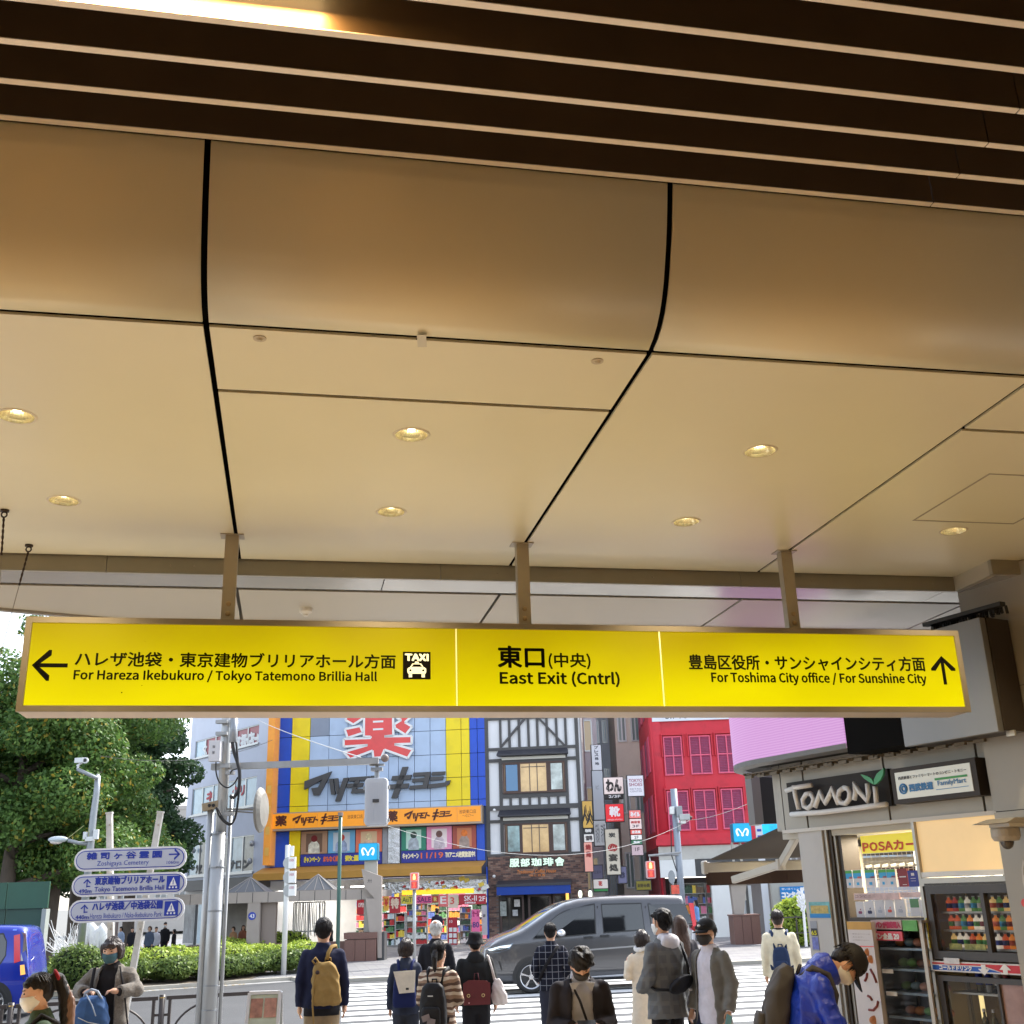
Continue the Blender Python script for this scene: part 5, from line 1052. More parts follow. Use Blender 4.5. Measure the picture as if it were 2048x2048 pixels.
for (x0, x1, yt) in ((448, 531, 1754), (588, 668, 1748)):
 a, b_ = SH.at(x0, 1780)[0], SH.at(x1, 1780)[0]; vt = SH.at((x0+x1)/2, yt)[1]; c = (a+b_)/2; dpt = b_-a
 P = [SH.p(a, -.05, vb1), SH.p(b_, -.05, vb1), SH.p(b_, -.05-dpt, vb1), SH.p(a, -.05-dpt, vb1), SH.p(c, -.05-dpt/2, vt)]
 MB().add(P, [(0, 1, 4), (1, 2, 4), (2, 3, 4), (3, 0, 4), (3, 2, 1, 0)]).build('glass_pyramid', GP, se)
 b = MB()
 for i in range(4): b.bar(P[i], P[4], .03, .03); b.bar(P[i], P[(i+1) % 4], .04, .04)
 for t in (.25, .5, .75): q = P[0].lerp(P[1], t); b.bar(q, P[4], .02, .02)
 b.build('glazing_bar', SHD, se)
b = MB().poly(SH, [SH.at(725, 1738), SH.at(765, 1753), SH.at(765, 1915), SH.at(757, 1915), SH.at(754, 1800), SH.at(731, 1775)], .02, .25); b.build('wing_wall', GRB, se)
MB().poly(SH, [SH.at(733, 1797), SH.at(756, 1797), SH.at(757, 1866), SH.at(741, 1866)], -.3, .26).build('tapered_column', GRB, se)
text('卅', SH, sh(735, 1758, 744, 1766, .25), .251, DKGREY, se)
q = sh(689, 1865, 753, 1922, .3)
wB = q[1]-q[0]
for i in range(3): MB().box(SH, q[0]+wB*i/3+.006, q[0]+wB*(i+1)/3-.006, -.5, .35, .0, q[3]-.22).build('granite_block', GRR, se)
MB().box(SH, q[0]-.02, q[1]+.02, -.52, .37, q[3]-.20, q[3]).build('granite_coping', GRR, se); MB().box(SH, q[1]+.03, q[1]+.25, -.6, .2, 0, q[3]).build('base_dark_side', DKGREY, se)  # the dark grey block stands in for the granite base's shaded right side
q = sh(494, 1805, 519, 1870); MB().box(SH, q[0], q[1], -.4, -.02, 0, vb0).build('column', GRB, se); MB().box(SH, q[1]+.02, q[1]+.5, -.5, -.25, 0, vb0).build('column_dark_side', mat('column_side_dark', (.25, .20, .17), .5), se)  # the brown grey block stands in for the column's shaded side
q = SH.at(504, 1832); d43 = MB().disc(SH, q[0], q[1], .13, -.02, .0, 20).build('number_disc', BLU, se); text('43', SH, (q[0]-.08, q[0]+.08, q[1]-.06, q[1]+.06), .001, WHT, d43, bold=.02)
MB().box(SH, ue0, SH.at(690, 1860)[0], -.45, -.2, 0, .62).build('low_wall', GRR, se)
GLS = mat('entrance_glass', (.30, .33, .36), .1, .0, .8, var=(1.5, .3))
q = sh(362, 1812, 400, 1866); MB().box(SH, q[0], q[1], -2.9, -2.8, 0, vb0).build('back_wall', mat('back_white', (.42, .44, .5), .6, var=(2, .1)), se)
q = sh(400, 1812, 494, 1866); MB().box(SH, q[0], q[1], -2.9, -2.8, 0, vb0).build('back_wall', mat('back_grey', (.32, .30, .28), .6, var=(1, .3)), se)
q = sh(456, 1815, 478, 1860); MB().box(SH, q[0], q[1], -2.8, -2.75, .3, vb0-.2).build('lit_window', mat('lit_cream', (.6, .55, .4), .4, emit=((1, .9, .7), .5)), se)
q = sh(370, 1835, 388, 1872); o_ = MB().box(SH, q[0], q[1], -2.79, -2.7, .2, q[3]).build('blue_notice', mat('notice_blue', srgb(130, 180, 210), .5), se)
rk = thing('wire_rack', SH.p(SH.at(620, 1870)[0], -3, 0), 'tall white wire rack with hanging strips behind the station entrance wall', 'rack')
wf = F0(43.5); b = MB(); x = 590
rw = random.Random(8)
while x < 648:
 a = wf.at(x, 1806); c = wf.at(x+rw.uniform(-1, 1), 1868+rw.uniform(-5, 5)); b.tube([wf.p(a[0], rw.uniform(-.2, .2), a[1]), wf.p(c[0], rw.uniform(-.2, .2), c[1])], .022, 5); x += rw.uniform(2.6, 5.5)
b.build('hanging_strip', mat('strip_white', (.85, .85, .82), .3), rk)
a, c = wf.at(588, 1872), wf.at(650, 1872); b = MB()
for q in (a[0], (a[0]+c[0])/2, c[0]): b.tube([wf.p(q, .2, 0), wf.p(q, .2, 1.9)], .03, 6)
for v in (.3, .9, 1.9): b.tube([wf.p(a[0], .2, v), wf.p(c[0], .2, v)], .025, 6)
b.build('rack_frame', mat('rack_white', (.6, .6, .6), .4), rk)
# --- right-hand station entrance
S2 = F0(43.0); s2 = thing('station_entrance', (S2.at(1495, 1870)[0], 43, 0), 'red granite base and tapered stone column of the right-hand station entrance', 'station entrance')
q = S2.rect(1468, 1829, 1522, 1891); ww2 = q[1]-q[0]
for i in range(3): MB().box(S2, q[0]+ww2*i/3+.006, q[0]+ww2*(i+1)/3-.006, -1, 0, 0, q[3]-.05).build('granite_block', GRR, s2)
MB().box(S2, q[0]-.03, q[1]+.03, -1.02, .02, q[3]-.045, q[3]).build('granite_coping', GRR, s2)
MB().poly(S2, [S2.at(1463, 1768), S2.at(1495, 1768), S2.at(1490, 1829), S2.at(1471, 1829)], -.6, -.2).build('tapered_column', GRB, s2)
MB().box(S2, S2.at(1455, 1760)[0], S2.at(1640, 1760)[0], -.8, -.1, S2.at(1500, 1768)[1], S2.at(1500, 1752)[1]).build('stone_beam', GRB, s2)
q = S2.rect(1495, 1770, 1535, 1826); MB().box(S2, q[0], q[1], -3, -2.9, 0, q[3]).build('glass_screen', mat('screen_pale', (.55, .58, .62), .2, spec=.7, var=(1, .1)), s2)
q = S2.rect(1521, 1770, 1527, 1826); MB().box(S2, q[0], q[1], -2.9, -2.8, 0, q[3]).build('dark_post', DKGREY, s2)
B3 = F0(47); bs = thing('contact_lens_banner', (B3.at(1585, 1800)[0], 47, 0), 'blue, yellow and white shop banner on a grey shutter, right of the station entrance', 'banner')
q = B3.rect(1545, 1765, 1640, 1830); MB().box(B3, q[0], q[1], -.3, -.05, 0, q[3]).build('shutter', mat('shutter_grey', (.42, .42, .38), .5, wave=(14, .5)), bs)
q = B3.rect(1562, 1773, 1612, 1822); bn = MB().box(B3, q[0], q[1], -.05, .0, q[2], q[3]).build('banner_face', mat('banner_cyan', srgb(0, 120, 190), .5), bs)
hh_ = q[3]-q[2]; w3 = q[1]-q[0]
MB().box(B3, q[0]+.02, q[0]+w3*.55, .0, .01, q[2]+hh_*.28, q[2]+hh_*.5).build('banner_patch', mat('patch_yellow', srgb(235, 215, 60), .5), bn)
MB().box(B3, q[0]+.02, q[1]-.02, .0, .01, q[2]+.02, q[2]+hh_*.12).build('banner_patch', mat('patch_yellow', srgb(235, 215, 60), .5), bn)
text('コンタクト', B3, (q[0]+.06, q[1]-.04, q[2]+hh_*.56, q[2]+hh_*.78), .002, WHT, bn, bold=.04); text('すぐ', B3, (q[0]+.12, q[0]+w3*.48, q[2]+hh_*.31, q[2]+hh_*.47), .012, mat('letter_orange', srgb(220, 60, 20), .5), bn, bold=.04)
text('使い捨てレンズ', B3, (q[0]+.06, q[1]-.1, q[2]+hh_*.86, q[2]+hh_*.95), .002, WHT, bn)
# --- pedestrian signals
SIGW = mat('signal_housing', (.6, .42, .42), .5); LRED = mat('signal_red', (1, .1, .05), .4, emit=((1, .05, .03), 1.6)); LAMB = mat('signal_figure', (1, .6, .2), .4, emit=((1, .62, .18), 2.2))
def pedsig(x0, y0, x1, y1, Y, lab, polex=None, poletop=None, y2=None):
 m = F0(Y); u0, u1, v0, v1 = m.rect(x0, y0, x1, y1); o = thing('pedestrian_signal', ((u0+u1)/2, Y, v0), lab, 'pedestrian signal', 'red pedestrian signals')
 h = v1-v0; w_ = u1-u0
 MB().poly(m, rrect(u0, u1, v0, v1, w_*.15), -.2, 0).build('housing', SIGW, o)
 MB().box(m, u0+w_*.15, u1-w_*.15, .0, .02, v0+h*.53, v1-h*.07).build('red_lens', LRED, o); MB().box(m, u0+w_*.15, u1-w_*.15, .0, .02, v0+h*.07, v0+h*.47).build('dark_lens', mat('lens_dark_red', (.35, .03, .03), .4, emit=((1, .1, .1), .35)), o)
 b = MB(); b.ell(m.p((u0+u1)/2, .02, v1-h*.16), w_*.11, .01, w_*.13, 10, 6); b.box(m, (u0+u1)/2-w_*.15, (u0+u1)/2+w_*.15, .02, .03, v0+h*.58, v1-h*.22); b.build('standing_figure', LAMB, o)
 MB().poly(m, [((u0+u1)/2-w_*.22, v0+h*.42), ((u0+u1)/2+w_*.22, v0+h*.42), ((u0+u1)/2+w_*.08, v0+h*.3), ((u0+u1)/2+w_*.2, v0+h*.12), ((u0+u1)/2-w_*.2, v0+h*.12), ((u0+u1)/2-w_*.08, v0+h*.3)], .02, .025).build('waiting_mark', LRED, o)
 if polex: c = m.at(polex, 1800)[0]; MB().tube([(c, Y+.1, 0), (c, Y+.1, v0+.02)], .055, 12).build('pole', GALV, o, smooth=True)
 else: MB().tube([m.p((u0+u1)/2, -.1, v1), m.p((u0+u1)/2, -.1, v1+.2), m.p((u0+u1)/2+1.2, -.1, v1+.28)], .04, 8).build('bracket', GALV, o)
pedsig(820, 1745, 837, 1779, 36, 'red pedestrian signal on a slim pole before the drugstore doors', 828)
pedsig(1292, 1722, 1311, 1757, 44, 'red pedestrian signal hanging on a bracket at the alley mouth')
# --- other poles
def pole(x0, y0, Y, r, m_, lab, name='pole', cat='pole', top=None):
 m = F0(Y); a = m.at(x0, y0); o = thing(name, (a[0], Y, 0), lab, cat); MB().tube([(a[0], Y, 0), (a[0], Y, a[1])], r, 12).build('shaft', m_, o, smooth=True); return o, m, a
o, m, a = pole(681, 1632, 33, .055, mat('pole_green', (.05, .12, .10), .4, .2, var=(3, .1)), 'thin dark green pole behind the man with the tan backpack')
MB().tube([(a[0], 33, a[1]), (a[0], 33, a[1]+.1)], .075, 10).build('pole_cap', mat('rust_brown', (.22, .17, .15), .6), o)
o, m, a = pole(576, 1690, 33.5, .075, mat('pole_white', (.66, .66, .64), .4), 'white bus stop pole with three stacked plates behind the hedge', 'bus_stop_pole', 'bus stop')
for i, (y0, y1) in enumerate(((1714, 1738), (1742, 1767), (1769, 1793))):
 q = m.rect(569, y0, 591, y1, .1); q2 = MB().box(m, q[0]+.12, q[1], .0, .14, q[2]+.02, q[3]).build('timetable_plate', WHITE, o)
 text('池袋駅', m, (q[0]+.14, q[1]-.04, q[2]+.2, q[2]+.28), .141, mat('letter_rose', srgb(180, 90, 110), .5), q2); MB().disc(m, q[0]+.12, (q[2]+q[3])/2, .17, -.05, .08, 18).build('round_plate', GALV, o)
MB().box(m, m.at(577, 1700)[0], m.at(588, 1700)[0], -.02, .03, m.at(577, 1712)[1], m.at(577, 1692)[1]).build('top_plate', WHITE, o)
o, m, a = pole(1347, 1578, 44.5, .13, mat('pole_blue_grey', (.30, .34, .40), .45, .2, var=(3, .06)), 'blue grey utility pole with cameras and boxes in front of the red building', 'utility_pole', 'pole')
o.children[0].data.materials[0] = MATS['pole_blue_grey']
def mbx(x0, y0, x1, y1, n0, n1, m_, nm): q = m.rect(x0, y0, x1, y1, n1); MB().box(m, q[0], q[1], n0, n1, q[2], q[3]).build(nm, m_, o, bevel=.02)
mbx(1340, 1613, 1349, 1628, .1, .4, WHITE, 'junction_box'); mbx(1353, 1612, 1365, 1634, .15, .5, STEELD, 'transformer_box'); mbx(1359, 1628, 1380, 1640, .3, .6, GALV, 'camera_housing'); mbx(1362, 1640, 1372, 1647, .2, .5, WHITE, 'camera_housing'); mbx(1356, 1645, 1362, 1662, .1, .3, STEELD, 'conduit_box')
q = m.at(1378, 1633, .6); MB().tube([m.p(q[0], .45, q[1]), m.p(q[0]+.12, .45, q[1]-.06)], .07, 10).build('lens', BLK, o)
b = MB(); v = m.at(1340, 1710)[1]; b.tube([m.p(a[0], .1, v), m.p(m.at(1296, 1712)[0], .1, v)], .04, 8); b.build('bracket_arm', GALV, o)
b = MB(); b.tube([m.p(a[0]-.22, .1, m.at(0+1347, 1650)[1]), m.p(a[0]-.28, .12, 3.2), m.p(a[0]-.12, .1, 2.6)], .02, 6); b.build('cable', BLK, o)
o2, m2, a2 = pole(1344, 1745, 43.5, .03, GALV, 'thin pole with a grey round sign back next to the blue grey utility pole', 'sign_pole', 'sign')
c = m2.at(1343, 1754); MB().disc(m2, c[0], c[1], .24, .02, .05, 24, ru=.13).build('sign_disc', STEELD, o2)
q = m2.rect(1342, 1770, 1358, 1788); MB().box(m2, q[0], q[1], .05, .1, q[2], q[3]).build('notice', mat('notice_red', srgb(235, 90, 70), .5, var=(6, .5)), o2)
def wire(p, q, lab, sag=.15, r=.007, m_=None):
 pts = [p.lerp(q, t/16)+Vector((0, 0, -sag*4*(t/16)*(1-t/16))) for t in range(17)]
 o = MB().tube(pts, r, 5).build('overhead_wire', m_ or mat('wire_pale', (.5, .5, .48), .5)); o.location = (0, 0, 0); return tag(o, lab, 'wire')
def pt(x, y, Y): return atY(x, y, Y)
wire(pt(510, 1437, 40), pt(722, 1515, 14), 'pale overhead wire slanting across the yellow and blue panels', .05, .008)
wire(pt(775, 1652, 30), pt(1380, 1640, 44.5), 'pale overhead wire sagging across the coffee house front', 1.0, .007)
wire(pt(1380, 1640, 44.5), pt(1512, 1600, 30), 'pale overhead wire rising from the utility pole to the canopy', .1, .007)
wire(pt(200, 1512, 30), pt(545, 1480, 45), 'thin dark overhead wire in front of the white building', .4, .008, BLK)
zl = zc(0, 1380, 6.04); L = F0(32)
def LP(x, y, n=0): p0 = zl(x, y); a = L.at(*p0, n); return L.p(a[0], n, a[1])
lp = thing('camera_pole', (LP(1070, 1900).x, 32, 0), 'grey steel pole with a white camera on a bent arm and a street lamp', 'pole')
tp_ = LP(1182, 1040); bt = LP(1105, 1750); xx = bt.x
MB().tube([Vector((xx-.02, 32, 0)), Vector((bt.x, 32, bt.z)), LP(1130, 1500), LP(1165, 1250), tp_], [.10, .10, .095, .085, .075], 14).build('shaft', STEELD, lp, smooth=True)
MB().tube([tp_, LP(1160, 1062, .1), LP(930, 955, .3)], [.07, .055, .05], 10).build('camera_arm', STEELD, lp, smooth=True)
c = LP(975, 855, .3); b = MB(); b.bar(c+Vector((-.16, .1, .02)), c+Vector((.14, -.1, .0)), .14, .14); b.tube([LP(935, 955, .3), LP(950, 900, .3)], .03, 8); b.bar(c+Vector((-.1, 0, -.14)), c+Vector((.05, 0, -.05)), .05, .05); b.build('camera', mat('camera_white', (.62, .63, .64), .4), lp, bevel=.01)
c2 = LP(1035, 852, .35); MB().tube([c2+Vector((0, .0, 0)), c2+Vector((.0, -.06, 0))], .085, 20).build('camera_ring', mat('camera_white', (.62, .63, .64), .4), lp); MB().tube([c2+Vector((0, -.05, 0)), c2+Vector((0, -.075, 0))], .05, 16).build('camera_lens', BLK, lp)
b = MB(); b.tube([LP(1090, 1860), LP(950, 1850, .1), LP(820, 1815, .2)], [.06, .05, .05], 8); b.build('lamp_arm', STEELD, lp, smooth=True)
c = LP(700, 1805, .2); b = MB(); b.ell(c, .28, .13, .09, 16, 8); b.build('lamp_head', mat('lamp_grey_blue', (.50, .55, .60), .4, .1), lp, smooth=True); MB().ell(c+Vector((-.04, 0, -.06)), .18, .09, .07, 12, 6).build('lamp_glass', mat('lamp_glass', (.7, .62, .6), .15, spec=.8), lp, smooth=True)
b = MB()
for x, y, w_, h_ in ((1030, 1760, .05, .1), (1160, 1745, .07, .13), (1085, 1800, .12, .06)): q = LP(x, y, .12); b.box(Fr(q, 0), -w_, w_, -.05, .05, -h_, h_)
b.build('radio_unit', mat('camera_white', (.62, .63, .64), .4), lp, bevel=.01); b = MB(); q = LP(1070, 1770, .15); b.tube([q, q+Vector((0, 0, .22))], .008, 5); b.tube([LP(820, 1790, .2), LP(1010, 1640, .2)], .008, 5); b.build('aerial', mat('wire_olive', (.45, .45, .2), .5), lp)
M4 = F0(45); c = M4.at(246, 1700); pk = thing('park_lamp', (c[0], 45, 0), 'slim park lamp with two mushroom shades among the trees', 'street lamp')
tz = M4.at(250, 1592)[1]; MB().tube([(c[0], 45, 0), (c[0], 45, tz)], .06, 8).build('shaft', mat('rust_brown', (.22, .17, .15), .6), pk)
for x, y in ((236, 1580), (271, 1587)):
 q = M4.at(x, y); MB().tube([(c[0], 45, tz), (q[0], 45, q[1]-.05)], .03, 6).build('arm', MATS['rust_brown'], pk); MB().loft([[Vector((q[0]+r*cos(t), 45+r*sin(t), q[1]+z)) for t in [2*pi*i/14 for i in range(14)]] for r, z in ((.2, -.06), (.19, .0), (.12, .06), (.03, .09))]).build('shade', mat('shade_rose', (.35, .27, .26), .5), pk, smooth=True)
HY = 27; HF = F0(HY); hd = thing('site_hoarding', (HF.at(40, 1850)[0], HY, 0), 'dark green site hoarding panels behind the blue van', 'hoarding')
HG_ = mat('hoarding_green', (.022, .085, .05), .5, .1, var=(1.5, .12)); HG2 = mat('hoarding_green_low', (.02, .065, .042), .5, .1, var=(1.5, .12))
ux = [HF.at(x, 1800)[0] for x in (-130, -60, 12, 97)]; vt_, vm_ = HF.at(50, 1764)[1], HF.at(50, 1819)[1]
for i in range(3):
 MB().box(HF, ux[i]+.01, ux[i+1]-.01, -.06, .0, vm_+.02, vt_).build('hoarding_panel', HG_, hd); MB().box(HF, ux[i]+.01, ux[i+1]-.01-(.12 if i == 2 else 0), -.12, -.06, 0, vm_+.05).build('hoarding_panel', HG2, hd)
MB().box(HF, ux[3]-.12, ux[3]-.02, -.2, .02, 0, vm_).build('hoarding_post', mat('post_grey_green', (.3, .33, .3), .5), hd)
WSC = mat('sculpture_white', (.72, .72, .72), .5); SY = 33.5; SF = F0(SY); rs = random.Random(11)
sc1 = thing('branch_sculpture', (SF.at(140, 1870)[0], SY, 0), 'spiky bundle of white painted branches behind the hedge', 'sculpture')
b = MB(); o0 = SF.at(148, 1885)
for i in range(46):
 t = rs.uniform(-1.2, .9); l = rs.uniform(.5, 1.2); st_ = SF.p(o0[0]+rs.uniform(-.3, .3), rs.uniform(-.3, .3), .6); en = st_+Vector((sin(t)*l, rs.uniform(-.3, .3), cos(t)*l)); b.tube([st_, en], [.016, .008], 4)
 m_ = st_.lerp(en, .5); b.tube([m_, m_+Vector((rs.uniform(-.2, .2), 0, .2))], [.01, .005], 4)
b.build('branch', WSC, sc1)
sc2 = thing('arched_sculpture', (SF.at(190, 1870)[0], SY, 0), 'smooth white double-arched sculpture beside the white branches', 'sculpture')
for x0, x1, yt in ((163, 192, 1845), (190, 214, 1852)):
 a = SF.at(x0, 1880)[0]; c = SF.at(x1, 1880)[0]; w_ = (c-a); vt = SF.at(x0, yt)[1]
 pts = [SF.p(a+w_*.18, 0, .3), SF.p(a+w_*.14, 0, vt-.6), SF.p(a+w_*.3, 0, vt-.18), SF.p(a+w_*.5, 0, vt-.08), SF.p(a+w_*.7, 0, vt-.18), SF.p(a+w_*.86, 0, vt-.6), SF.p(a+w_*.82, 0, .3)]
 MB().tube(pts, [.10, .12, .15, .16, .15, .12, .10], 12).build('arch', WSC, sc2, smooth=True)
sc3 = thing('branch_sculpture', (SF.at(1604, 1810)[0]+0, 36, 0), 'thin upright white branch sculpture above the right-hand hedge', 'sculpture')
T3 = F0(36); b = MB()
for i in range(26):
 x = 1602+rs.uniform(-10, 12); y = rs.uniform(1770, 1812); p = T3.at(x, y); q = T3.at(1603+rs.uniform(-3, 3), y+rs.uniform(6, 16)); b.tube([T3.p(p[0], 0, p[1]), T3.p(q[0], rs.uniform(-.1, .1), q[1])], .03, 4)
p = T3.at(1603, 1775); q = T3.at(1606, 1830); b.tube([T3.p(p[0], 0, p[1]), T3.p(q[0], 0, .2)], .04, 6); b.build('branch', WSC, sc3)
# ------------------------------------------------------------------ convenience kiosk on the right
KF = Fr((2.59, 10.5, 0), R(-61.25))
k8 = zc(1500, 1180, 3.526); kp = zc(1650, 1640, 4.854); kq = zc(1700, 1780, 5.552); k5 = zc(1480, 1740, 6.27)
def kr(z, x0, y0, x1, y1, n=0): a = z(x0, y0); b = z(x1, y1); return KF.rect(a[0], a[1], b[0], b[1], n)
def ku(z, x, y, n=0): return KF.at(*z(x, y), n)[0]
def kv(z, x, y, n=0): return KF.at(*z(x, y), n)[1]
KW = mat('kiosk_panel_cream', (.40, .38, .33), .42, .1, var=(1.4, .05), dirt=(2.5, .35, (.30, .28, .23)))
KS = mat('kiosk_seam', (.03, .028, .025), .6); KFRM = mat('kiosk_frame_alu', (.42, .40, .36), .38, .5, var=(3, .04)); KDK = mat('kiosk_frame_dark', (.05, .038, .03), .4, .3, var=(4, .1))
ki = thing('convenience_kiosk', KF.p(1, -1, 0), 'pale panelled convenience kiosk with a lit shop window below its dark lettered sign', 'kiosk')
uF0 = ku(k8, 225, 1480); uF1 = ku(k8, 1700, 1400); vF0 = (kv(k8, 500, 1668)+kv(k8, 1600, 1570))/2; vF1 = kv(k8, 900, 1130)+.12
se_ = [uF0, ku(k8, 370, 1300), ku(k8, 935, 1200), ku(k8, 1610, 1250), uF1+.3]
vm = (vF0+vF1)/2
for a, b_ in zip(se_[:-1], se_[1:]): MB().box(KF, a+.011, b_-.011, -.25, 0, vF0, vF1).build('fascia_panel', KW, ki)
MB().box(KF, uF0, uF1+.3, -.26, -.02, vF0+.003, vF1-.003).build('fascia_core', KS, ki)
MB().box(KF, uF0-.02, uF1+.02, -.27, .02, vF0-.03, vF0).build('fascia_drip', mat('drip_white', (.62, .6, .55), .4), ki)
rn = .28; pts = [(uF0-rn*sin(t), -rn+rn*cos(t)) for t in [pi/2*i/8 for i in range(9)]]
V = [KF.p(u, n, v) for v in (vF0, vF1) for u, n in pts] + [KF.p(u, n, v) for v in (vF0, vF1) for u, n in [(uF0, -rn)]]
MB().add(V, [(i, i+1, 10+i-1+0, 9+i) if False else (i, i+1, 9+i+1, 9+i) for i in range(8)]+[tuple(range(9))+(18,), tuple(range(9, 18))+(19,)]).build('rounded_end', KW, ki, smooth=False)
MB().box(KF, uF0-.28, uF0-.05, -3.2, -.3, vF0, vF1).build('fascia_panel', KW, ki)
SGP = mat('tomoni_board', (.035, .032, .03), .6, .0, .25, var=(5, .12))
u0, u1 = ku(k8, 268, 1480, .05), ku(k8, 985, 1400, .05); v0, v1 = kv(k8, 620, 1555, .05)-.01, kv(k8, 620, 1310, .05)+.02
v1 = (kv(k8, 270, 1360, .05)+kv(k8, 980, 1256, .05))/2; v0 = (kv(k8, 290, 1600, .05)+kv(k8, 970, 1520, .05))/2
sb = MB().box(KF, u0, u1, .0, .05, v0, v1).build('name_board', SGP, ki)
STR = mat('letter_silver', (.72, .72, .70), .5, .0)
def strokes(paths, w=9.5):
 for P in paths:
  q = [KF.p(KF.at(*k8(x, y), .13)[0], .13, KF.at(*k8(x, y), .13)[1]) for x, y in P]
  MB().tube(q, w/3.526/2216*9.6/1.0*1.9, 8, cap=True).build('raised_letter', STR, sb, smooth=True)
strokes([[(255, 1415), (330, 1392), (435, 1375)], [(310, 1378), (320, 1450), (345, 1548)],
   [(430, 1435), (395, 1440), (372, 1480), (380, 1525), (410, 1540), (440, 1515), (450, 1475), (430, 1435)],
   [(460, 1532), (480, 1470), (495, 1420), (515, 1470), (530, 1505), (560, 1450), (580, 1395), (600, 1450), (625, 1510)],
   [(660, 1395), (630, 1420), (622, 1465), (640, 1500), (675, 1505), (700, 1475), (705, 1430), (690, 1400), (660, 1395)],
   [(735, 1480), (745, 1430), (735, 1365), (770, 1420), (830, 1490), (835, 1430), (828, 1365)],
   [(882, 1385), (888, 1440), (893, 1510)], [(290, 1583), (500, 1568), (700, 1545), (850, 1525), (965, 1510)]])
LEAF = mat('leaf_green', srgb(70, 160, 110), .45, var=(6, .15))
for P in ([(875, 1372), (840, 1350), (810, 1330), (785, 1300), (830, 1312), (862, 1330), (875, 1355)], [(878, 1372), (880, 1335), (900, 1295), (948, 1255), (945, 1300), (925, 1340), (895, 1368)]):
 q = [KF.at(*k8(x, y), .14) for x, y in P]; MB().poly(KF, q, .13, .15).build('leaf_emblem', LEAF, sb)
u0, u1 = ku(k8, 995, 1380, .16), ku(k8, 1600, 1330, .16)
v1 = (kv(k8, 990, 1262, .16)+kv(k8, 1575, 1180, .16))/2; v0 = (kv(k8, 1025, 1510, .16)+kv(k8, 1605, 1448, .16))/2
wb = MB().box(KF, u0, u1, .0, .15, v0, v1).build('lightbox_case', mat('case_brown', (.045, .036, .03), .5, .1, .3), ki)
WF_ = mat('lightbox_face', srgb(205, 208, 200), .12, emit=(srgb(205, 208, 200), .22), var=(1.2, .06))
MB().box(KF, u0+.05, u1-.05, .15, .156, v0+.035, v1-.035).build('lightbox_face', WF_, wb)
w_, h_ = u1-u0, v1-v0
def wt_(s_, a, b, c, d, m_, bo=.01, sh=0): text(s_, KF, (u0+w_*a, u0+w_*b, v0+h_*c, v0+h_*d), .157, m_, wb, bold=bo, shear=sh)
wt_('西武鉄道とファミリーマートのコンビニ・トモニー', .10, .90, .66, .75, mat('letter_black', (.03, .03, .035), .5)); LB_ = mat('letter_blue', srgb(60, 130, 190), .5)
wt_('西武鉄道', .22, .50, .30, .50, LB_, .03); wt_('FamilyMart', .56, .88, .33, .50, LB_, .02)
b = MB(); b.box(KF, u0+w_*.53, u0+w_*.90, .157, .159, v0+h_*.52, v0+h_*.58); b.build('green_bar', mat('bar_green', srgb(70, 165, 90), .5), wb); MB().box(KF, u0+w_*.53, u0+w_*.90, .157, .159, v0+h_*.26, v0+h_*.275).build('blue_bar', LB_, wb)
b = MB(); cx_, cy_ = u0+w_*.145, v0+h_*.40
for r_, k0 in ((.13, 0), (.07, .02)):
 b.tube([KF.p(cx_+k0*w_*.3+r_*h_*cos(t), .160, cy_+r_*h_*sin(t)) for t in [2*pi*i/20 for i in range(21)]], h_*.025, 6)
b.build('leaf_ring_emblem', LB_, wb)
MB().box(KF, ku(k5, 790+20, 300), ku(k5, 1110, 300), -.35, .0, 0, vF0-.03).build('end_post', mat('post_pale', (.50, .49, .47), .45, var=(2, .04), dirt=(3, .3, (.35, .33, .3))), ki)
uP = KF.at(1961, 1290, .10)[0]; uP2 = KF.at(2026, 2040, .1)[0]; uP = (uP+uP2)/2
pil = thing('cladding_pillar', KF.p(uP+.6, -.5, 0), 'large beige clad pillar at the right edge, beside the kiosk fridge', 'pillar')
for a, b_ in ((0, 1.15), (1.155, vF0-.02), (vF0-.014, 3.28), (3.286, 4.19)):
 MB().box(KF, uP, uP+1.3, -.9, .10, a, b_).build('cladding_panel', mat('pillar_cladding', (.33, .31, .27), .38, .1, var=(1.2, .05), dirt=(2, .2, (.3, .28, .24))), pil)
MB().box(KF, uP+.01, uP+1.29, -.89, .09, 0, 4.195).build('pillar_core', KS, pil)
text('62', KF, (KF.at(2040, 1730, .1)[0], KF.at(2068, 1730, .1)[0], KF.at(2044, 1790, .1)[1], KF.at(2044, 1718, .1)[1]), .101, mat('letter_faint', (.55, .52, .48), .5), pil)
c = KF.at(2050, 1806, .1); MB().disc(KF, c[0], c[1], .03, .1, .103, 16).build('red_dot', RED, pil)
tag(MB().box(KF, uP+1.3, uP+3, -2, -.6, 0, 4.19).build('wall_right', mat('wall_brown', (.12, .09, .06), .6, var=(1, .1))), kind='structure')
nB = .42; uB0 = ku(k8, 1090, 1100, nB); uB1 = ku(k8, 1755, 1002, nB); vB0 = (kv(k8, 1090, 1104, nB)+kv(k8, 1755, 1002, nB))/2; vB1 = kv(k8, 1612, 192, nB)
bxg = thing('screen_end_box', KF.p((uB0+uB1)/2, .3, vB0), 'brushed grey metal box closing the right end of the big curved screen', 'metal box')
MB().box(KF, uB0, uB1, .36, nB, vB0, vB1).build('front_cover', mat('brushed_zinc', (.22, .22, .22), .42, .55, var=(2, .05), stretch=(1, 1, .2)), bxg, bevel=.004)
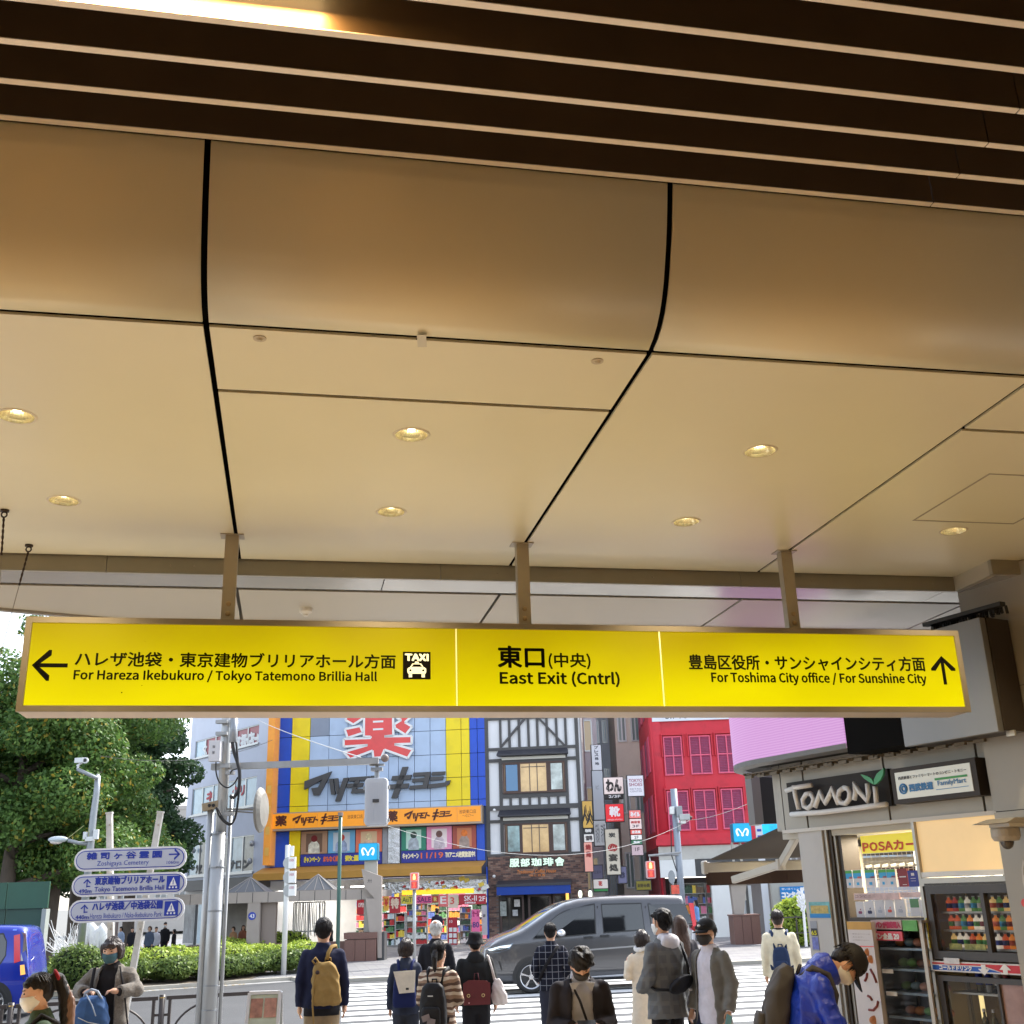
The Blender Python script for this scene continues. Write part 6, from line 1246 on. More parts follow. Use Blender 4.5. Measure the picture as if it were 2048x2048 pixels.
MB().box(KF, uB0, uB1+.012, .12, .359, vB0+.01, vB1).build('case_body', KDK, bxg); MB().box(KF, uB1-.02, uB1+.05, .3, .32, vB0-.03, vB0+.01).build('fixing_bracket', KFRM, bxg)
b = MB(); rn_ = random.Random(3)
for i in range(60):
 u = uB0+.3+(uB1-uB0-.2)*i/60; q = KF.p(u, .25+rn_.uniform(-.05, .05), vB1+.03); b.tube([q+Vector((0, 0, .06)), q+Vector((rn_.uniform(-.02, .02), 0, 0))], .012, 5)
b.box(KF, uB0+.3, uB1+.15, .3, .36, vB1+.06, vB1+.09); tag(b.build('cable_fringe', BLK, bxg), kind='stuff')
def pink():
 m = bpy.data.materials.new('led_pink'); m.use_nodes = True; t = m.node_tree; p = t.nodes['Principled BSDF']; p.inputs['Base Color'].default_value = (.03, .02, .03, 1); p.inputs['Roughness'].default_value = .6
 co = t.nodes.new('ShaderNodeTexCoord'); w1 = t.nodes.new('ShaderNodeTexWave'); w1.bands_direction = 'Z'; w1.inputs['Scale'].default_value = 14; w1.inputs['Distortion'].default_value = 1.2; w1.inputs['Detail'].default_value = 1
 t.links.new(co.outputs['Object'], w1.inputs[0]); r = t.nodes.new('ShaderNodeValToRGB'); e = r.color_ramp.elements; e[0].color = (*srgb(216, 152, 222), 1); e[1].color = (*srgb(236, 182, 238), 1); t.links.new(w1.outputs['Fac'], r.inputs[0])
 t.links.new(r.outputs[0], p.inputs['Emission Color']); p.inputs['Emission Strength'].default_value = .84*2**-EXP; return m
nS = .42; uS1 = KF.at(1690, 1480, nS)[0]; uS0 = KF.at(1516, 1520, nS)[0]
vS0 = (KF.at(1690, 1486, nS)[1]+KF.at(1559, 1509, nS)[1])/2; vS1 = KF.at(1600, 1250, nS)[1]-.28
led = thing('led_screen', KF.p(uS0+1, .3, vS0), 'big curved outdoor screen glowing plain pink above the kiosk', 'screen')
rS = 1.0; path = [(uS1, nS)] + [(uS0, nS)] + [(uS0-rS*sin(t), nS-rS+rS*cos(t)) for t in [pi*.62*i/18 for i in range(1, 19)]]
LEDM = pink()
nP_ = len(path)
b = MB(); V = []
for u, n in path[1:]: V += [KF.p(u, n, vS0), KF.p(u, n, vS1)]
MB().add(V, [(2*i, 2*i+2, 2*i+3, 2*i+1) for i in range(nP_-2)]).build('screen_module', LEDM, led, smooth=True, fix=False)
nM = max(3, int((uS1-uS0)/.5))
for i in range(nM):
 a = uS0+(uS1-uS0)*i/nM; c = uS0+(uS1-uS0)*(i+1)/nM
 MB().box(KF, a+.0015, c-.0015, nS-.03, nS, vS0, vS1).build('screen_module', LEDM, led)
MB().box(KF, uS1+.004, uB0-.004, .05, nS-.01, vB0+.02, vS1-.02).build('screen_return', mat('screen_black', (.004, .004, .004), .8, spec=.08), led)
RIM = mat('rim_grey', (.15, .15, .145), .5, .2, var=(2, .06)); V = []
for u, n in path:
 V += [KF.p(u, n, vS0-.002), KF.p(u, n, vS0-.045)]
cu, cn = uS0, nS-rS
inner = []
for u, n in path:
 d = Vector((u-max(u, uS0) if u < uS0 else 0, n-cn)) if u < uS0 else Vector((0, 1)); d.normalize(); inner.append((u-d[0]*.10, n-d[1]*.10))
for u, n in inner: V += [KF.p(u, n, vS0-.06)]
k0 = 2*nP_
Fc = [(2*i, 2*i+2, 2*i+3, 2*i+1) for i in range(nP_-1)] + [(2*i+1, 2*i+3, k0+i+1, k0+i) for i in range(nP_-1)]
MB().add(V, Fc).build('rim', RIM, led, smooth=False, fix=False)
b = MB(); b.add([KF.p(u, n, vS0-.03) for u, n in inner]+[KF.p(uS0, -2.4, vS0-.03), KF.p(uB1, -2.4, vS0-.03), KF.p(uB1, .2, vS0-.03)], [tuple(range(nP_+3))]); b.build('soffit_sheet', mat('soffit_dark', (.03, .027, .022), .8), led, fix=False)
b = MB(); rn_ = random.Random(6)
for i in range(46):
 u = uS0-.55+i*.06; b.bar(KF.p(u, .15, vS0-.09+rn_.uniform(-.01, .01)), KF.p(u+.3, -.9, vS0-.09), .006, .02)
 if i % 3 == 0: b.bar(KF.p(u, .12, vS0-.11), KF.p(u+.1, .12, vS0-.11), .03, .03)
for j in range(7): b.bar(KF.p(uS0-.5, .15-j*.15, vS0-.085), KF.p(uS0+2.2, .15-j*.15, vS0-.085), .006, .01)
tag(b.build('wire_mesh', mat('mesh_grey_brown', (.20, .18, .14), .6, .2), led), kind='stuff')
q = zh;
RB = atY(1500, 1600, 12.6); RFr = Fr((0, RB.y, 0), 0)
r1 = RFr.rect(1524, 1566, 1566, 1644); MB().box(RFr, r1[0], r1[1]+.4, -.4, -.3, r1[2], r1[3]+.2).build('dark_recess', mat('recess_black', (.01, .01, .011), .6), ki)
r2 = RFr.rect(1507, 1568, 1526, 1648); MB().box(RFr, r2[0], r2[1]-.01, -.35, -.0, r2[2], r2[3]+.25).build('recess_post', mat('recess_post_grey', (.14, .13, .12), .5), ki)
# ---- shop window: door profiles, racks, poster, back light panel, fridges
for i, (x0, x1, m_) in enumerate(((1120, 1150, KFRM), (1152, 1185, KDK), (1188, 1215, KFRM), (1217, 1262, KDK))):
 a, b_ = ku(k5, x0, 300), ku(k5, x1, 300); MB().box(KF, a, b_-.002, -.25-.01*i, -.02-.02*i, 0, vF0-.03).build('door_profile', m_, ki)
uW0 = ku(k5, 1262, 300); uW1 = ku(kp, 905, 300, -.02)
MB().box(KF, uW0, uP+.2, -2.2, -2.1, 0, vF0).build('shop_back_wall', mat('kiosk_back', (.30, .25, .18), .6, var=(2, .25)), ki)
MB().box(KF, uF0-.1, uP+.2, -2.1, -.05, vF0-.08, vF0-.03).build('shop_ceiling', mat('kiosk_ceiling', (.5, .48, .42), .6), ki)
MB().box(KF, uF0-.1, uP+.2, -2.1, -.05, 0, .1).build('shop_floor', FLOOR, ki)
l = bpy.data.lights.new('kiosk_lamp', 'AREA'); l.shape = 'RECTANGLE'; l.size = 1.6; l.size_y = .3; l.energy = 32; l.color = (1, .88, .66)
lo = bpy.data.objects.new('kiosk_lamp', l); SC.collection.objects.link(lo); lo.location = KF.p((uW0+uP)/2, -.55, vF0-.10); lo.rotation_euler = (0, 0, R(-61.25))
MB().box(KF, (uW0+uP)/2-.8, (uW0+uP)/2+.8, -.6, -.5, vF0-.085, vF0-.06+.0).build('ceiling_lamp', mat('kiosk_tube', (.8, .8, .8), .4, emit=((1, .92, .75), 4)), ki)
MB().box(KF, ku(kp, 135, 300, -.2), ku(kp, 175, 300, -.2), -.25, -.2, .9, vF0-.06).build('brass_edge', mat('brass_strip', (.45, .30, .12), .35, .7), ki)
c_ = KF.p(ku(kp, 270, 300, -.7), -.7, 0); MB().tube([(c_.x, c_.y, 1.4), (c_.x, c_.y, vF0-.05)], .085, 18).build('round_column', mat('column_cream', (.6, .55, .42), .35, var=(3, .06), wave=(12, .3, 'X')), ki, smooth=True); MB().tube([(c_.x, c_.y, vF0-.16), (c_.x, c_.y, vF0-.1)], .10, 16).build('column_collar', BLK, ki)
r = kr(kp, 345, 60, 885, 325, -.12); r = (r[0], uW1-.02, (kv(kp, 350, 330, -.12)+kv(kp, 885, 300, -.12))/2, vF0-.1)
ys = MB().box(KF, r[0], r[1], -.16, -.12, r[2], r[3]).build('card_sign', mat('card_sign_yellow', srgb(230, 215, 60), .45, emit=(srgb(240, 225, 60), .30)), ki)
ORL = mat('letter_orange_red', srgb(205, 70, 30), .5)
h_ = r[3]-r[2]; w_ = r[1]-r[0]; text('POSAカード', KF, (r[0]+.03*w_, r[1]+.08*w_, r[2]+h_*.12, r[2]+h_*.62), -.118, ORL, ys, bold=.02, font=1)
b = MB(); g0, g1 = ku(kp, 350, 380, -.10), uW1-.02; gv1 = r[2]; gv0 = kv(kp, 400, 940, -.10)
for i in range(15): u = g0+(g1-g0)*i/14; b.bar(KF.p(u, -.12, gv0), KF.p(u, -.12, gv1), .004, .004)
for i in range(16): v = gv0+(gv1-gv0)*i/15; b.bar(KF.p(g0, -.12, v), KF.p(g1, -.12, v), .004, .004)
tag(b.build('wire_grid', mat('wire_cream', (.5, .47, .4), .4, .4), ki), kind='stuff')
MB().box(KF, g0-.1, g1, -.9, -.85, 1.2, vF0-.1).build('grey_shelving_back', mat('shelving_grey', (.26, .27, .27), .5, var=(3, .25), wave=(5, .4, 'X')), ki)
CG = mat('card_green', srgb(80, 165, 75), .5); CBl = mat('card_blue', srgb(50, 160, 215), .5); CW_ = mat('card_white', srgb(205, 205, 210), .5); CR_ = mat('card_orange', srgb(225, 95, 60), .5)
def card(x0, y0, x1, y1, cols_, n, tilt=0):
 U0, U1, V0, V1 = kr(kp, x0, y0, x1, y1, n); o = MB().box(KF, U0, U1, n-.02, n, V0, V1).build('gift_card', cols_[0][0], ki)
 for m_, f0, f1, g0_, g1_ in cols_[1:]: MB().box(KF, U0+(U1-U0)*g0_, U0+(U1-U0)*g1_, n, n+.0015, V0+(V1-V0)*f0, V0+(V1-V0)*f1).build('card_print', m_, o)
 return o, (U0, U1, V0, V1)
play = [(CW_,), (CG, .82, .98, 0.02, .98), (CBl, .52, .82, .02, .98), (CR_, .52, .62, .5, .98), (CBl, .14, .30, .35, .65)]
for x0, x1, y0, y1 in ((205, 268, 488, 660), (275, 358, 485, 657), (392, 488, 480, 655), (527, 600, 478, 652), (602, 688, 475, 650)): card(x0, y0, x1, y1, play, -.08)
MRN = mat('card_maroon', srgb(130, 30, 40), .5); NAV = mat('card_navy', srgb(35, 50, 140), .5)
o_, q_ = card(712, 472, 800, 648, [(MRN,), (CW_, .52, .58, .15, .85), (CW_, .1, .13, .4, .85)], -.07)
o_, q_ = card(808, 490, 905, 648, [(NAV,), (CW_, .68, .85, .35, .65), (CW_, .5, .53, .25, .75), (CW_, .35, .37, .25, .75)], -.05)
MB().box(KF, q_[1], q_[1]+.015, -.16, -.07, q_[2]+.01, q_[3]).build('card_stack', NAV, ki)
OR_ = mat('apple_red', srgb(215, 80, 60), .5); PU_ = mat('apple_plum', srgb(130, 40, 90), .5); NV_ = mat('apple_navy', srgb(30, 35, 80), .5); GY_ = mat('apple_grey', srgb(170, 175, 190), .5)
for x0, x1, y0, y1, m_ in ((302, 380, 792, 955, PU_), (388, 480, 788, 952, NV_), (488, 578, 778, 945, GY_), (585, 670, 772, 942, OR_), (682, 782, 770, 940, GY_)):
 o_, (U0, U1, V0, V1) = card(x0, y0, x1, y1, [(CW_,)], -.06); cu_, cv_ = (U0+U1)/2, V0+(V1-V0)*.35; s_ = (U1-U0)
 b = MB(); b.disc(KF, cu_-.09*s_, cv_, s_*.13, -.06, -.058, 14); b.disc(KF, cu_+.09*s_, cv_, s_*.13, -.06, -.0575, 14); b.poly(KF, [(cu_+.0, cv_+s_*.2), (cu_+.1*s_, cv_+s_*.2), (cu_+.14*s_, cv_+s_*.34), (cu_+.03*s_, cv_+s_*.28)], -.06, -.058); b.build('fruit_emblem', m_, o_)
card(832, 765, 916, 935, [(CW_,), (mat('card_green_dark', srgb(80, 130, 90), .5), .5, 1, .0, 1)], -.06); card(920, 770, 1000, 940, [(CW_,)], -.05)
for (x0, x1, y0, y1, s_) in ((280, 720, 710, 775, 'コンビニ'), (730, 990, 700, 750, 'カード')):
 U0, U1, V0, V1 = kr(kp, x0, y0, min(x1, 960), y1, -.05); o_ = MB().box(KF, U0, U1, -.08, -.05, V0, V1).build('price_rail', mat('rail_clear', srgb(200, 175, 175), .3, var=(14, .25)), ki)
 text(s_, KF, (U0+.02, U0+(U1-U0)*.4, V0+.02, V1-.01), -.049, mat('letter_brown', srgb(90, 50, 50), .5), o_)
U0, U1, V0, V1 = kr(kp, 360, 425, 930, 470, -.06); b = MB()
for i in range(7): u = U0+(U1-U0)*(i+.5)/7; b.bar(KF.p(u, -.12, V0+.03), KF.p(u+.05, .0, V0+.02), .012, .02)
b.box(KF, U0, U1, -.11, -.10, V0+.01, V1-.03); b.build('hook_rail', mat('hook_clear', (.6, .58, .52), .3), ki)
MB().box(KF, ku(kp, 315, 950, -.1), uW1, -.3, -.0, kv(kp, 650, 962, -.05)-.03, kv(kp, 650, 945, -.05)).build('ledge', KDK, ki)
uM0, uM1 = ku(kp, 905, 300, .0), ku(kp, 950, 560, .0)
MB().box(KF, uM0-.02, uM1, -.12, .02, 0, vF0-.03).build('mullion', KFRM, ki)
vL0 = (kv(kp, 960, 505, .01)+kv(kp, 1700, 480, .01))/2
lp_ = mat('light_panel_cream', srgb(225, 195, 140), .35, emit=(srgb(240, 205, 150), .42), var=(1.0, .1))
MB().box(KF, uM1+.004, uP-.004, -.05, -.005, vL0, vF0-.03).build('cream_light_panel', lp_, ki); MB().box(KF, uM1, uP, -.05, .015, vL0-.04, vL0).build('white_trim', WHITE, ki)
MB().box(KF, uM1-.03, uM1-.005, -.5, -.12, .1, vF0-.1).build('partition', mat('partition_cream', (.5, .42, .28), .5), ki)
vU1 = vL0-.045; fr0 = uM1;
MB().box(KF, fr0, uP, -.5, -.46, 0.1, vU1).build('fridge_back', mat('fridge_back', (.20, .15, .09), .5, var=(2, .3)), ki)
MB().box(KF, fr0, uP, -.46, .03, vU1-.06, vU1).build('fridge_head', KFRM, ki)
vA1 = (kv(kp, 1000, 590, .03)); vA0 = kv(kq, 1400, 690, .03); vBd1 = (kv(kq, 1000, 790, .03)+kv(kq, 1860, 822, .03))/2+.0; vBd0 = (kv(kq, 1010, 905, .03)+kv(kq, 1870, 940, .03))/2
GDK = mat('gasket_dark', (.05, .045, .045), .4); gu0 = ku(kp, 1000, 900, .03)
b = MB(); b.box(KF, gu0, uP, -.02, .03, vA1-.10, vA1-.02).box(KF, gu0, gu0+.05, -.02, .03, vA0, vA1-.1).box(KF, gu0, uP, -.02, .03, vA0-.06, vA0+.0); uD = ku(kp, 1530, 900, .03); b.box(KF, uD, uD+.035, -.02, .035, vA0, vA1-.1); b.build('fridge_door_frame', GDK, ki)
PG = mat('door_glass_clear', (.04, .04, .04), .03, alpha=.14, spec=.9)
MB().box(KF, gu0+.05, uP, .005, .012, vA0, vA1-.1).build('fridge_glass', PG, ki)
rb = random.Random(12); WARM_GLOW = [mat('bottle_%d' % i, srgb(*c), .35, emit=(srgb(*c), .45)) for i, c in enumerate(((225, 130, 50), (200, 90, 50), (170, 60, 50), (230, 190, 120), (90, 130, 70), (235, 225, 205)))]  # bottles glow by themselves, standing in for warm light inside the fridge
def bottles(u0, u1, v, h, n, par, r=.025, cap_=True, mats_=WARM_GLOW, step=.060):
 u = u0
 while u < u1:
  m_ = rb.choice(mats_); c = KF.p(u, n, v); o = MB().tube([c, c+Vector((0, 0, h*.01)), c+Vector((0, 0, h*.60)), c+Vector((0, 0, h*.70)), c+Vector((0, 0, h*.74)), c+Vector((0, 0, h*.86))], [r*.9, r, r, r*.8, r*.42, r*.4], 10).build('bottle', m_, par, smooth=True)
  MB().tube([c+Vector((0, 0, h*.86)), c+Vector((0, 0, h*.94))], r*.5, 8).build('cap', CW_, o); MB().tube([c+Vector((0, 0, h*.2)), c+Vector((0, 0, h*.5))], r*1.03, 10).build('label_band', rb.choice((CW_, CBl, CG, MRN, NAV, CR_)), o); u += step
nS_ = 3
for i in range(nS_):
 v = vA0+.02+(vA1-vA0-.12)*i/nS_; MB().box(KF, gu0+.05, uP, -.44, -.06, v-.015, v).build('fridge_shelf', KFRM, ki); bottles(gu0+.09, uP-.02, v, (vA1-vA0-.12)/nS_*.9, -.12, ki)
U0, U1, V0, V1 = kr(kq, 1085, 600, 1490, 665, -.03);
for a, b_ in ((0, .33), (.42, .98)): o_ = MB().box(KF, U0+(U1-U0)*a, U0+(U1-U0)*b_, -.06, -.05, V0, V1).build('price_tag', mat('tag_yellow', srgb(215, 215, 120), .5, var=(22, .5)), ki)
band = MB().box(KF, gu0-.02, uP, -.02, .04, vBd0, vBd1).build('drink_band', mat('band_white', (.7, .7, .7), .4), ki)
BB = mat('band_blue', srgb(25, 90, 190), .4); BR_ = mat('band_red', srgb(200, 35, 50), .4); hB = vBd1-vBd0
um1 = gu0+(uP-gu0)*.60
MB().poly(KF, [(gu0-.02, vBd0+.01), (um1+.12, vBd0+.01), (um1-.05, vBd1-.03), (gu0-.02, vBd1-.03)], .04, .042).build('band_blue_field', BB, band); MB().poly(KF, [(um1+.135, vBd0+.01), (uP, vBd0+.01), (uP, vBd1-.01), (gu0-.02, vBd1-.01), (gu0-.02, vBd1-.022), (um1-.03, vBd1-.022)], .04, .0415).build('band_red_field', BR_, band)
text('コールドドリンク', KF, (gu0+.05, gu0+(uP-gu0)*.43, vBd0+hB*.2, vBd0+hB*.62), .043, WHT, band, bold=.03)
for cu_, s_ in ((gu0+(uP-gu0)*.56, -1), (gu0+(uP-gu0)*.79, 1)):
 cv_ = vBd0+hB*.42; q = [(cu_-.05, cv_), (cu_-.02, cv_), (cu_-.02, cv_-s_*.03), (cu_+.02, cv_-s_*.03), (cu_+.02, cv_), (cu_+.05, cv_), (cu_, cv_+s_*.045)]; MB().poly(KF, q, .043, .045).build('band_arrow', WHT, band)
MB().box(KF, ku(kq, 1045, 780, .05), ku(kq, 1215, 780, .05), .045, .055, kv(kq, 1130, 820, .05), kv(kq, 1130, 755, .05)).build('small_notice', mat('notice_pale', (.65, .65, .66), .5, var=(20, .2)), ki)
vC1 = vBd0-.03; b = MB(); b.box(KF, gu0, uP, -.02, .03, vC1-.04, vC1).box(KF, gu0, gu0+.05, -.02, .03, .2, vC1-.04); uD2 = ku(kq, 1650, 1200, .03); b.box(KF, uD2, uD2+.02, -.02, .032, .2, vC1-.04); b.build('fridge_door_frame', GDK, ki)
MB().box(KF, gu0+.05, uD2, .005, .012, .2, vC1-.04).build('fridge_glass', PG, ki); MB().box(KF, uD2+.02, uP, .005, .012, .2, vC1-.04).build('fridge_glass', mat('frosted_pink', (.35, .22, .20), .15, spec=.8, var=(4, .25)), ki)
MB().box(KF, gu0+.10, gu0+.13, -.3, -.28, .2, vC1-.1).build('lamp_strip', mat('strip_warm', (1, .8, .4), .4, emit=((1, .8, .35), 1.2)), ki)
DB = [mat('bottle_dark', (.03, .02, .015), .2), mat('bottle_olive', (.12, .10, .03), .25), mat('bottle_pale', (.4, .42, .42), .25)]
for v in (.35, .75, 1.12): MB().box(KF, gu0+.05, uP, -.44, -.06, v-.015, v).build('fridge_shelf', KFRM, ki); bottles(gu0+.25, uD2-.03, v, .27, -.14, ki, mats_=DB, step=.085)
U0, U1 = ku(kq, 862, 400, .025), ku(kq, 935, 400, .025); V1, V0 = kv(kq, 890, 310, .025), kv(kq, 930, 650, .025)
o_ = MB().box(KF, uM0+.0, uM1-.0, .02, .028, V0, V1).build('yellow_label', mat('label_yellow', srgb(225, 215, 70), .5), ki)
for i, ch in enumerate('温めます'): hh = (V1-V0)/4.6; text(ch, KF, (uM0+.012, uM1-.012, V1-.04-hh*(i+1)+.02, V1-.04-hh*i), .029, mat('letter_olive2', (.2, .2, .05), .5), o_)
nC = .10; c0, c1 = ku(kq, 235, 400, nC), ku(kq, 800, 400, nC); vC = kv(kq, 500, 335, nC); cs = thing('pastry_case', KF.p((c0+c1)/2, -.05, 0), 'glazed pastry display case with shelves of wrapped bread below the gift cards', 'display case')
b = MB(); t = .022
for u in (c0, c1-t*1.6):
 b.box(KF, u, u+t*1.6, nC-.02, nC, .1, vC); b.box(KF, u, u+t, nC-.42, nC-.40, .1, vC)
b.box(KF, c0, c1, nC-.42, nC, vC-.02, vC); b.box(KF, c0, c1, nC-.42, nC, .1, .16); b.build('case_frame', mat('case_cream', (.5, .46, .40), .4, .2), cs)
MB().box(KF, c0, c1, nC-.44, nC-.42, .1, vC).build('case_back', mat('case_back', (.22, .20, .16), .4, var=(2.5, .35)), cs)
for i, (y, hh) in enumerate(((640, 0), (870, 0), (1130, 0), (1400, 0))):
 v = kv(kq, 650, y, nC-.1); v = v if v > .25 else .3; sh_ = MB().box(KF, c0+.03, c1-.04, nC-.40, nC-.04, v-.018, v).build('case_shelf', mat('shelf_glass_blue', srgb(130, 150, 165), .3), cs)
 for j in range(5):
  u = c0+.12+j*.095+rb.uniform(-.01, .01); m_ = rb.choice([mat('bread_tan', srgb(190, 130, 80), .6), mat('wrap_pink', srgb(205, 150, 130), .35), mat('wrap_green', srgb(110, 170, 80), .4), mat('wrap_blue', srgb(130, 165, 190), .35), mat('bread_brown', srgb(120, 75, 45), .6)])
  MB().ell(KF.p(u, nC-.2, v+.035), .05, .05, .035, 10, 6).build('pastry', m_, cs, smooth=True)
MB().box(KF, c0+.03, c1-.04, nC-.012, nC-.006, .16, vC-.22).build('case_glass', PG, cs); MB().box(KF, c0+.004, c0+.010, nC-.4, nC-.03, .16, vC-.03).build('side_glass', mat('tinted_glass', (.05, .04, .03), .08, alpha=.93, spec=.8), cs)
hd_ = MB().box(KF, c0+.02, c0+(c1-c0)*.63, nC, nC+.012, vC-.07, vC-.0).build('header_card', mat('header_pale', srgb(190, 165, 165), .5), cs); text('パンが値段購入', KF, (c0+.07, c0+(c1-c0)*.61, vC-.06, vC-.012), nC+.013, mat('letter_rose2', srgb(190, 50, 90), .5), hd_, bold=.03)
MB().box(KF, c0+(c1-c0)*.65, c1-.04, nC, nC+.012, vC-.08, vC-.0).build('header_card', mat('header_green', srgb(90, 160, 80), .5, var=(6, .3)), cs)
hd_ = MB().box(KF, c0+.01, c0+(c1-c0)*.62, nC, nC+.014, vC-.155, vC-.085).build('header_card', mat('header_red', srgb(215, 85, 100), .5), cs); text('パン全品 20', KF, (c0+.03, c0+(c1-c0)*.56, vC-.145, vC-.10), nC+.015, WHT, hd_, bold=.03)
for x, y in ((350, 880), (395, 1130)):
 U0, U1, V0, V1 = kr(kq, x, y, x+115, y+45, nC+.02); MB().box(KF, U0, U1, nC+.005, nC+.012, V0, V1).build('price_tag', WHITE, cs)
nD = .22; d0, d1 = ku(kq, -20, 500, nD), ku(kq, 250, 500, nD); vD = kv(kq, 130, 352, nD)
bnr = thing('bread_poster_stand', KF.p((d0+d1)/2, nD, 0), 'tall white poster stand with pictures of bread beside the pastry case', 'poster stand')
MB().box(KF, d0, d1, nD-.04, nD, .1, vD).build('poster_board', mat('poster_white', srgb(205, 200, 200), .5, var=(2, .03)), bnr)
vT = kv(kq, 130, 440, nD); MB().box(KF, d0, d1, nD, nD+.003, vT, vD).build('poster_header', mat('poster_gold', srgb(195, 150, 70), .5, var=(5, .15)), bnr)
vR = kv(kq, 180, 622, nD); MB().box(KF, d0+.1, d1, nD, nD+.004, vR-.006, vR).build('red_rule', RED, bnr)
text('焼き立てパンが\nあります。\nご利用下さい。', KF, (d0+.05, d1-.02, vR+.04, vT-.03), nD+.002, mat('letter_brown', srgb(90, 50, 50), .5), bnr)
for (x, y, rx, ry, c) in ((200, 690, 40, 40, (205, 140, 95)), (165, 745, 45, 40, (215, 150, 100)), (240, 770, 50, 42, (200, 135, 90)), (275, 1445, 60, 45, (190, 130, 90))):
 p = KF.at(*kq(x, y), nD); MB().ell(KF.p(p[0], nD, p[1]), .001+rx/5.552/2216*9.3, .001+rx/5.552/2216*9.3*.3, ry/5.552/2216*9.3, 14, 8).build('bread_picture', mat('bread_%d' % c[0], srgb(*c), .5, var=(18, .15)), bnr, smooth=True)
BRW = mat('sausage_brown', srgb(120, 45, 35), .5)
for P in ([(165, 1010), (185, 970), (190, 920)], [(225, 880), (265, 950), (295, 1030)], [(195, 1175), (225, 1190), (245, 1225)], [(210, 1330), (260, 1335), (300, 1290), (312, 1235)]):
 MB().tube([KF.p(KF.at(*kq(x, y), nD+.003)[0], nD+.003, KF.at(*kq(x, y), nD+.003)[1]) for x, y in P], .010, 7).build('bread_picture', BRW, bnr, smooth=True)
U0, U1, V0, V1 = kr(k5, 875, 400, 1150, 600, .0); U1 = min(U1, ku(k5, 1108, 300)); pst = MB().box(KF, U0, U1, .0, .004, V0, V1).build('post_poster', mat('poster_teal', srgb(110, 175, 180), .5, var=(14, .3)), ki)
MB().box(KF, U0+.02, U1-.02, .004, .006, V0+(V1-V0)*.28, V1-.03).build('poster_print', mat('poster_sand', srgb(185, 165, 95), .5, var=(25, .35)), pst); MB().box(KF, U0, U1, .004, .007, V0, V0+(V1-V0)*.24).build('poster_print', mat('poster_blue_band', srgb(30, 130, 200), .5), pst)
U0, U1, V0, V1 = kr(k5, 900, 640, 985, 1010, .0); pst = MB().box(KF, U0, U1, .0, .004, V0, V1).build('post_sticker', mat('sticker_grey', srgb(150, 155, 165), .5), ki)
h_ = V1-V0; MB().box(KF, U0+.005, U1-.005, .004, .006, V1-h_*.5, V1-h_*.25).build('sticker_print', mat('sticker_dark', srgb(50, 50, 55), .5, var=(30, .4)), pst); text('65', KF, (U0+.01, U1-.01, V1-h_*.47, V1-h_*.33), .007, mat('letter_yellow2', srgb(215, 210, 40), .5), pst, bold=.04)
MB().box(KF, U0+.005, U1-.005, .004, .006, V0+.01, V1-h_*.55).build('sticker_print', mat('sticker_violet', srgb(110, 120, 190), .5, var=(30, .3)), pst)
dc = KF.p(KF.at(2010, 1660, .30)[0], .30, KF.at(2010, 1670, .30)[1]); dm = thing('dome_camera', dc, 'beige dome security camera on a bracket at the right pillar', 'camera')
px_ = 7.6/2216/4.854
DMB = mat('dome_beige', (.40, .37, .32), .42, var=(3, .04))
vtop_ = kv(kp, 1700, 80, .3)
T_ = lambda r, v: [Vector((dc.x+r*cos(t), dc.y+r*sin(t), v)) for t in [2*pi*i/28 for i in range(28)]]
R1 = 140*px_; vv = lambda y: kv(kp, 1700, y, .3)
MB().loft([T_(R1*.95, vv(75)), T_(R1, vv(95)), T_(R1, vv(165)), T_(R1*.85, vv(205)), T_(R1*.5, vv(212))]).build('dome_housing', DMB, dm, smooth=False)
MB().ell(Vector((dc.x, dc.y, vv(215))), 68*px_, 68*px_, 75*px_, 18, 12).build('dome_glass', mat('dome_glass', (.06, .05, .045), .08, spec=.9), dm, smooth=True)
b = MB(); b.add([KF.p(u, n, v) for u, n, v in ((KF.at(*kp(1560, 40), .3)[0], .45, vv(40)), (KF.at(*kp(1560, 40), .3)[0], .15, vv(40)), (KF.at(*kp(1900, 40), .3)[0], .1, vv(40)), (KF.at(*kp(1900, 40), .3)[0], .45, vv(40)))]+[KF.p(u, n, v) for u, n, v in ((KF.at(*kp(1620, 0), .3)[0], .35, vv(-10)), (KF.at(*kp(1620, 0), .3)[0], .2, vv(-10)), (KF.at(*kp(1900, 0), .3)[0], .1, vv(-10)), (KF.at(*kp(1900, 0), .3)[0], .35, vv(-10)))], [(0, 1, 2, 3), (4, 5, 6, 7), (0, 1, 5, 4), (1, 2, 6, 5), (2, 3, 7, 6), (3, 0, 4, 7)]); b.box(KF, KF.at(*kp(1700, 40), .3)[0], KF.at(*kp(1900, 40), .3)[0], .1, .42, vv(78), vv(42)); b.build('bracket', DMB, dm)
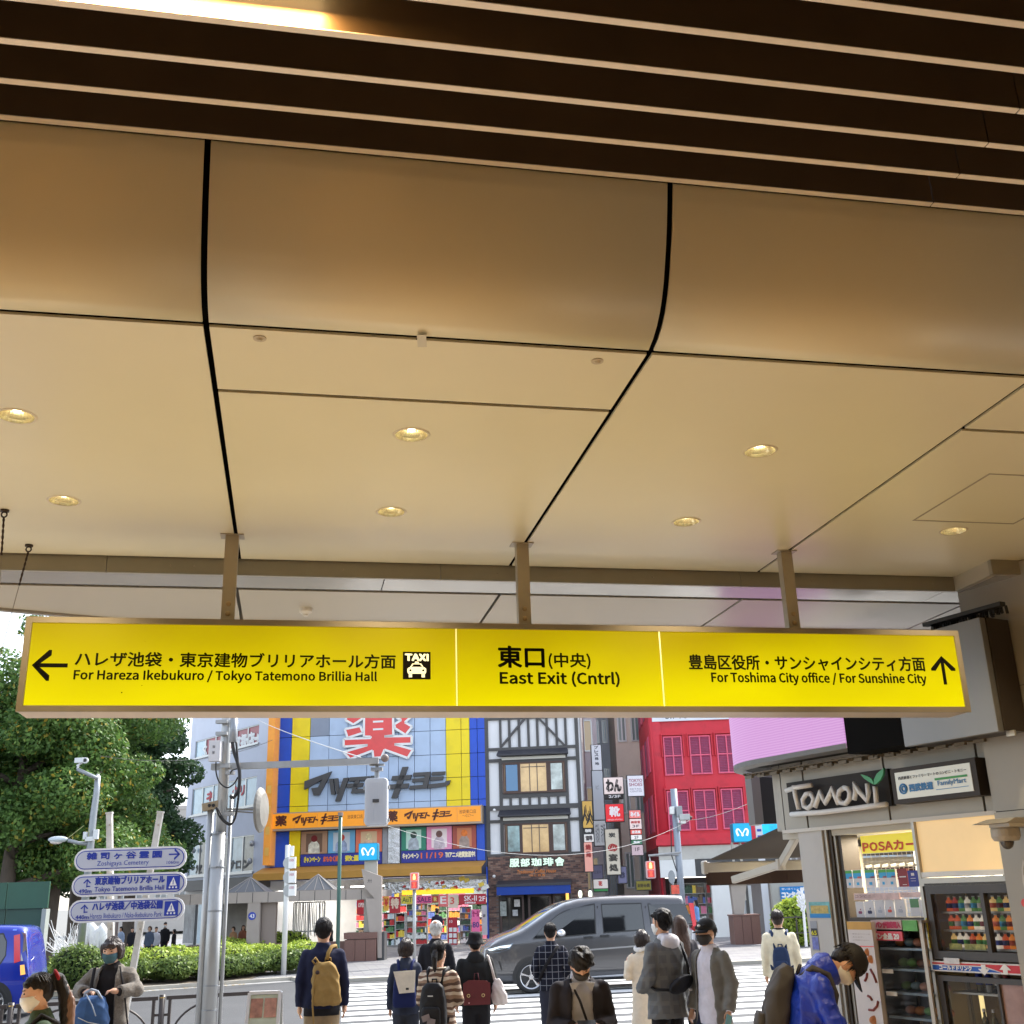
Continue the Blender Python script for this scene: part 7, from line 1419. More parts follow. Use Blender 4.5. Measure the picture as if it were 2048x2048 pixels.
# ---- brown folding-arm awning on the kiosk's street side
AB = mat('awning_brown', (.040, .030, .024), .8, var=(6, .1), bump=(30, .1, .01)); ABU = mat('awning_underside', (.07, .058, .048), .8, var=(4, .1)); AC = mat('awning_arm_cream', (.50, .47, .41), .4, .2, var=(4, .05))
aw = thing('awning', KF.p(uF0-.3, -2, 2.3), 'dark brown folding-arm awning stretched out from the kiosk towards the street', 'awning')
pL = atY(1410, 1735, 12.0); zb = pL.z; dr_ = Vector((cos(R(6)), sin(R(6)), 0)); pR = pL+dr_*2.4
pT = atY(1592, 1642, 10.75)
aT = pT; bT = pT+Vector((cos(R(20)), sin(R(20)), 0))*2.0
V = [pL+Vector((.06, 0, .07)), pR+Vector((0, 0, .07)), bT, aT]
MB().add(V+[p+Vector((0, 0, .012)) for p in V], [(3, 2, 1, 0), (4, 5, 6, 7), (0, 1, 5, 4), (1, 2, 6, 5), (2, 3, 7, 6), (3, 0, 4, 7)]).build('fabric', ABU, aw)
MB().bar(pL, pR, .09, .10).build('front_bar', AC, aw, bevel=.01); MB().bar(pL-dr_*.03, pL+dr_*.02, .11, .13).build('bar_end_cap', AC, aw, bevel=.015)
vl = atY(1500, 1768, 12.05).z
V = []; nV = 14
for i in range(nV+1): p = pL.lerp(pR, i/nV)+Vector((0, .02+.012*sin(i*2.1), 0)); V += [Vector((p.x, p.y, zb-.04)), Vector((p.x+.01, p.y+.01*sin(i), vl))]
MB().add(V, [(2*i, 2*i+1, 2*i+3, 2*i+2) for i in range(nV)]).build('valance', mat('valance_brown', (.05, .028, .022), .85, var=(4, .1)), aw, fix=False)
e1_ = atY(1466, 1760, 11.8); e2_ = atY(1561, 1729, 11.2); e3_ = atY(1596, 1668, 10.8)
MB().bar(e1_, e2_, .05, .07).build('lower_arm', AC, aw, bevel=.008); MB().bar(e2_, e3_, .05, .07).build('upper_arm', AC, aw, bevel=.008)
b = MB(); b.tube([e2_+Vector((0, 0, -.05)), e2_+Vector((0, 0, .05))], .045, 12); b.build('elbow', AC, aw)
r1 = Fr((0, 47.2, 0), 0); q = r1.rect(1524, 1642, 1562, 1668); o_ = tag(MB().box(r1, q[0], q[1]+1, -.2, 0, q[2], q[3]).build('blue_light_panel', mat('panel_cyan_lit', srgb(0, 170, 220), .3, emit=(srgb(0, 170, 225), .6), var=(3, .3))), 'cyan lit panel peeking over the brown awning', 'light panel')
q = r1.rect(1509, 1600, 1522, 1668); o_ = thing('white_banner_post', (q[0], 47.2, 0), 'narrow white standing banner with blue marks left of the cyan panel', 'banner')
MB().box(r1, q[0], q[1], -.1, 0, .0, q[3]).build('banner_face', mat('banner_white', (.6, .62, .66), .5), o_); b = MB()
for i in range(6): v = q[3]-.15-i*.25; b.box(r1, q[0]+.05, q[1]-.04, 0, .005, v-.1, v)
b.build('banner_mark', BLU, o_)
# ------------------------------------------------------------------ vehicles
PAINT = mat('van_paint_grey', (.085, .085, .09), .25, .5, .5, coat=.8, var=(1.2, .03)); VGL = mat('van_glass', (.012, .013, .015), .03, .0, .9); VGLW = mat('windshield_glass', (.03, .04, .05), .04, .0, 1.0, coat=1.0)
TYRE = mat('tyre', (.02, .02, .02), .8, bump=(60, .2, .005)); RIMM = mat('alloy', (.5, .5, .52), .25, .8); CHROME = mat('chrome', (.7, .7, .72), .12, 1.)
def interp(P, x):
 if x <= P[0][0]: return P[0][1]
 for (a, b_), (c, d) in zip(P[:-1], P[1:]):
  if x <= c: return b_+(d-b_)*(x-a)/max(1e-6, c-a)
 return P[-1][1]
def vehicle(name, lab, Y, px_ref, ang, outline, ws, wheels, wr, wins, paint, W2=.84, hw=None, cat='van'):
 o0 = atY(px_ref, 1960, Y); fr = Fr((o0.x, o0.y, RZ), ang)
 P = sorted(fr.at(x, y) for x, y in outline); U0, U1 = P[0][0], P[-1][0]
 root = thing(name, fr.p((U0+U1)/2, -W2, 0), lab, cat)
 def half(u):
  f_ = 1.; d = u-U0
  if d < .7: f_ -= .24*(1-d/.7)**2
  d = U1-u
  if d < .35: f_ -= .07*(1-d/.35)**2
  return W2*f_
 lv_ = [(.92, .20), (.985, .32), (1., .5), (1., .75), (.985, 1.0), (None, None)]
 def sec(u):
  zt = interp(P, u); w_ = half(u); L = []
  for k_, z in ((.90, .20), (.98, .30), (1., .48), (1., .75), (.985, .98)): L.append((w_*k_, min(z, zt-.10+z*.04)))
  zz = L[-1][1]; L += [(w_*(.985-.15*min(1, (zt-zz-.1)/.75)*.8), max(zt-.12, zz+.01)), (w_*(.93-.16*min(1, (zt-zz)/.8)), max(zt-.045, zz+.02)), (w_*.70, zt-.008), (w_*.35, zt+.004), (0, zt+.01)]
  return L
 def side_n(u, z):
  L = sec(u)
  for (w1, z1), (w2_, z2) in zip(L[:-1], L[1:]):
   if z1 <= z <= z2: return -W2+w1+(w2_-w1)*(z-z1)/max(1e-6, z2-z1)
  return -W2+L[4][0]
 NS = 64; us_ = [U0+(U1-U0)*i/NS for i in range(NS+1)]; V, Fc, Mi = [], [], []
 K_ = 10; ringn = 2*K_-1
 for u in us_:
  L = sec(u); full = L+[(-w_, z) for w_, z in L[:-1][::-1]]
  for w_, z in full: V.append(fr.p(u, -W2+w_, z))
 for i in range(NS):
  for j in range(ringn-1):
   gl = ws and ws[0] < us_[i] < ws[1] and 6 <= j <= ringn-8
   Fc.append((i*ringn+j, (i+1)*ringn+j, (i+1)*ringn+j+1, i*ringn+j+1)); Mi.append(1 if gl else 0)
 Fc += [tuple(range(ringn)), tuple(range(NS*ringn, (NS+1)*ringn))[::-1]]; Mi += [0, 0]
 Fc += [(i*ringn, i*ringn+ringn-1, (i+1)*ringn+ringn-1, (i+1)*ringn) for i in range(NS)]; Mi += [0]*NS
 mb = MB(); mb.v = [tuple(v) for v in V]; mb.f = Fc; mb.m = Mi; body = mb.build('body', [paint, VGLW], root, smooth=True)
 def onside(pts, off=.006, px=True):
  Q_ = [fr.at(x, y, -.08) for x, y in pts] if px else pts
  return [fr.p(u, side_n(u, v)+off, v) for u, v in Q_]
 def patch(name_, pts, m_, off=.006, par=root, px=True):
  top = onside(pts, off, px); bot = onside(pts, off-.03, px); k = len(pts)
  return MB().add(top+bot, [tuple(range(k)), tuple(range(k, 2*k))[::-1]]+[(i, (i+1) % k, (i+1) % k+k, i+k) for i in range(k)]).build(name_, m_, par)
 for w_ in wins:
  Q_ = [fr.at(x, y, -.08) for x, y in w_]; cu = sum(q[0] for q in Q_)/len(Q_); cv = sum(q[1] for q in Q_)/len(Q_)
  fm = patch('window_frame', [(cu+(q[0]-cu)*1.04, cv+(q[1]-cv)*1.10) for q in Q_], GDKV, .004, root, False)
  patch('window', Q_, VGL, .009, root, False)
 for xw in wheels:
  uw_ = fr.at(xw, 1970)[0]
  a = [fr.p(uw_+(wr+.07)*cos(t), side_n(uw_, .5)+.004, max(.20, wr+(wr+.07)*sin(t))) for t in [2*pi*i/24 for i in range(24)]]
  MB().add(a, [tuple(range(24))]).build('wheel_arch', BLK, root, fix=False)
  n1 = side_n(uw_, .5)+.012; c = fr.p(uw_, n1, wr)
  def rg_(r, n_): return [fr.p(uw_+r*cos(t), n_, wr+r*sin(t)) for t in [2*pi*i/32 for i in range(32)]]
  wh = MB().loft([rg_(wr*.6, n1-.2), rg_(wr*.97, n1-.2), rg_(wr, n1-.16), rg_(wr, n1-.04), rg_(wr*.95, n1), rg_(wr*.74, n1+.002), rg_(wr*.72, n1-.02)]).build('wheel', TYRE, root, smooth=True)
  b = MB(); b.loft([rg_(wr*.73, n1-.03), rg_(wr*.73, n1+.0), rg_(wr*.66, n1-.01)], cap=False)
  for i in range(5):
   t = 2*pi*i/5+.3; pth = [(.10, -.02), (.10, .02), (.68, .09), (.70, -.04)]
   b.add([fr.p(uw_+wr*(x*cos(t)-y*sin(t)), n1-.005, wr+wr*(x*sin(t)+y*cos(t))) for x, y in pth]+[fr.p(uw_+wr*(x*cos(t+.12)-y*sin(t+.12)), n1-.03, wr+wr*(x*sin(t+.12)+y*cos(t+.12))) for x, y in pth], [(0, 1, 2, 3), (0, 4, 5, 1), (1, 5, 6, 2), (2, 6, 7, 3), (3, 7, 4, 0)])
  b.tube([fr.p(uw_, n1-.03, wr), fr.p(uw_, n1, wr)], wr*.16, 14); b.build('rim', RIMM, wh)
  MB().add(rg_(wr*.7, n1-.035), [tuple(range(32))]).build('brake_disc', mat('brake_dark', (.04, .04, .042), .5, .5), wh, fix=False)
 return root, fr, patch, side_n, body
GDKV = mat('van_trim', (.012, .012, .013), .35)
vY = 25.77
ol = [(968, 1950), (969, 1912), (974, 1897), (990, 1884), (1020, 1870), (1048, 1859), (1075, 1841), (1105, 1821), (1135, 1806), (1165, 1798), (1200, 1794), (1260, 1791), (1330, 1790), (1372, 1791), (1384, 1796), (1390, 1822), (1394, 1860), (1395, 1950)]
fr0_ = Fr((atY(1062, 1960, vY).x, vY, RZ), R(11))
van, VFr, vpatch, sn, vb_body = vehicle('minivan', 'dark grey minivan driving left behind the waiting pedestrians, roof shining white', vY, 1062, R(11), ol, (fr0_.at(1050, 1860)[0], fr0_.at(1150, 1860)[0]), (1063, 1330), .335,
 [[(1066, 1876), (1085, 1855), (1118, 1829), (1146, 1816), (1188, 1810), (1189, 1866), (1100, 1874)], [(1204, 1810), (1282, 1808), (1287, 1858), (1207, 1864)], [(1297, 1809), (1370, 1807), (1384, 1846), (1303, 1856)]], PAINT)
HLm = mat('headlamp', (.75, .85, .9), .08, .2, 1., emit=((.8, .95, 1.), .5))
vpatch('headlight', [(973, 1897), (1000, 1888), (1026, 1886), (1018, 1898), (995, 1906), (976, 1905)], mat('headlamp_shell', (.10, .13, .16), .06, .3, 1.), .008)
vpatch('headlight_strip', [(976, 1899), (1000, 1892), (1022, 1889), (1018, 1894), (998, 1899), (980, 1902)], HLm, .012)
vpatch('fog_panel', [(972, 1925), (1000, 1922), (1004, 1940), (980, 1950), (972, 1948)], GDKV, .004)
vpatch('sill_strip', [(1095, 1958), (1300, 1944), (1300, 1949), (1095, 1963)], CHROME, .014); vpatch('crease_highlight', [(1150, 1900), (1300, 1888), (1300, 1891), (1150, 1903)], mat('crease_light', (.30, .30, .31), .3, .5), .003)  # the paler strip is light along the body crease, painted on
for P in ([(1194, 1812), (1196, 1812), (1198, 1950), (1195, 1950)], [(1290, 1812), (1292, 1812), (1296, 1945), (1293, 1945)], [(1096, 1880), (1098, 1880), (1104, 1945), (1101, 1946)]): vpatch('door_gap', P, GDKV, .003)
for x, y in ((1175, 1874), (1208, 1871)): vpatch('door_handle', [(x-9, y-1), (x+9, y-2), (x+9, y+2), (x-9, y+3)], GDKV, .03)
tl = MAT_TL = mat('tail_lamp', (.35, .02, .03), .15, .0, .8, emit=((1, .03, .08), .25))
vpatch('tail_light', [(1376, 1806), (1386, 1806), (1393, 1852), (1385, 1853)], tl, .01)
c = VFr.at(1122, 1866, .1); MB().ell(VFr.p(c[0], .10, c[1]), .11, .12, .085, 14, 8).build('wing_mirror', CHROME, van, smooth=True)
vpatch('license_recess', [(1400-30, 1900), (1390, 1899), (1390, 1915), (1372, 1916)], PAINT, .004)
0 and MB().box(VFr, VFr.at(1180, 1800)[0], VFr.at(1375, 1800)[0], -1.45, -.22, interp(sorted(VFr.at(*p) for p in ol), VFr.at(1290, 1800)[0])-.01, interp(sorted(VFr.at(*p) for p in ol), VFr.at(1290, 1800)[0])+.022).build('roof_panel', PAINT, van, bevel=.01)
BP = mat('van_paint_blue', srgb(18, 46, 158), .22, .2, .5, coat=.8, var=(1.2, .04))
bY = 23.5; ol2 = [(x-26, y) for x, y in ((-330, 1990), (-328, 1945), (-315, 1925), (-280, 1905), (-225, 1872), (-170, 1858), (-80, 1853), (30, 1851), (62, 1852), (74, 1858), (79, 1880), (82, 1925), (83, 1990))]
bvan, BF, bpatch, bsn, _ = vehicle('blue_van', 'bright blue boxy van cut off by the left edge, its rear lamps showing', bY, 20, R(9), ol2, None, (-14, -270), .32,
 [[(-90, 1872), (6, 1869), (13, 1884), (12, 1910), (2, 1926), (-90, 1930)], [(-180, 1875), (-85, 1872), (-85, 1930), (-190, 1934)]], BP, .8)
bpatch('tail_light', [(28, 1871), (40, 1868), (42, 1922), (30, 1926)], tl, .012); bpatch('rear_glass', [(42, 1864), (53, 1866), (56, 1920), (43, 1922)], mat('rear_glass_silver', (.35, .33, .32), .1, .6), .008)
bpatch('orange_reflect', [(42, 1930), (50, 1929), (52, 1948), (43, 1950)], mat('reflect_amber', (.8, .4, .08), .2, emit=((1, .5, .15), .8)), .012); bpatch('body_moulding', [(-320, 1972), (50, 1954), (50, 1957), (-320, 1975)], GDKV, .006); bpatch('roof_highlight', [(-120, 1862), (32, 1858), (32, 1861), (-120, 1865)], mat('roof_highlight_blue', srgb(90, 120, 220), .3), .003)  # roof highlight and orange rear reflection are painted-on patches, the latter glowing
# ------------------------------------------------------------------ vegetation
def leafmat(name, c1, c2, c3=None):
 m = bpy.data.materials.new(name); m.use_nodes = True; t = m.node_tree; p = t.nodes['Principled BSDF']; p.inputs['Roughness'].default_value = .5; p.inputs['Specular IOR Level'].default_value = .3
 gi = t.nodes.new('ShaderNodeNewGeometry'); r = t.nodes.new('ShaderNodeValToRGB'); e = r.color_ramp.elements; e[0].color = (*c1, 1); e[1].color = (*c2, 1); e[1].position = .85
 if c3: x = e.new(.985); x.color = (*c3, 1); e[1].position = .93
 t.links.new(gi.outputs['Random Per Island'], r.inputs[0]); t.links.new(r.outputs[0], p.inputs['Base Color'])
 tr = t.nodes.new('ShaderNodeBsdfTranslucent'); t.links.new(r.outputs[0], tr.inputs[0]); mx = t.nodes.new('ShaderNodeMixShader'); mx.inputs[0].default_value = .35
 out = t.nodes['Material Output']; t.links.new(p.outputs[0], mx.inputs[1]); t.links.new(tr.outputs[0], mx.inputs[2]); t.links.new(mx.outputs[0], out.inputs[0]); return m
def leaves(name, centres, radii, n, size, m, par, seed=1, shell=.5, asp=.62):
 rg = np.random.default_rng(seed); C_ = np.array(centres, float); Rr = np.array(radii, float)
 wgt = Rr.prod(1)**(2/3); idx = rg.choice(len(C_), n, p=wgt/wgt.sum())
 d = rg.normal(size=(n, 3)); d /= np.linalg.norm(d, axis=1)[:, None]; rad = rg.random(n)**(1/3)*(1-shell)+shell*(.75+.3*rg.random(n))
 P = C_[idx]+d*rad[:, None]*Rr[idx]
 nn = d*.7+rg.normal(size=(n, 3))*.6; nn[:, 2] += .35; nn /= np.linalg.norm(nn, axis=1)[:, None]
 a = np.cross(nn, rg.normal(size=(n, 3))); a /= np.linalg.norm(a, axis=1)[:, None]; b = np.cross(nn, a)
 s = size*(.6+.8*rg.random(n))[:, None]; a = a*s; b = b*s*asp
 V = np.stack([P-a, P-b*.9-a*.1, P+a*1.0, P+b*.9-a*.1], 1).reshape(-1, 3)
 off = np.array(wloc.get(par.name, Vector())) if par else 0
 me = bpy.data.meshes.new(name); me.vertices.add(n*4); me.vertices.foreach_set('co', (V-off).ravel())
 me.loops.add(n*4); me.loops.foreach_set('vertex_index', np.arange(n*4, dtype=np.int32)); me.polygons.add(n); me.polygons.foreach_set('loop_start', np.arange(0, n*4, 4, dtype=np.int32)); me.polygons.foreach_set('loop_total', np.full(n, 4, np.int32))
 me.materials.append(m); me.update(calc_edges=True); return link(name, me, par)
BARK = mat('bark', (.085, .065, .05), .85, var=(5, .3), bump=(14, .6, .03), stretch=(1, 1, .3))
LG = leafmat('leaf_autumn_green', (.06, .13, .035), (.15, .26, .06), (.42, .30, .04)); LD = leafmat('leaf_dark', (.025, .06, .03), (.06, .12, .045)); LH = leafmat('leaf_hedge', (.16, .26, .04), (.50, .60, .09)); LH2 = leafmat('leaf_hedge_dark', (.08, .14, .04), (.22, .30, .07))
def tree(px, Y, pz0, cr_, ch, n, m, lab, seed, size=.13, trunk_r=.28, nb=9, off=(0, 0), zlow=3.0):
 r = random.Random(seed); base = atY(px, 1800, Y); base.z = 0; t = thing('tree', base, lab, 'tree', None)
 top = Vector((base.x+off[0], base.y+off[1], ch)); b = MB(); mid = base.lerp(top, .35)+Vector((r.uniform(-.2, .2), 0, 0))
 b.tube([base, base+Vector((0, 0, .3)), mid, top], [trunk_r*1.25, trunk_r, trunk_r*.75, trunk_r*.25], 12); cs_, rs_ = [], []
 for i in range(nb):
  f_ = .3+.7*i/nb; a = i*2.4+r.uniform(-.4, .4); st_ = base.lerp(top, f_*.85+.05); L_ = cr_*(1.05-.5*f_)*r.uniform(.7, 1.05); en = st_+Vector((cos(a)*L_, sin(a)*L_, L_*r.uniform(.05, .5)))
  md = st_.lerp(en, .5)+Vector((0, 0, .25)); b.tube([st_, md, en], [trunk_r*.4, trunk_r*.25, .03], 7)
  for j in range(4):
   q = st_.lerp(en, r.uniform(.45, 1.05))+Vector((r.uniform(-1, 1), r.uniform(-1, 1), r.uniform(-.7, .7)))*cr_*.22; k_ = cr_*r.uniform(.18, .34); cs_.append(tuple(q)); rs_.append((k_*1.15, k_*1.15, k_*.75));
   if j < 2: b.tube([md, q], [.05, .015], 5)
 for i in range(3): q = top+Vector((r.uniform(-1, 1), r.uniform(-1, 1), r.uniform(-.5, .6)))*cr_*.25; cs_.append(tuple(q)); rs_.append((cr_*.3, cr_*.3, cr_*.22))
 b.build('trunk', BARK, t, smooth=True); leaves('crown', cs_, rs_, n, size, m, t, seed); return t
tree(20, 36, 0, 3.9, 8.6, 60000, LG, 'large broad-leaved tree with yellowing leaves at the left edge', 1, .075, .3, 12)
tree(95, 38, 0, 3.9, 11, 60000, LG, 'broad-leaved tree with a thick brown trunk behind the street lamp head', 2, .075, .32, 12)
tree(155, 41, 0, 3.0, 11.5, 54000, LG, 'broad-leaved tree with orange tinged leaves above the guide signpost', 3, .075, .26, 12)
tree(262, 47, 0, 2.6, 10.5, 26000, LD, 'dark dense evergreen tree beside the white office building', 4, .10, .25, 13)
tree(180, 52, 0, 3.4, 10, 20000, LD, 'dark tree deeper in the park between the two yellowing trees', 5, .18, .25, 12)
tree(20, 50, 0, 4.6, 9, 16000, LD, 'dark tree deeper in the park at the far left', 6, .18, .25, 12)
def bush(name, line, h, w_, n, m, lab, seed, size=.05, z0=.1, cat='hedge'):
 r = random.Random(seed); cs_, rs_ = [], []
 for p, q in zip(line[:-1], line[1:]):
  L_ = (q-p).length; k = max(2, int(L_/.45))
  for i in range(k):
   c = p.lerp(q, i/k); hh = h*r.uniform(.85, 1.1); cs_.append((c.x+r.uniform(-.1, .1), c.y+r.uniform(-.35, .35), z0+hh*.5)); rs_.append((r.uniform(.4, .75), w_*.5, hh*.55))
 o = thing(name, tuple(Vector((line[0].x, line[0].y, 0))), lab, cat)
 leaves('foliage', cs_, rs_, n, size, m, o, seed, shell=.7)
 b = MB()
 for c, q in list(zip(cs_, rs_))[::2]: b.tube([(c[0], c[1], 0), (c[0]+.05, c[1], c[2])], .02, 5)
 b.build('stem', BARK, o); MB_ = None
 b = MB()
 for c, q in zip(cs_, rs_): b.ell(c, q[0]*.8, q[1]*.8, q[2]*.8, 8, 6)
 tag(b.build('inner_shade', mat('hedge_inner_dark', (.012, .02, .01), .9), o), kind='stuff'); return o  # near-black filling paints in the shade inside the foliage
hz = lambda x, y, d=0: (lambda p: Vector((p.x, p.y+d, 0)))(atZ(x, y, 0))
l1 = [hz(100, 1985, .9), hz(250, 1975, .9), hz(380, 1966, .9), hz(500, 1957, .9), hz(608, 1948, .9)]
bush('hedge', l1, .52, 1.1, 20000, LH2, 'darker clipped hedge in front, along the curved kerb', 21, .05)
l2 = [p+Vector((0, 1.3, 0)) for p in l1]
bush('hedge', l2, .74, 1.6, 26000, LH, 'bright yellow green hedge along the island, behind the darker one', 22, .05)
l3 = [hz(380, 1940, 2), hz(500, 1932, 2), hz(596, 1925, 2)]; bush('hedge', l3, .80, 1.2, 9000, LH, 'bright green shrubs rising behind the main hedge near the bus stop pole', 23, .05)
l4 = [hz(140, 1985, .35), hz(165, 1984, .35)]; bush('shrub', l4, .95, .9, 4000, LH2, 'rounded dark shrub standing out of the hedge near the blue van', 24, .045, cat='shrub')
l5 = [atZ(1572, 1893, 0), atZ(1660, 1888, 0)]; bush('hedge', [Vector((p.x, p.y, 0)) for p in l5], 1.35, 1.4, 10000, LH, 'clipped green hedge at the right, behind the cream sweater', 25, .07)
SOIL = mat('soil', (.12, .09, .06), .95, var=(3, .25), bump=(20, .5, .03));
sp_ = [tuple(p+Vector((0, .12, 0)))[:2] for p in hp[1:-1]]; sheet('planting_soil', sp_+[(sp_[-1][0]-.4, sp_[-1][1]+4.4), (sp_[0][0]-3, sp_[0][1]+6)], .012, SOIL)
b = MB(); e5 = [Vector((p.x, p.y, 0)) for p in l5]
for v in (.45, .95): b.bar(e5[0]+Vector((-.3, -1.0, v)), e5[1]+Vector((1, -1.0, v)), .04, .04)
for i in range(4): q = e5[0].lerp(e5[1], i/3)+Vector((-.3, -1.0, 0)); b.bar(q, q+Vector((0, 0, 1.0)), .05, .05)
tag(b.build('low_rail', DKBR), 'low dark rail in front of the right-hand hedge', 'railing')
rgl = np.random.default_rng(5); b = MB()
for i in range(260):
 t = rgl.random()*(len(hp)-2); k = int(t); p = hp[k].lerp(hp[k+1], t-k)+Vector((0, -rgl.random()*.6-.1, .006)); s_ = .035; a = rgl.random()*6
 b.add([p+Vector((cos(a+q)*s_, sin(a+q)*s_, .004*(q > 2))) for q in (0, 1.6, 3.1, 4.7)], [(0, 1, 2, 3)])
tag(b.build('fallen_leaves', mat('leaf_litter', (.35, .24, .08), .8), fix=False), 'scattered fallen leaves along the far kerb', 'leaves', kind='stuff')
# ------------------------------------------------------------------ people
PEND = []     # (object, voxel, fold amplitude, seed)
def rem_build(mb, name, m, par, vox=.012, amp=0., seed=0, freq=26.):
 o = mb.build(name, m, par, fix=False); PEND.append((o, vox, amp, seed, freq)); return o
SKIN = mat('skin', srgb(205, 160, 132), .5, sub=.08, var=(30, .05))
def cloth(name, c, rough=.85, var=(14, .10), bump=(160, .25, .004), **k): return mat('cloth_'+name, srgb(*c), rough, var=var, bump=bump, spec=.25, **k)
def plaid(name, base, line, sc=14., w=.10, line2=None):
 m = bpy.data.materials.new('plaid_'+name); m.use_nodes = True; t = m.node_tree; p = t.nodes['Principled BSDF']; p.inputs['Roughness'].default_value = .9; p.inputs['Specular IOR Level'].default_value = .2
 co = t.nodes.new('ShaderNodeTexCoord'); last = None
 for ax in (0, 2):
  sx_ = t.nodes.new('ShaderNodeSeparateXYZ'); t.links.new(co.outputs['Object'], sx_.inputs[0]); mu = t.nodes.new('ShaderNodeMath'); mu.operation = 'MULTIPLY'; mu.inputs[1].default_value = sc
  t.links.new(sx_.outputs[ax], mu.inputs[0]); fr = t.nodes.new('ShaderNodeMath'); fr.operation = 'FRACT'; t.links.new(mu.outputs[0], fr.inputs[0]); lt = t.nodes.new('ShaderNodeMath'); lt.operation = 'LESS_THAN'; lt.inputs[1].default_value = w; t.links.new(fr.outputs[0], lt.inputs[0])
  if last is None: last = lt.outputs[0]
  else: mxm = t.nodes.new('ShaderNodeMath'); mxm.operation = 'MAXIMUM'; t.links.new(last, mxm.inputs[0]); t.links.new(lt.outputs[0], mxm.inputs[1]); last = mxm.outputs[0]
 mx = t.nodes.new('ShaderNodeMix'); mx.data_type = 'RGBA'; t.links.new(last, mx.inputs[0]); mx.inputs[6].default_value = (*srgb(*base), 1); mx.inputs[7].default_value = (*srgb(*line), 1); t.links.new(mx.outputs[2], p.inputs['Base Color']); return m
def stripes(name, cols_, sc=9.):
 m = bpy.data.materials.new('stripes_'+name); m.use_nodes = True; t = m.node_tree; p = t.nodes['Principled BSDF']; p.inputs['Roughness'].default_value = .95; p.inputs['Specular IOR Level'].default_value = .15
 co = t.nodes.new('ShaderNodeTexCoord'); sx_ = t.nodes.new('ShaderNodeSeparateXYZ'); t.links.new(co.outputs['Object'], sx_.inputs[0]); n = t.nodes.new('ShaderNodeTexNoise'); n.inputs['Scale'].default_value = 6; t.links.new(co.outputs['Object'], n.inputs[0])
 ma = t.nodes.new('ShaderNodeMath'); ma.operation = 'MULTIPLY_ADD'; ma.inputs[1].default_value = sc; t.links.new(sx_.outputs[2], ma.inputs[0]); m2 = t.nodes.new('ShaderNodeMath'); m2.operation = 'MULTIPLY'; m2.inputs[1].default_value = .6; t.links.new(n.outputs['Fac'], m2.inputs[0]); t.links.new(m2.outputs[0], ma.inputs[2])
 fr = t.nodes.new('ShaderNodeMath'); fr.operation = 'FRACT'; t.links.new(ma.outputs[0], fr.inputs[0]); r = t.nodes.new('ShaderNodeValToRGB'); r.color_ramp.interpolation = 'CONSTANT'; e = r.color_ramp.elements; e[0].color = (*srgb(*cols_[0]), 1); e[1].position = 1/len(cols_); e[1].color = (*srgb(*cols_[1]), 1)
 for i in range(2, len(cols_)): x = e.new(i/len(cols_)); x.color = (*srgb(*cols_[i]), 1)
 t.links.new(fr.outputs[0], r.inputs[0]); t.links.new(r.outputs[0], p.inputs['Base Color']); return m
HAIRB = mat('hair_black', (.010, .008, .008), .55, spec=.3, bump=(55, .9, .008), stretch=(1.6, 1.6, .25)); HAIRBR = mat('hair_brown', (.055, .028, .017), .5, spec=.35, bump=(55, .9, .008), stretch=(1.6, 1.6, .25)); HAIRW = mat('hair_white', (.62, .60, .56), .5, bump=(60, .8, .008)); HAIRDB = mat('hair_dark_brown', (.028, .016, .012), .4, bump=(55, .9, .008), stretch=(1.6, 1.6, .25))
EYE = mat('eye_dark', (.015, .012, .01), .2); LIPS = mat('lips', srgb(170, 100, 90), .5)
def V3(*a): return Vector(a)
class Person:
 def __init__(s, px, py, D, face, label, sc=1., bend=0., bz=(.95, 1.45), nod=0., lean=0., w=1., group=None, cat='person'):
  D = D*1.09 if D < 20 and abs(bend) < .1 else D
  p = atY(px, py, D); s.base = Vector((p.x, p.y, 0)); s.s = p.z/1.72*sc; s.bend, s.bz, s.nod, s.lean, s.w = bend, bz, nod, lean, w*.97
  s.root = thing('person', s.base, label, cat, group); s.rot = Matrix.Rotation(face, 3, 'Z'); s.face = face; s.seed = int(px)
 def T(s, p):
  x, y, z = p; x *= s.w
  if s.nod and z > 1.44:
   a = s.nod*min(1, (z-1.44)/.08); q = Vector((0, y-.0, z-1.46)); c_, s_ = cos(a), sin(a); y, z = q.y*c_+q.z*s_, 1.46+q.z*c_-q.y*s_
  if s.bend and z > s.bz[0]:
   z0, z1 = s.bz; L = min(z, z1)-z0; kpa = s.bend/(z1-z0); a = kpa*L; cy = (1-cos(a))/kpa; cz = z0+sin(a)/kpa; r_ = max(0, z-z1); y, z = cy+sin(a)*r_+cos(a)*y, cz+cos(a)*r_-sin(a)*y
  v = s.rot @ Vector((x*s.s, y*s.s, z*s.s)); return s.base+v
 def done(s, mb, name, m, par=None, vox=.012, amp=0., freq=26.):
  mb.v = [tuple(s.T(v)) for v in mb.v]; return rem_build(mb, name, m, par or s.root, vox, amp, s.seed, freq)
 def raw(s, mb, name, m, par=None, smooth=True, local=True):
  mb.v = [tuple(s.T(v)) for v in mb.v]; return mb.build(name, m, par or s.root, smooth=smooth)
def ringl(z, rx, ry, oy=0., ox=0., n=20, sq=2.3):
 out = []
 for i in range(n):
  t = 2*pi*i/n; c_, s_ = cos(t), sin(t); out.append(V3(ox+rx*math.copysign(abs(c_)**(2/sq), c_), oy+ry*math.copysign(abs(s_)**(2/sq), s_), z))
 return out
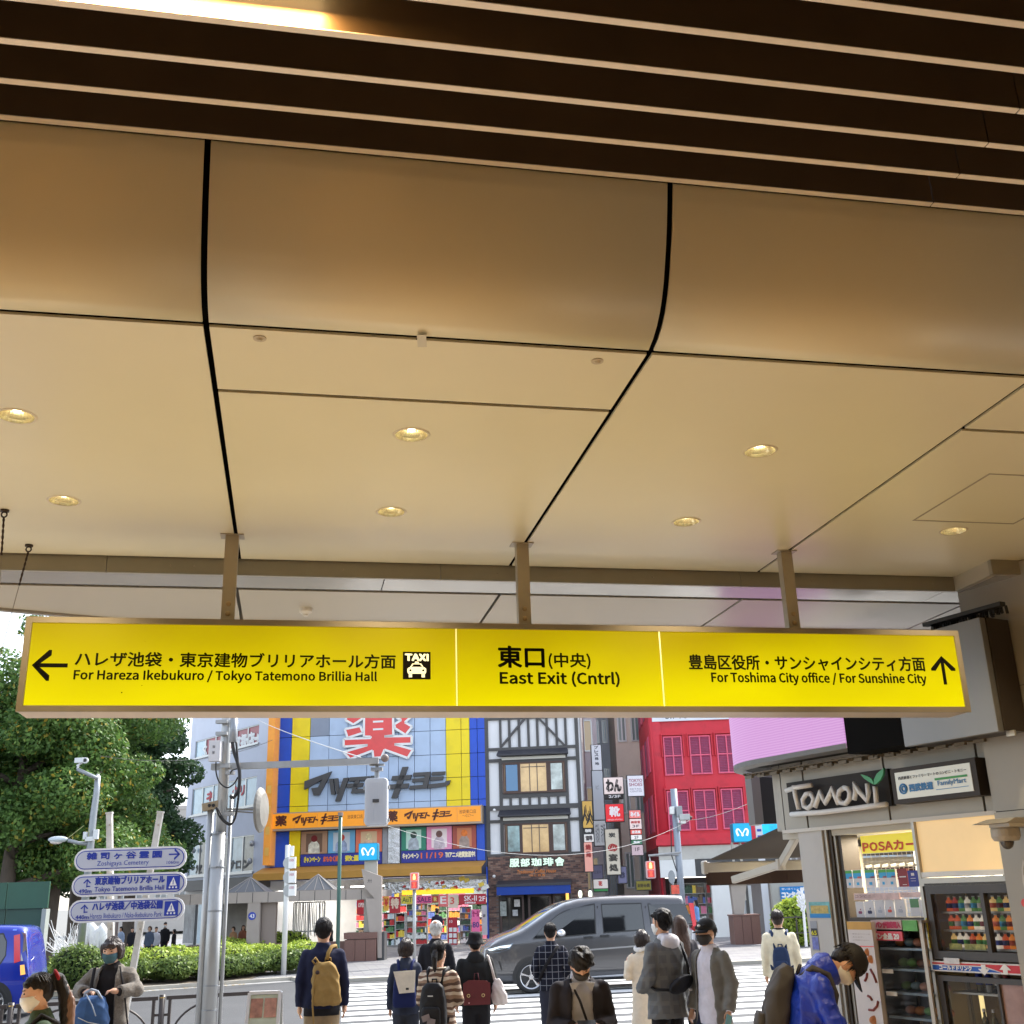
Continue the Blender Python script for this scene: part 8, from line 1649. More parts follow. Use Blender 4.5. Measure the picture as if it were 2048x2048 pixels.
def limb(mb, pts, rs, n=12): mb.tube([pts[0]+(pts[1]-pts[0])*.12]+pts[1:], rs, n); [mb.ell(p, r, r, r*.97, 12, 8) for p, r in zip(pts[:-1], rs[:-1])]; return mb
ARM0 = dict(e=(.215, -.03, 1.13), w=(.222, .04, .89), h=(.222, .07, .80))
def arms_of(a, side):
 a = a or ARM0; f_ = lambda p: V3(p[0]*side, p[1], p[2]); return f_(a['e']), f_(a['w']), f_(a['h'])
def hand(mb, w_, h_, side, curl=.4, palm_n=None):
 d = (h_-w_).normalized(); ref = V3(side, 0, 0) if abs(d.x) < .8 else V3(0, 0, 1); t_ = (ref-d*ref.dot(d)).normalized(); f_ = d.cross(t_)*1.0   # t_: palm normal side, f_: across
 c = w_+d*.045; mb.ell(c, .03, .03, .045, 10, 6, rot=d.to_track_quat('Z', 'Y').to_matrix())
 for i in range(4):
  st_ = w_+d*.075+f_*(.027-.018*i); L = (.07, .078, .072, .055)[i]; md = st_+d*L*.5-t_*.012*curl; en = md+(d*cos(curl*1.6)-t_*sin(curl*1.6))*L*.5; mb.tube([st_-d*.03, st_, md, en], [.0095, .0095, .0088, .007], 7); mb.ell(en, .007, .007, .007, 6, 4)
 b_ = w_+d*.03+f_*.03; mb.tube([b_-d*.01, b_+f_*.02+d*.03, b_+f_*.018+d*.065], [.012, .011, .008], 7)
def body(P, armL=None, armR=None, legs=None, fem=False, curl=.4):
 """the continuous body: head with face, neck, trunk, arms, hands, legs"""
 mb = MB()
 mb.loft([ringl(z, rx, ry, oy) for z, rx, ry, oy in ((1.484, .022, .03, .052), (1.50, .045, .055, .035), (1.53, .060, .078, .018), (1.57, .070, .090, .008), (1.61, .075, .096, .002), (1.65, .075, .097, -.004), (1.685, .065, .086, -.008), (1.71, .042, .055, -.01), (1.72, .015, .02, -.01))])
 mb.ell((0, .098, 1.588), .013, .016, .016, 8, 6); mb.tube([(0, .096, 1.625), (0, .108, 1.595)], [.008, .011], 8)     # nose
 for s_ in (1, -1): mb.ell((.077*s_, .0, 1.60), .010, .022, .032, 8, 6); mb.ell((.045*s_, .07, 1.575), .02, .02, .022, 8, 6)
 mb.loft([ringl(z, r, r*1.05, oy) for z, r, oy in ((1.40, .062, -.015), (1.45, .055, -.01), (1.50, .054, .0), (1.54, .05, .005))])
 mb.loft([ringl(z, rx, ry, oy) for z, rx, ry, oy in ((.84, .155, .10, 0), (.95, .155, .10, 0), (1.06, .13, .085, 0), (1.2, .138, .10, -.005), (1.34, .138, .095, -.01), (1.41, .10, .07, -.012), (1.445, .06, .055, -.012))])
 for sd_, a in ((1, armR), (-1, armL)):
  e, w_, h_ = arms_of(a, sd_); limb(mb, [V3(.145*sd_, -.01, 1.385), e, w_], [.036, .031, .025]); hand(mb, w_, h_, sd_, curl)
 for i, sd_ in enumerate((1, -1)):
  kn, an = (legs or DEFLEG)[i]; limb(mb, [V3(.085*sd_, 0, .90), V3(*kn), V3(*an)], [.078, .052, .036]); a_ = V3(*an); mb.tube([a_+V3(0, -.05, -.045), a_+V3(0, .15, -.055)], [.035, .032], 8)
 o = P.done(mb, 'body', SKIN, vox=.0095/max(.8, 1))
 for s_ in (1, -1):
  b = MB(); b.ell((.031*s_, .088, 1.622), .012, .008, .006, 8, 5); P.raw(b, 'eye', EYE, o)
  b = MB(); b.bar(V3(.016*s_, .096, 1.642), V3(.048*s_, .084, 1.644), .006, .006); P.raw(b, 'eyebrow', HAIRB, o)
 b = MB(); b.ell((0, .098, 1.545), .022, .007, .006, 8, 5); P.raw(b, 'mouth', LIPS, o)
 return o
DEFLEG = (((.095, .02, .49), (.10, -.01, .09)), ((-.095, .02, .49), (-.10, -.01, .09)))
def shoes(P, m, legs=None):
 for i in range(2):
  a = V3(*(legs or DEFLEG)[i][1]); b = MB(); b.loft([ringl(z, rx, ry, oy+a.y, a.x, 14) for z, rx, ry, oy in ((.0, .047, .135, .045), (.025, .05, .14, .045), (.05, .046, .12, .03), (.09, .042, .06, -.02), (.12, .04, .05, -.03))]); P.raw(b, 'shoe', m)
def trousers(P, m, wide=1., legs=None, top=1.0, amp=.004):
 mb = MB(); mb.loft([ringl(z, rx, ry) for z, rx, ry in ((.80, .15*wide, .105), (.9, .172, .118), (top, .16, .108))])
 for i, sd_ in enumerate((1, -1)):
  kn, an = (legs or DEFLEG)[i]; limb(mb, [V3(.085*sd_, 0, .88), V3(*kn), V3(an[0], an[1], an[2]+.0)], [.10, .072*wide, .062*wide])
 return P.done(mb, 'trousers', m, vox=.014, amp=amp)
def jacket(P, m, name='jacket', hem=.82, lo=1., armL=None, armR=None, sleeve=1., flare=1.1, collar=True, amp=.007, neck=.07, hood=None, wr=1.):
 mb = MB(); R_ = []
 for z, rx, ry, oy in ((hem, .160*flare, .122*flare, 0), ((hem+1.12)/2, .152*(1+flare)/2, .118*(1+flare)/2, 0), (1.12, .148, .112, 0), (1.25, .158, .12, -.005), (1.34, .166, .118, -.01), (1.395, .152, .10, -.015), (1.43, .10, .08, -.015), (1.455, neck+.01, neck, -.012), (1.475, neck, neck*.95, -.01)): R_.append(ringl(z, rx*lo, ry*lo, oy, n=24))
 mb.loft(R_)
 for sd_, a in ((1, armR), (-1, armL)):
  e, w_, h_ = arms_of(a, sd_); w2 = e.lerp(w_, sleeve*1.03); limb(mb, [V3(.142*sd_*lo, -.012, 1.375), V3(.142*sd_*lo, -.012, 1.375).lerp(e, .5)+V3(.006*sd_, 0, 0), e, w2], [.060*lo, .057*lo, .052*lo*wr, .043*lo*wr])
 if collar: mb.loft([ringl(z, r, r*.95, -.005) for z, r in ((1.44, .085), (1.475, .078), (1.50, .074))])
 o = P.done(mb, name, m, vox=.012, amp=amp)
 if hood: b = MB(); b.ell((0, -.095, 1.43), .12, .06, .085, 14, 8); b.ell((0, -.04, 1.475), .10, .085, .045, 14, 8); P.done(b, 'hood', hood, o, vox=.012, amp=.006)
 return o
def skirt(P, m, hem=.35, top=1.0, fl=1.5): mb = MB(); mb.loft([ringl(z, .17+(.17*fl-.17)*(top-z)/(top-hem), .12+(.13*fl-.12)*(top-z)/(top-hem)) for z in (top, .9, .75, .55, hem)]); return P.done(mb, 'skirt', m, vox=.014, amp=.010, freq=34.)
def hair(P, style, m):
 mb = MB(); mb.ell((0, -.012, 1.655), .082, .102, .078, 18, 12); mb.ell((0, -.042, 1.612), .079, .066, .088, 18, 10)
 if style == 'short':
  for i in range(30): a = i*2.4; t = (i+.5)/30*1.25; mb.ell((.078*sin(t)*cos(a), .096*sin(t)*sin(a)-.014, 1.655+.077*cos(t)+.003*sin(i*5)), .024, .024, .016, 8, 5)
  for x in (-.05, -.02, .015, .045): mb.ell((x, .078, 1.675), .022, .02, .022, 8, 5)
 elif style == 'crop':
  for x in (-.04, 0, .04): mb.ell((x, .07, 1.682), .03, .022, .018, 8, 5)
 elif style == 'fluffy':
  for i in range(46): a = i*2.4; t = i/46; r_ = .098*(.25+.75*t)**.7; mb.ell((r_*cos(a)*.95, r_*sin(a)*1.1-.01, 1.725-t*t*.085+.006*sin(i*7)), .03, .03, .024, 8, 5)
  for x in (-.06, -.035, -.01, .02, .045, .066): mb.ell((x, .082-abs(x)*.35, 1.662+.006*sin(x*90)), .02, .02, .034, 8, 5)
 elif style == 'bob':
  for s_ in (1, -1): mb.tube([V3(.07*s_, .02, 1.67), V3(.085*s_, .012, 1.60), V3(.08*s_, .02, 1.53)], [.03, .030, .018], 10); mb.tube([V3(.075*s_, -.03, 1.66), V3(.085*s_, -.035, 1.58), V3(.075*s_, -.04, 1.51)], [.04, .035, .02], 10)
  mb.loft([ringl(z, rx, ry, -.04) for z, rx, ry in ((1.66, .08, .07), (1.58, .084, .068), (1.52, .076, .055), (1.50, .05, .035))])
  for x in (-.05, -.025, 0, .025, .05): mb.ell((x, .085-abs(x)*.3, 1.665), .02, .015, .03, 8, 5)
 elif style == 'long':
  mb.loft([ringl(z, rx, ry, oy) for z, rx, ry, oy in ((1.66, .085, .07, -.04), (1.56, .092, .065, -.05), (1.45, .10, .055, -.085), (1.32, .095, .04, -.12), (1.22, .06, .025, -.125))])
  for s_ in (1, -1): mb.tube([V3(.07*s_, .03, 1.66), V3(.088*s_, .02, 1.58), V3(.095*s_, -.01, 1.46), V3(.09*s_, -.05, 1.36)], [.03, .028, .028, .015], 10)
 elif style == 'pony':
  mb.ell((0, -.115, 1.62), .032, .03, .035, 10, 8)
  mb.tube([V3(0, -.115, 1.63), V3(0, -.15, 1.57), V3(0, -.14, 1.48), V3(0, -.13, 1.42)], [.03, .036, .03, .01], 12)
 elif style == 'highpony':
  for x in (-.04, 0, .04): mb.ell((x, .072, 1.68), .028, .018, .02, 8, 5)
  mb.tube([V3(0, -.10, 1.70), V3(0, -.15, 1.67), V3(.0, -.17, 1.55), V3(.01, -.17, 1.40), V3(.02, -.18, 1.25)], [.03, .038, .045, .038, .012], 12)
 o = P.done(mb, 'hair', m, vox=.009, amp=.004, freq=70.)
 if P.base.y < 20:      # loose strands break up the outline
  r = random.Random(P.seed); b = MB(); low = dict(short=1.55, crop=1.58, fluffy=1.585, bob=1.50, long=1.30, pony=1.60, highpony=1.62).get(style, 1.58)
  for i in range(120):
   a = r.uniform(0, 2*pi); front = sin(a) > .35; z1_ = r.uniform(1.655, 1.685) if front else r.uniform(low, low+.06); t0 = r.uniform(.1, .6); pts = []
   for q in (0, .33, .66, 1):
    z = (1.655+.08*cos(t0))*(1-q)+z1_*q; k = max(0, 1-max(0, (z-1.64)/.095)**2)**.5; w_ = 1.0+r.uniform(.0, .05); pts.append(V3(.084*k*w_*cos(a+.25*q), .101*k*w_*sin(a+.25*q)-.014-(.02*q if style in ('long', 'bob') else 0), z+.003))
   pts[-1] += V3(r.uniform(-.008, .008), r.uniform(-.01, .006), r.uniform(-.012, .004)); b.tube(pts, [.003, .0045, .004, .0012], 4)
  tag(P.raw(b, 'hair_strand', m, o), kind='stuff')
 return o
def mask(P, m): b = MB(); b.loft([ringl(z, rx, ry, oy, n=20) for z, rx, ry, oy in ((1.498, .042, .040, .056), (1.53, .061, .072, .036), (1.565, .072, .095, .026), (1.598, .070, .083, .034))]); [b.tube([V3(.066*s_, .05, 1.585), V3(.082*s_, .0, 1.60)], .002, 4) for s_ in (1, -1)]; return P.raw(b, 'face_mask', m)
def cap(P, m, brim=True, bucket=False):
 b = MB()
 if bucket:
  b.loft([ringl(z, rx, ry, -.01, n=28, sq=2) for z, rx, ry in ((1.595, .128, .148), (1.64, .100, .118), (1.645, .096, .113), (1.72, .088, .104), (1.745, .07, .085), (1.75, .03, .035))]); o = P.done(b, 'bucket_hat', m, vox=.009, amp=.004); return o
 b.loft([ringl(z, rx, ry, -.008, n=24, sq=2) for z, rx, ry in ((1.635, .090, .108), (1.67, .089, .106), (1.71, .074, .09), (1.74, .045, .055), (1.748, .012, .015))]); o = P.raw(b, 'cap', m)
 V = []; nB_ = 12
 for j, rr_ in enumerate((0, 1)):
  for i in range(nB_+1): t = pi*(i/nB_)*.72+pi*.14; r0_ = .088; V.append(V3(cos(t)*(r0_+rr_*.0), sin(t)*(.10+rr_*.085), 1.645-rr_*.012-(.012*abs(cos(t)) if rr_ else 0)))
 V += [v-V3(0, 0, .005) for v in V]; k = nB_+1
 F_c = [(i, i+1, k+i+1, k+i) for i in range(nB_)]+[(2*k+i, 3*k+i, 3*k+i+1, 2*k+i+1) for i in range(nB_)]+[(k+i, k+i+1, 3*k+i+1, 3*k+i) for i in range(nB_)]
 if brim: P.raw(MB().add(V, F_c), 'cap_brim', m, o)
 return o
def backpack(P, m, label, z0=1.0, z1=1.38, w_=.15, d=.13, name='backpack', oy=-.12, strapm=None, flap=None, straps=True, sx=0., cat='backpack', amp=.004, pocket=True, tilt=0.):
 t = thing(name, P.T(V3(sx, oy-d, z0)), label, cat); b = MB(); H_ = z1-z0
 b.loft([ringl(z0+H_*f, w_*a, d*.5*c, oy-d*.5-.0, sx+tilt*f, n=24, sq=3.2) for f, a, c in ((0, .86, .7), (.06, .98, .95), (.35, 1.0, 1.1), (.7, .93, .95), (.9, .8, .75), (1, .5, .45))]); P.done(b, 'bag_body', m, t, vox=.011, amp=amp)
 if pocket: b = MB(); b.loft([ringl(z0+H_*f, w_*.72*a, d*.22*a, oy-d*1.02, sx, n=18, sq=3.2) for f, a in ((.06, .85), (.12, 1), (.42, 1), (.5, .8))]); P.done(b, 'front_pocket', m, t, vox=.010, amp=.002)
 if straps:
  for s_ in (1, -1):
   b = MB(); pts = [V3(.07*s_+sx*.5, oy-.01, z1-.04), V3(.095*s_, -.09, 1.43), V3(.11*s_, .0, 1.458), V3(.115*s_, .10, 1.38), V3(.13*s_, .12, 1.22), V3(.15*s_, .02, 1.08), V3(.13*s_, oy, z0+.06)]
   b.tube(pts, [.021]*7, 8); P.raw(b, 'strap', strapm or m, t)
 b = MB(); b.tube([V3(sx-.03, oy-.02, z1-.02), V3(sx-.025, oy-.03, z1+.03), V3(sx+.025, oy-.03, z1+.03), V3(sx+.03, oy-.02, z1-.02)], .008, 6); P.raw(b, 'handle', strapm or m, t)
 return t
HL = lambda e, w_, h_: dict(e=e, w=w_, h=h_)
POCK = HL((.235, -.07, 1.14), (.19, .06, .99), (.15, .10, .93)); FRONT = HL((.22, .03, 1.14), (.13, .20, 1.14), (.06, .23, 1.18)); PHONE = HL((.215, .02, 1.12), (.11, .22, 1.10), (.05, .25, 1.11))
BLKC = cloth('black', (32, 31, 34)); NAVY = cloth('navy', (30, 34, 58)); SHOE = mat('shoe_dark', (.03, .03, .03), .5); SHOEW = mat('shoe_pale', (.5, .5, .48), .6)
P = Person(648, 1839, 11.5, R(6), 'man in a navy jacket and beige trousers with a tan drawstring backpack, seen from behind', w=1.06); body(P); trousers(P, cloth('beige', (158, 138, 108))); shoes(P, SHOE)
jacket(P, cloth('denim_navy', (26, 30, 56)), hem=.86, lo=1.12, flare=1.0); b = MB(); b.loft([ringl(z, .18, .13) for z in (.80, .9)]); P.raw(b, 'shirt_hem', BLKC); hair(P, 'short', HAIRB)
TAN = cloth('tan_canvas', (150, 122, 72)); t = backpack(P, TAN, 'tan canvas drawstring backpack worn on one shoulder over the navy jacket', z0=.90, z1=1.32, w_=.145, d=.15, sx=.06, straps=False, pocket=False, amp=.012, tilt=-.03)
b = MB(); b.tube([V3(.05, -.15, 1.33), V3(.06, -.14, 1.40), V3(.09, -.10, 1.455), V3(.12, .0, 1.46), V3(.14, .10, 1.30), V3(.14, .05, 1.05), V3(.12, -.12, .92)], .020, 8); P.raw(b, 'strap', TAN, t)
b = MB(); b.tube([V3(-.05, -.22, 1.29), V3(-.07, -.26, 1.10), V3(-.075, -.24, .9), V3(-.06, -.22, .72)], [.012, .012, .010, .008], 7); b.tube([V3(-.05, -.2, 1.28), V3(-.09, -.24, 1.33), V3(-.06, -.24, 1.36), V3(-.03, -.2, 1.31)], .010, 6); P.raw(b, 'drawcord', TAN, t); b = MB(); b.tube([V3(-.035, -.262, 1.22), V3(-.035, -.27, 1.22)], .02, 12); P.raw(b, 'eyelet', mat('eyelet_dark', (.03, .01, .01), .4), t)
P = Person(812, 1877, 12.2, R(0), 'woman with brown bob hair in dark navy clothes carrying a cream flap backpack', w=.95); body(P, fem=True); trousers(P, cloth('charcoal', (52, 56, 66)), wide=1.35, amp=.008); shoes(P, SHOE)
jacket(P, cloth('blue_grey', (48, 54, 70)), hem=.82, lo=1.08, flare=1.05); hair(P, 'bob', HAIRDB)
t = backpack(P, cloth('navy_bag', (28, 38, 84)), 'navy backpack with a large cream flap on the woman with the brown bob', z0=.92, z1=1.33, w_=.16, d=.13, pocket=False)
b = MB(); b.poly(Fr((0, 0, 0), 0), [(-.14, 1.345), (.16, 1.355), (.145, 1.10), (-.06, 1.09)], .272, .285); P.raw(b, 'flap', cloth('cream', (218, 210, 192)), t, smooth=False); b = MB(); b.poly(Fr((0, 0, 0), 0), [(.03, 1.13), (.07, 1.13), (.07, 1.155), (.03, 1.155)], .285, .288); P.raw(b, 'flap_label', mat('label_dark', (.03, .03, .03), .5), t, smooth=False)
P = Person(872, 1843, 14.5, R(-4), 'white-haired man in a black suit standing at the kerb', w=1.08); body(P); trousers(P, BLKC); shoes(P, SHOE); jacket(P, cloth('suit_black', (28, 27, 32)), hem=.80, lo=1.08); hair(P, 'crop', HAIRW); b = MB(); b.ell((0, -.075, 1.705), .03, .03, .028, 10, 6); P.raw(b, 'bald_patch', SKIN)
P = Person(877, 1884, 10.4, R(-14), 'woman with a black ponytail in a brown and cream striped sweater with a black backpack', w=.98); body(P, armL=FRONT, armR=FRONT, fem=True); skirt(P, cloth('brown_skirt', (78, 58, 50)), hem=.25); shoes(P, SHOE)
jacket(P, stripes('brown', ((150, 125, 105), (205, 192, 175), (112, 88, 76), (190, 175, 158), (92, 74, 66)), 7.5), 'sweater', hem=.88, lo=1.16, armL=FRONT, armR=FRONT, collar=False, wr=1.1); b = MB(); b.tube([V3(.088*cos(t), -.01+.085*sin(t), 1.462) for t in [2*pi*i/16 for i in range(17)]], .008, 6); P.raw(b, 'neckline', cloth('cream', (218, 210, 192)))
hair(P, 'pony', HAIRB); BKP = cloth('nylon_black', (30, 30, 33), .6); t = backpack(P, BKP, 'black nylon backpack with two stickers on the striped sweater', z0=.88, z1=1.33, w_=.155, d=.15)
for x, z, c, a in ((-.04, 1.0, (120, 110, 112), .3), (.02, .965, (120, 165, 165), -.2)): b = MB(); b.poly(Fr((x, 0, z), 0), [(-.045*cos(a)+.03*sin(a)*q, -.03*cos(a)*q-.045*sin(a)) if k else (.045*cos(a)+.03*sin(a)*q, -.03*cos(a)*q+.045*sin(a)) for k, q in ((1, 1), (0, 1), (0, -1), (1, -1))], .318, .323); P.raw(b, 'sticker', mat('sticker_%d' % c[0], srgb(*c), .4), t, smooth=False)
b = MB(); b.box(Fr((0, 0, 0), 0), -.03, .03, .285, .290, 1.20, 1.212); P.raw(b, 'bag_label', mat('label_pale', (.5, .5, .5), .5), t, smooth=False)
P = Person(950, 1868, 12.4, R(5), 'person in a black bucket hat and black hooded coat with a burgundy satchel', w=1.05); aL = HL((.26, -.04, 1.12), (.25, .03, .90), (.24, .06, .82)); body(P, aL, aL); trousers(P, cloth('black_trousers', (38, 38, 42))); shoes(P, SHOE); jacket(P, cloth('coat_black', (36, 37, 38)), 'coat', hem=.86, lo=1.18, flare=1.0, amp=.010, hood=cloth('coat_black', (36, 37, 38))); hair(P, 'crop', HAIRB); cap(P, cloth('hat_black', (28, 27, 30)), bucket=True)
BUR = mat('leather_burgundy', srgb(98, 36, 42), .4, var=(8, .1), bump=(60, .2, .003)); t = thing('satchel', P.T(V3(0, -.2, .92)), 'burgundy leather satchel with two brass buckles on the black coat', 'satchel'); f0 = Fr((0, 0, 0), 0)
b = MB(); b.poly(f0, [(-.165, .90), (.165, .90), (.16, 1.14), (.13, 1.17), (-.10, 1.18), (-.165, 1.14)], .16, .27); P.raw(b, 'bag_body', BUR, t, smooth=False); b = MB(); b.poly(f0, [(-.17, 1.0), (-.08, 1.0), (0, .985), (.08, 1.0), (.17, .99), (.165, 1.15), (.10, 1.18), (-.1, 1.19), (-.17, 1.15)], .272, .282); P.raw(b, 'flap', BUR, t, smooth=False)
for x in (-.105, .075): b = MB(); b.tube([V3(x+.017*cos(a), -.288, 1.01+.017*sin(a)) for a in [2*pi*i/12 for i in range(13)]], .005, 6); P.raw(b, 'buckle', mat('brass_buckle', (.7, .52, .25), .3, .9), t)
b = MB(); b.ell((-.10, -.275, .925), .009, .005, .009, 8, 5); P.raw(b, 'badge', mat('badge_pink', (.6, .3, .3), .4), t); b = MB(); b.tube([V3(-.03, -.2, 1.18), V3(-.02, -.17, 1.26), V3(.02, -.17, 1.26), V3(.03, -.2, 1.18)], .007, 6); P.raw(b, 'handle', BUR, t)
TOTE = mat('tote_white', srgb(215, 205, 198), .6, var=(9, .10), bump=(14, .5, .02)); t = thing('tote_bag', P.T(V3(.23, -.1, .88)), 'crumpled white tote bag hanging from the bucket hat wearer shoulder', 'bag'); b = MB(); b.loft([ringl(z, rx, ry, -.13, .255+(1.2-z)*.12, n=20) for z, rx, ry in ((.87, .06, .04), (.90, .10, .06), (1.0, .105, .065), (1.1, .075, .05), (1.19, .035, .03))]); P.done(b, 'bag_body', TOTE, t, vox=.010, amp=.012, freq=40.)
b = MB(); b.tube([V3(.22, -.13, 1.17), V3(.19, -.11, 1.32), V3(.15, -.06, 1.45), V3(.15, .0, 1.46)], .009, 6); b.tube([V3(.24, -.13, 1.17), V3(.20, -.12, 1.32), V3(.16, -.06, 1.455)], .009, 6); P.raw(b, 'strap', TOTE, t)
P = Person(1100, 1847, 13.8, R(-3), 'man with cropped hair in a dark plaid shirt, hands in his pockets', w=1.05); body(P, POCK, POCK); trousers(P, cloth('jeans_dark', (46, 48, 60)), amp=.006); shoes(P, SHOE); jacket(P, plaid('navy', (26, 28, 40), (120, 122, 130), 13., .09), 'shirt', hem=.86, lo=1.06, armL=POCK, armR=POCK, amp=.005); hair(P, 'crop', HAIRB)
b = MB(); b.tube([V3(.10, -.10, 1.43), V3(.0, -.135, 1.30), V3(-.13, -.12, 1.10), V3(-.17, -.05, 1.0)], .022, 8); P.raw(b, 'strap', BLKC)
P = Person(1156, 1886, 8.4, R(186), 'young man with fluffy black hair and black mask looking down at his phone', nod=.72, sc=.99, w=1.1); body(P, PHONE, PHONE, curl=.9); trousers(P, BLKC); shoes(P, SHOE)
LGR = cloth('light_grey', (172, 174, 182)); sh = jacket(P, LGR, 'shirt', hem=.84, lo=.99, armL=PHONE, armR=PHONE, sleeve=.5, amp=.005)
def opencoat(P, m, name, lo=1.14, hem=.80, armL=None, armR=None, gap=.07, amp=.007, wr=1.1):
 """jacket shell worn open: a band is left out over the chest"""
 mb = MB(); R_ = []
 for z, rx, ry, oy, g_ in ((hem, .172, .13, 0, 1.3), (.95, .165, .125, 0, 1.2), (1.12, .156, .12, 0, 1.1), (1.25, .164, .124, -.005, 1.), (1.34, .17, .122, -.01, .95), (1.395, .155, .105, -.015, .9), (1.43, .108, .086, -.015, .9), (1.47, .082, .082, -.01, .9)):
  k = 26; th0 = math.asin(min(.95, gap*g_/(rx*lo))); ring = []
  for i in range(k+1): t = pi/2+th0+(2*pi-2*th0)*i/k; ring.append(V3(rx*lo*cos(t), oy+ry*lo*sin(t), z))
  for i in range(k, -1, -1): t = pi/2+th0+(2*pi-2*th0)*i/k; ring.append(V3((rx*lo-.022)*cos(t), oy+(ry*lo-.022)*sin(t), z))
  R_.append(ring)
 mb.loft(R_)
 for sd_, a in ((1, armR), (-1, armL)): e, w_, h_ = arms_of(a, sd_); limb(mb, [V3(.142*sd_*lo, -.012, 1.375), e, e.lerp(w_, 1.02)], [.062*lo, .055*lo*wr, .046*lo*wr])
 return P.done(mb, name, m, vox=.011, amp=amp)
opencoat(P, cloth('cardigan_dark', (42, 40, 46)), 'cardigan', lo=1.2, armL=PHONE, armR=PHONE, gap=.085)
b = MB()
for s_ in (1, -1): b.poly(Fr((0, 0, 0), 0, -1), [(.015*s_, 1.45), (.07*s_, 1.475), (.10*s_, 1.43), (.075*s_, 1.36)], .125, .135)
P.raw(b, 'collar', LGR, sh, smooth=False)
b = MB(); b.tube([V3(.09, .10, 1.44), V3(.03, .165, 1.30), V3(-.03, .17, 1.10)], .010, 6); P.raw(b, 'shoulder_strap', BLKC); hair(P, 'fluffy', HAIRB); mask(P, mat('mask_black', (.035, .03, .028), .7))
t = thing('mobile_phone', P.T(V3(0, .27, 1.11)), 'dark mobile phone held in both hands by the young man in front', 'phone'); b = MB(); b.bar(V3(-.07, .285, 1.13), V3(.07, .285, 1.13), .075, .009, up=(0, .6, .8)); P.raw(b, 'phone_body', mat('phone_black', (.02, .02, .022), .2), t, smooth=False)
UP = HL((.24, -.01, 1.16), (.19, .12, 1.33), (.13, .16, 1.42)); P = Person(1282, 1861, 12.6, R(12), 'woman with dark bob hair in a long cream coat raising a hand to her face', w=.98); body(P, armL=UP, fem=True); trousers(P, cloth('grey_check', (90, 88, 92))); shoes(P, SHOE); jacket(P, cloth('cream_coat', (216, 202, 180)), 'coat', hem=.42, lo=1.12, flare=1.25, armL=UP, amp=.007); hair(P, 'bob', HAIRDB); mask(P, WHITE)
b = MB(); b.tube([V3(.10*cos(t), -.01+.09*sin(t), 1.49+.01*sin(3*t)) for t in [2*pi*i/16 for i in range(17)]], .035, 8); P.done(b, 'scarf', cloth('white_scarf', (225, 224, 222)), vox=.01, amp=.006)
BENT = HL((.25, -.03, 1.13), (.20, .13, 1.02), (.12, .20, 1.04)); P = Person(1322, 1821, 10.7, R(38), 'tall man in a grey check overshirt and white hoodie with a black crossbody bag', w=1.05); body(P, armL=BENT); trousers(P, BLKC); shoes(P, SHOE)
hm = cloth('hood_white', (226, 224, 230)); jacket(P, plaid('grey', (104, 106, 108), (116, 118, 118), 9., .35), 'overshirt', hem=.76, lo=1.20, flare=1.12, armL=BENT, amp=.011, hood=hm, wr=1.2); hair(P, 'short', HAIRB); mask(P, WHITE)
BG = cloth('crossbody_black', (30, 30, 34), .5); t = thing('crossbody_bag', P.T(V3(0, -.2, 1.0)), 'black crossbody bag slung across the grey overshirt', 'bag'); b = MB(); rA = Matrix.Rotation(R(-18), 3, 'Y')
b.ell((-.0, -.205, 1.06), .165, .05, .075, 20, 12, rot=rA); P.done(b, 'bag_body', BG, t, vox=.009, amp=.004); b = MB(); b.tube([V3(.13, -.19, 1.10), V3(.15, -.15, 1.25), V3(.14, -.08, 1.43), V3(.10, .05, 1.46), V3(-.05, .16, 1.25), V3(-.18, .1, 1.08), V3(-.2, -.05, 1.02), V3(-.14, -.18, 1.02)], .014, 7); P.raw(b, 'strap', BG, t); b = MB(); b.box(f0, .045, .085, .253, .258, 1.0, 1.02); P.raw(b, 'bag_label', mat('label_pale', (.5, .5, .5), .5), t, smooth=False)
P = Person(1358, 1833, 13.3, R(10), 'woman with long straight brown hair in a dark grey coat', w=1.0); body(P, fem=True); trousers(P, BLKC); shoes(P, SHOE); jacket(P, cloth('coat_grey', (62, 60, 64)), 'coat', hem=.6, lo=1.12); hair(P, 'long', HAIRBR)
WALK = (((.095, .10, .50), (.10, .10, .10)), ((-.095, .0, .49), (-.10, -.18, .14))); A1 = HL((.225, -.05, 1.13), (.24, .04, .89), (.24, .08, .81)); P = Person(1413, 1841, 10.5, R(128), 'man in black cap and mask, open grey cardigan over a white shirt', w=1.05, nod=.1); body(P, A1, A1, WALK); trousers(P, cloth('jeans_navy', (38, 40, 58)), legs=WALK); shoes(P, SHOE, WALK); WSH = cloth('shirt_white', (222, 220, 232)); sh = jacket(P, WSH, 'shirt', hem=.76, lo=.98, armL=A1, armR=A1, amp=.006)
opencoat(P, cloth('cardigan_grey', (118, 116, 110)), 'cardigan', lo=1.16, hem=.74, armL=A1, armR=A1, gap=.10, amp=.009); hair(P, 'crop', HAIRB); mask(P, mat('mask_black', (.035, .03, .028), .7)); cp = cap(P, cloth('cap_black', (34, 34, 34), .6)); b = MB(); b.ell((0, .098, 1.685), .022, .012, .012, 8, 5); P.raw(b, 'cap_badge', WHITE, cp)
t = thing('mobile_phone', P.T(V3(-.265, .1, .80)), 'teal backed phone held low by the man in the black cap', 'phone'); b = MB(); b.bar(V3(-.262, .07, .86), V3(-.262, .12, .74), .07, .010, up=(1, 0, 0)); P.raw(b, 'phone_body', mat('phone_teal', srgb(90, 140, 140), .3), t, smooth=False)
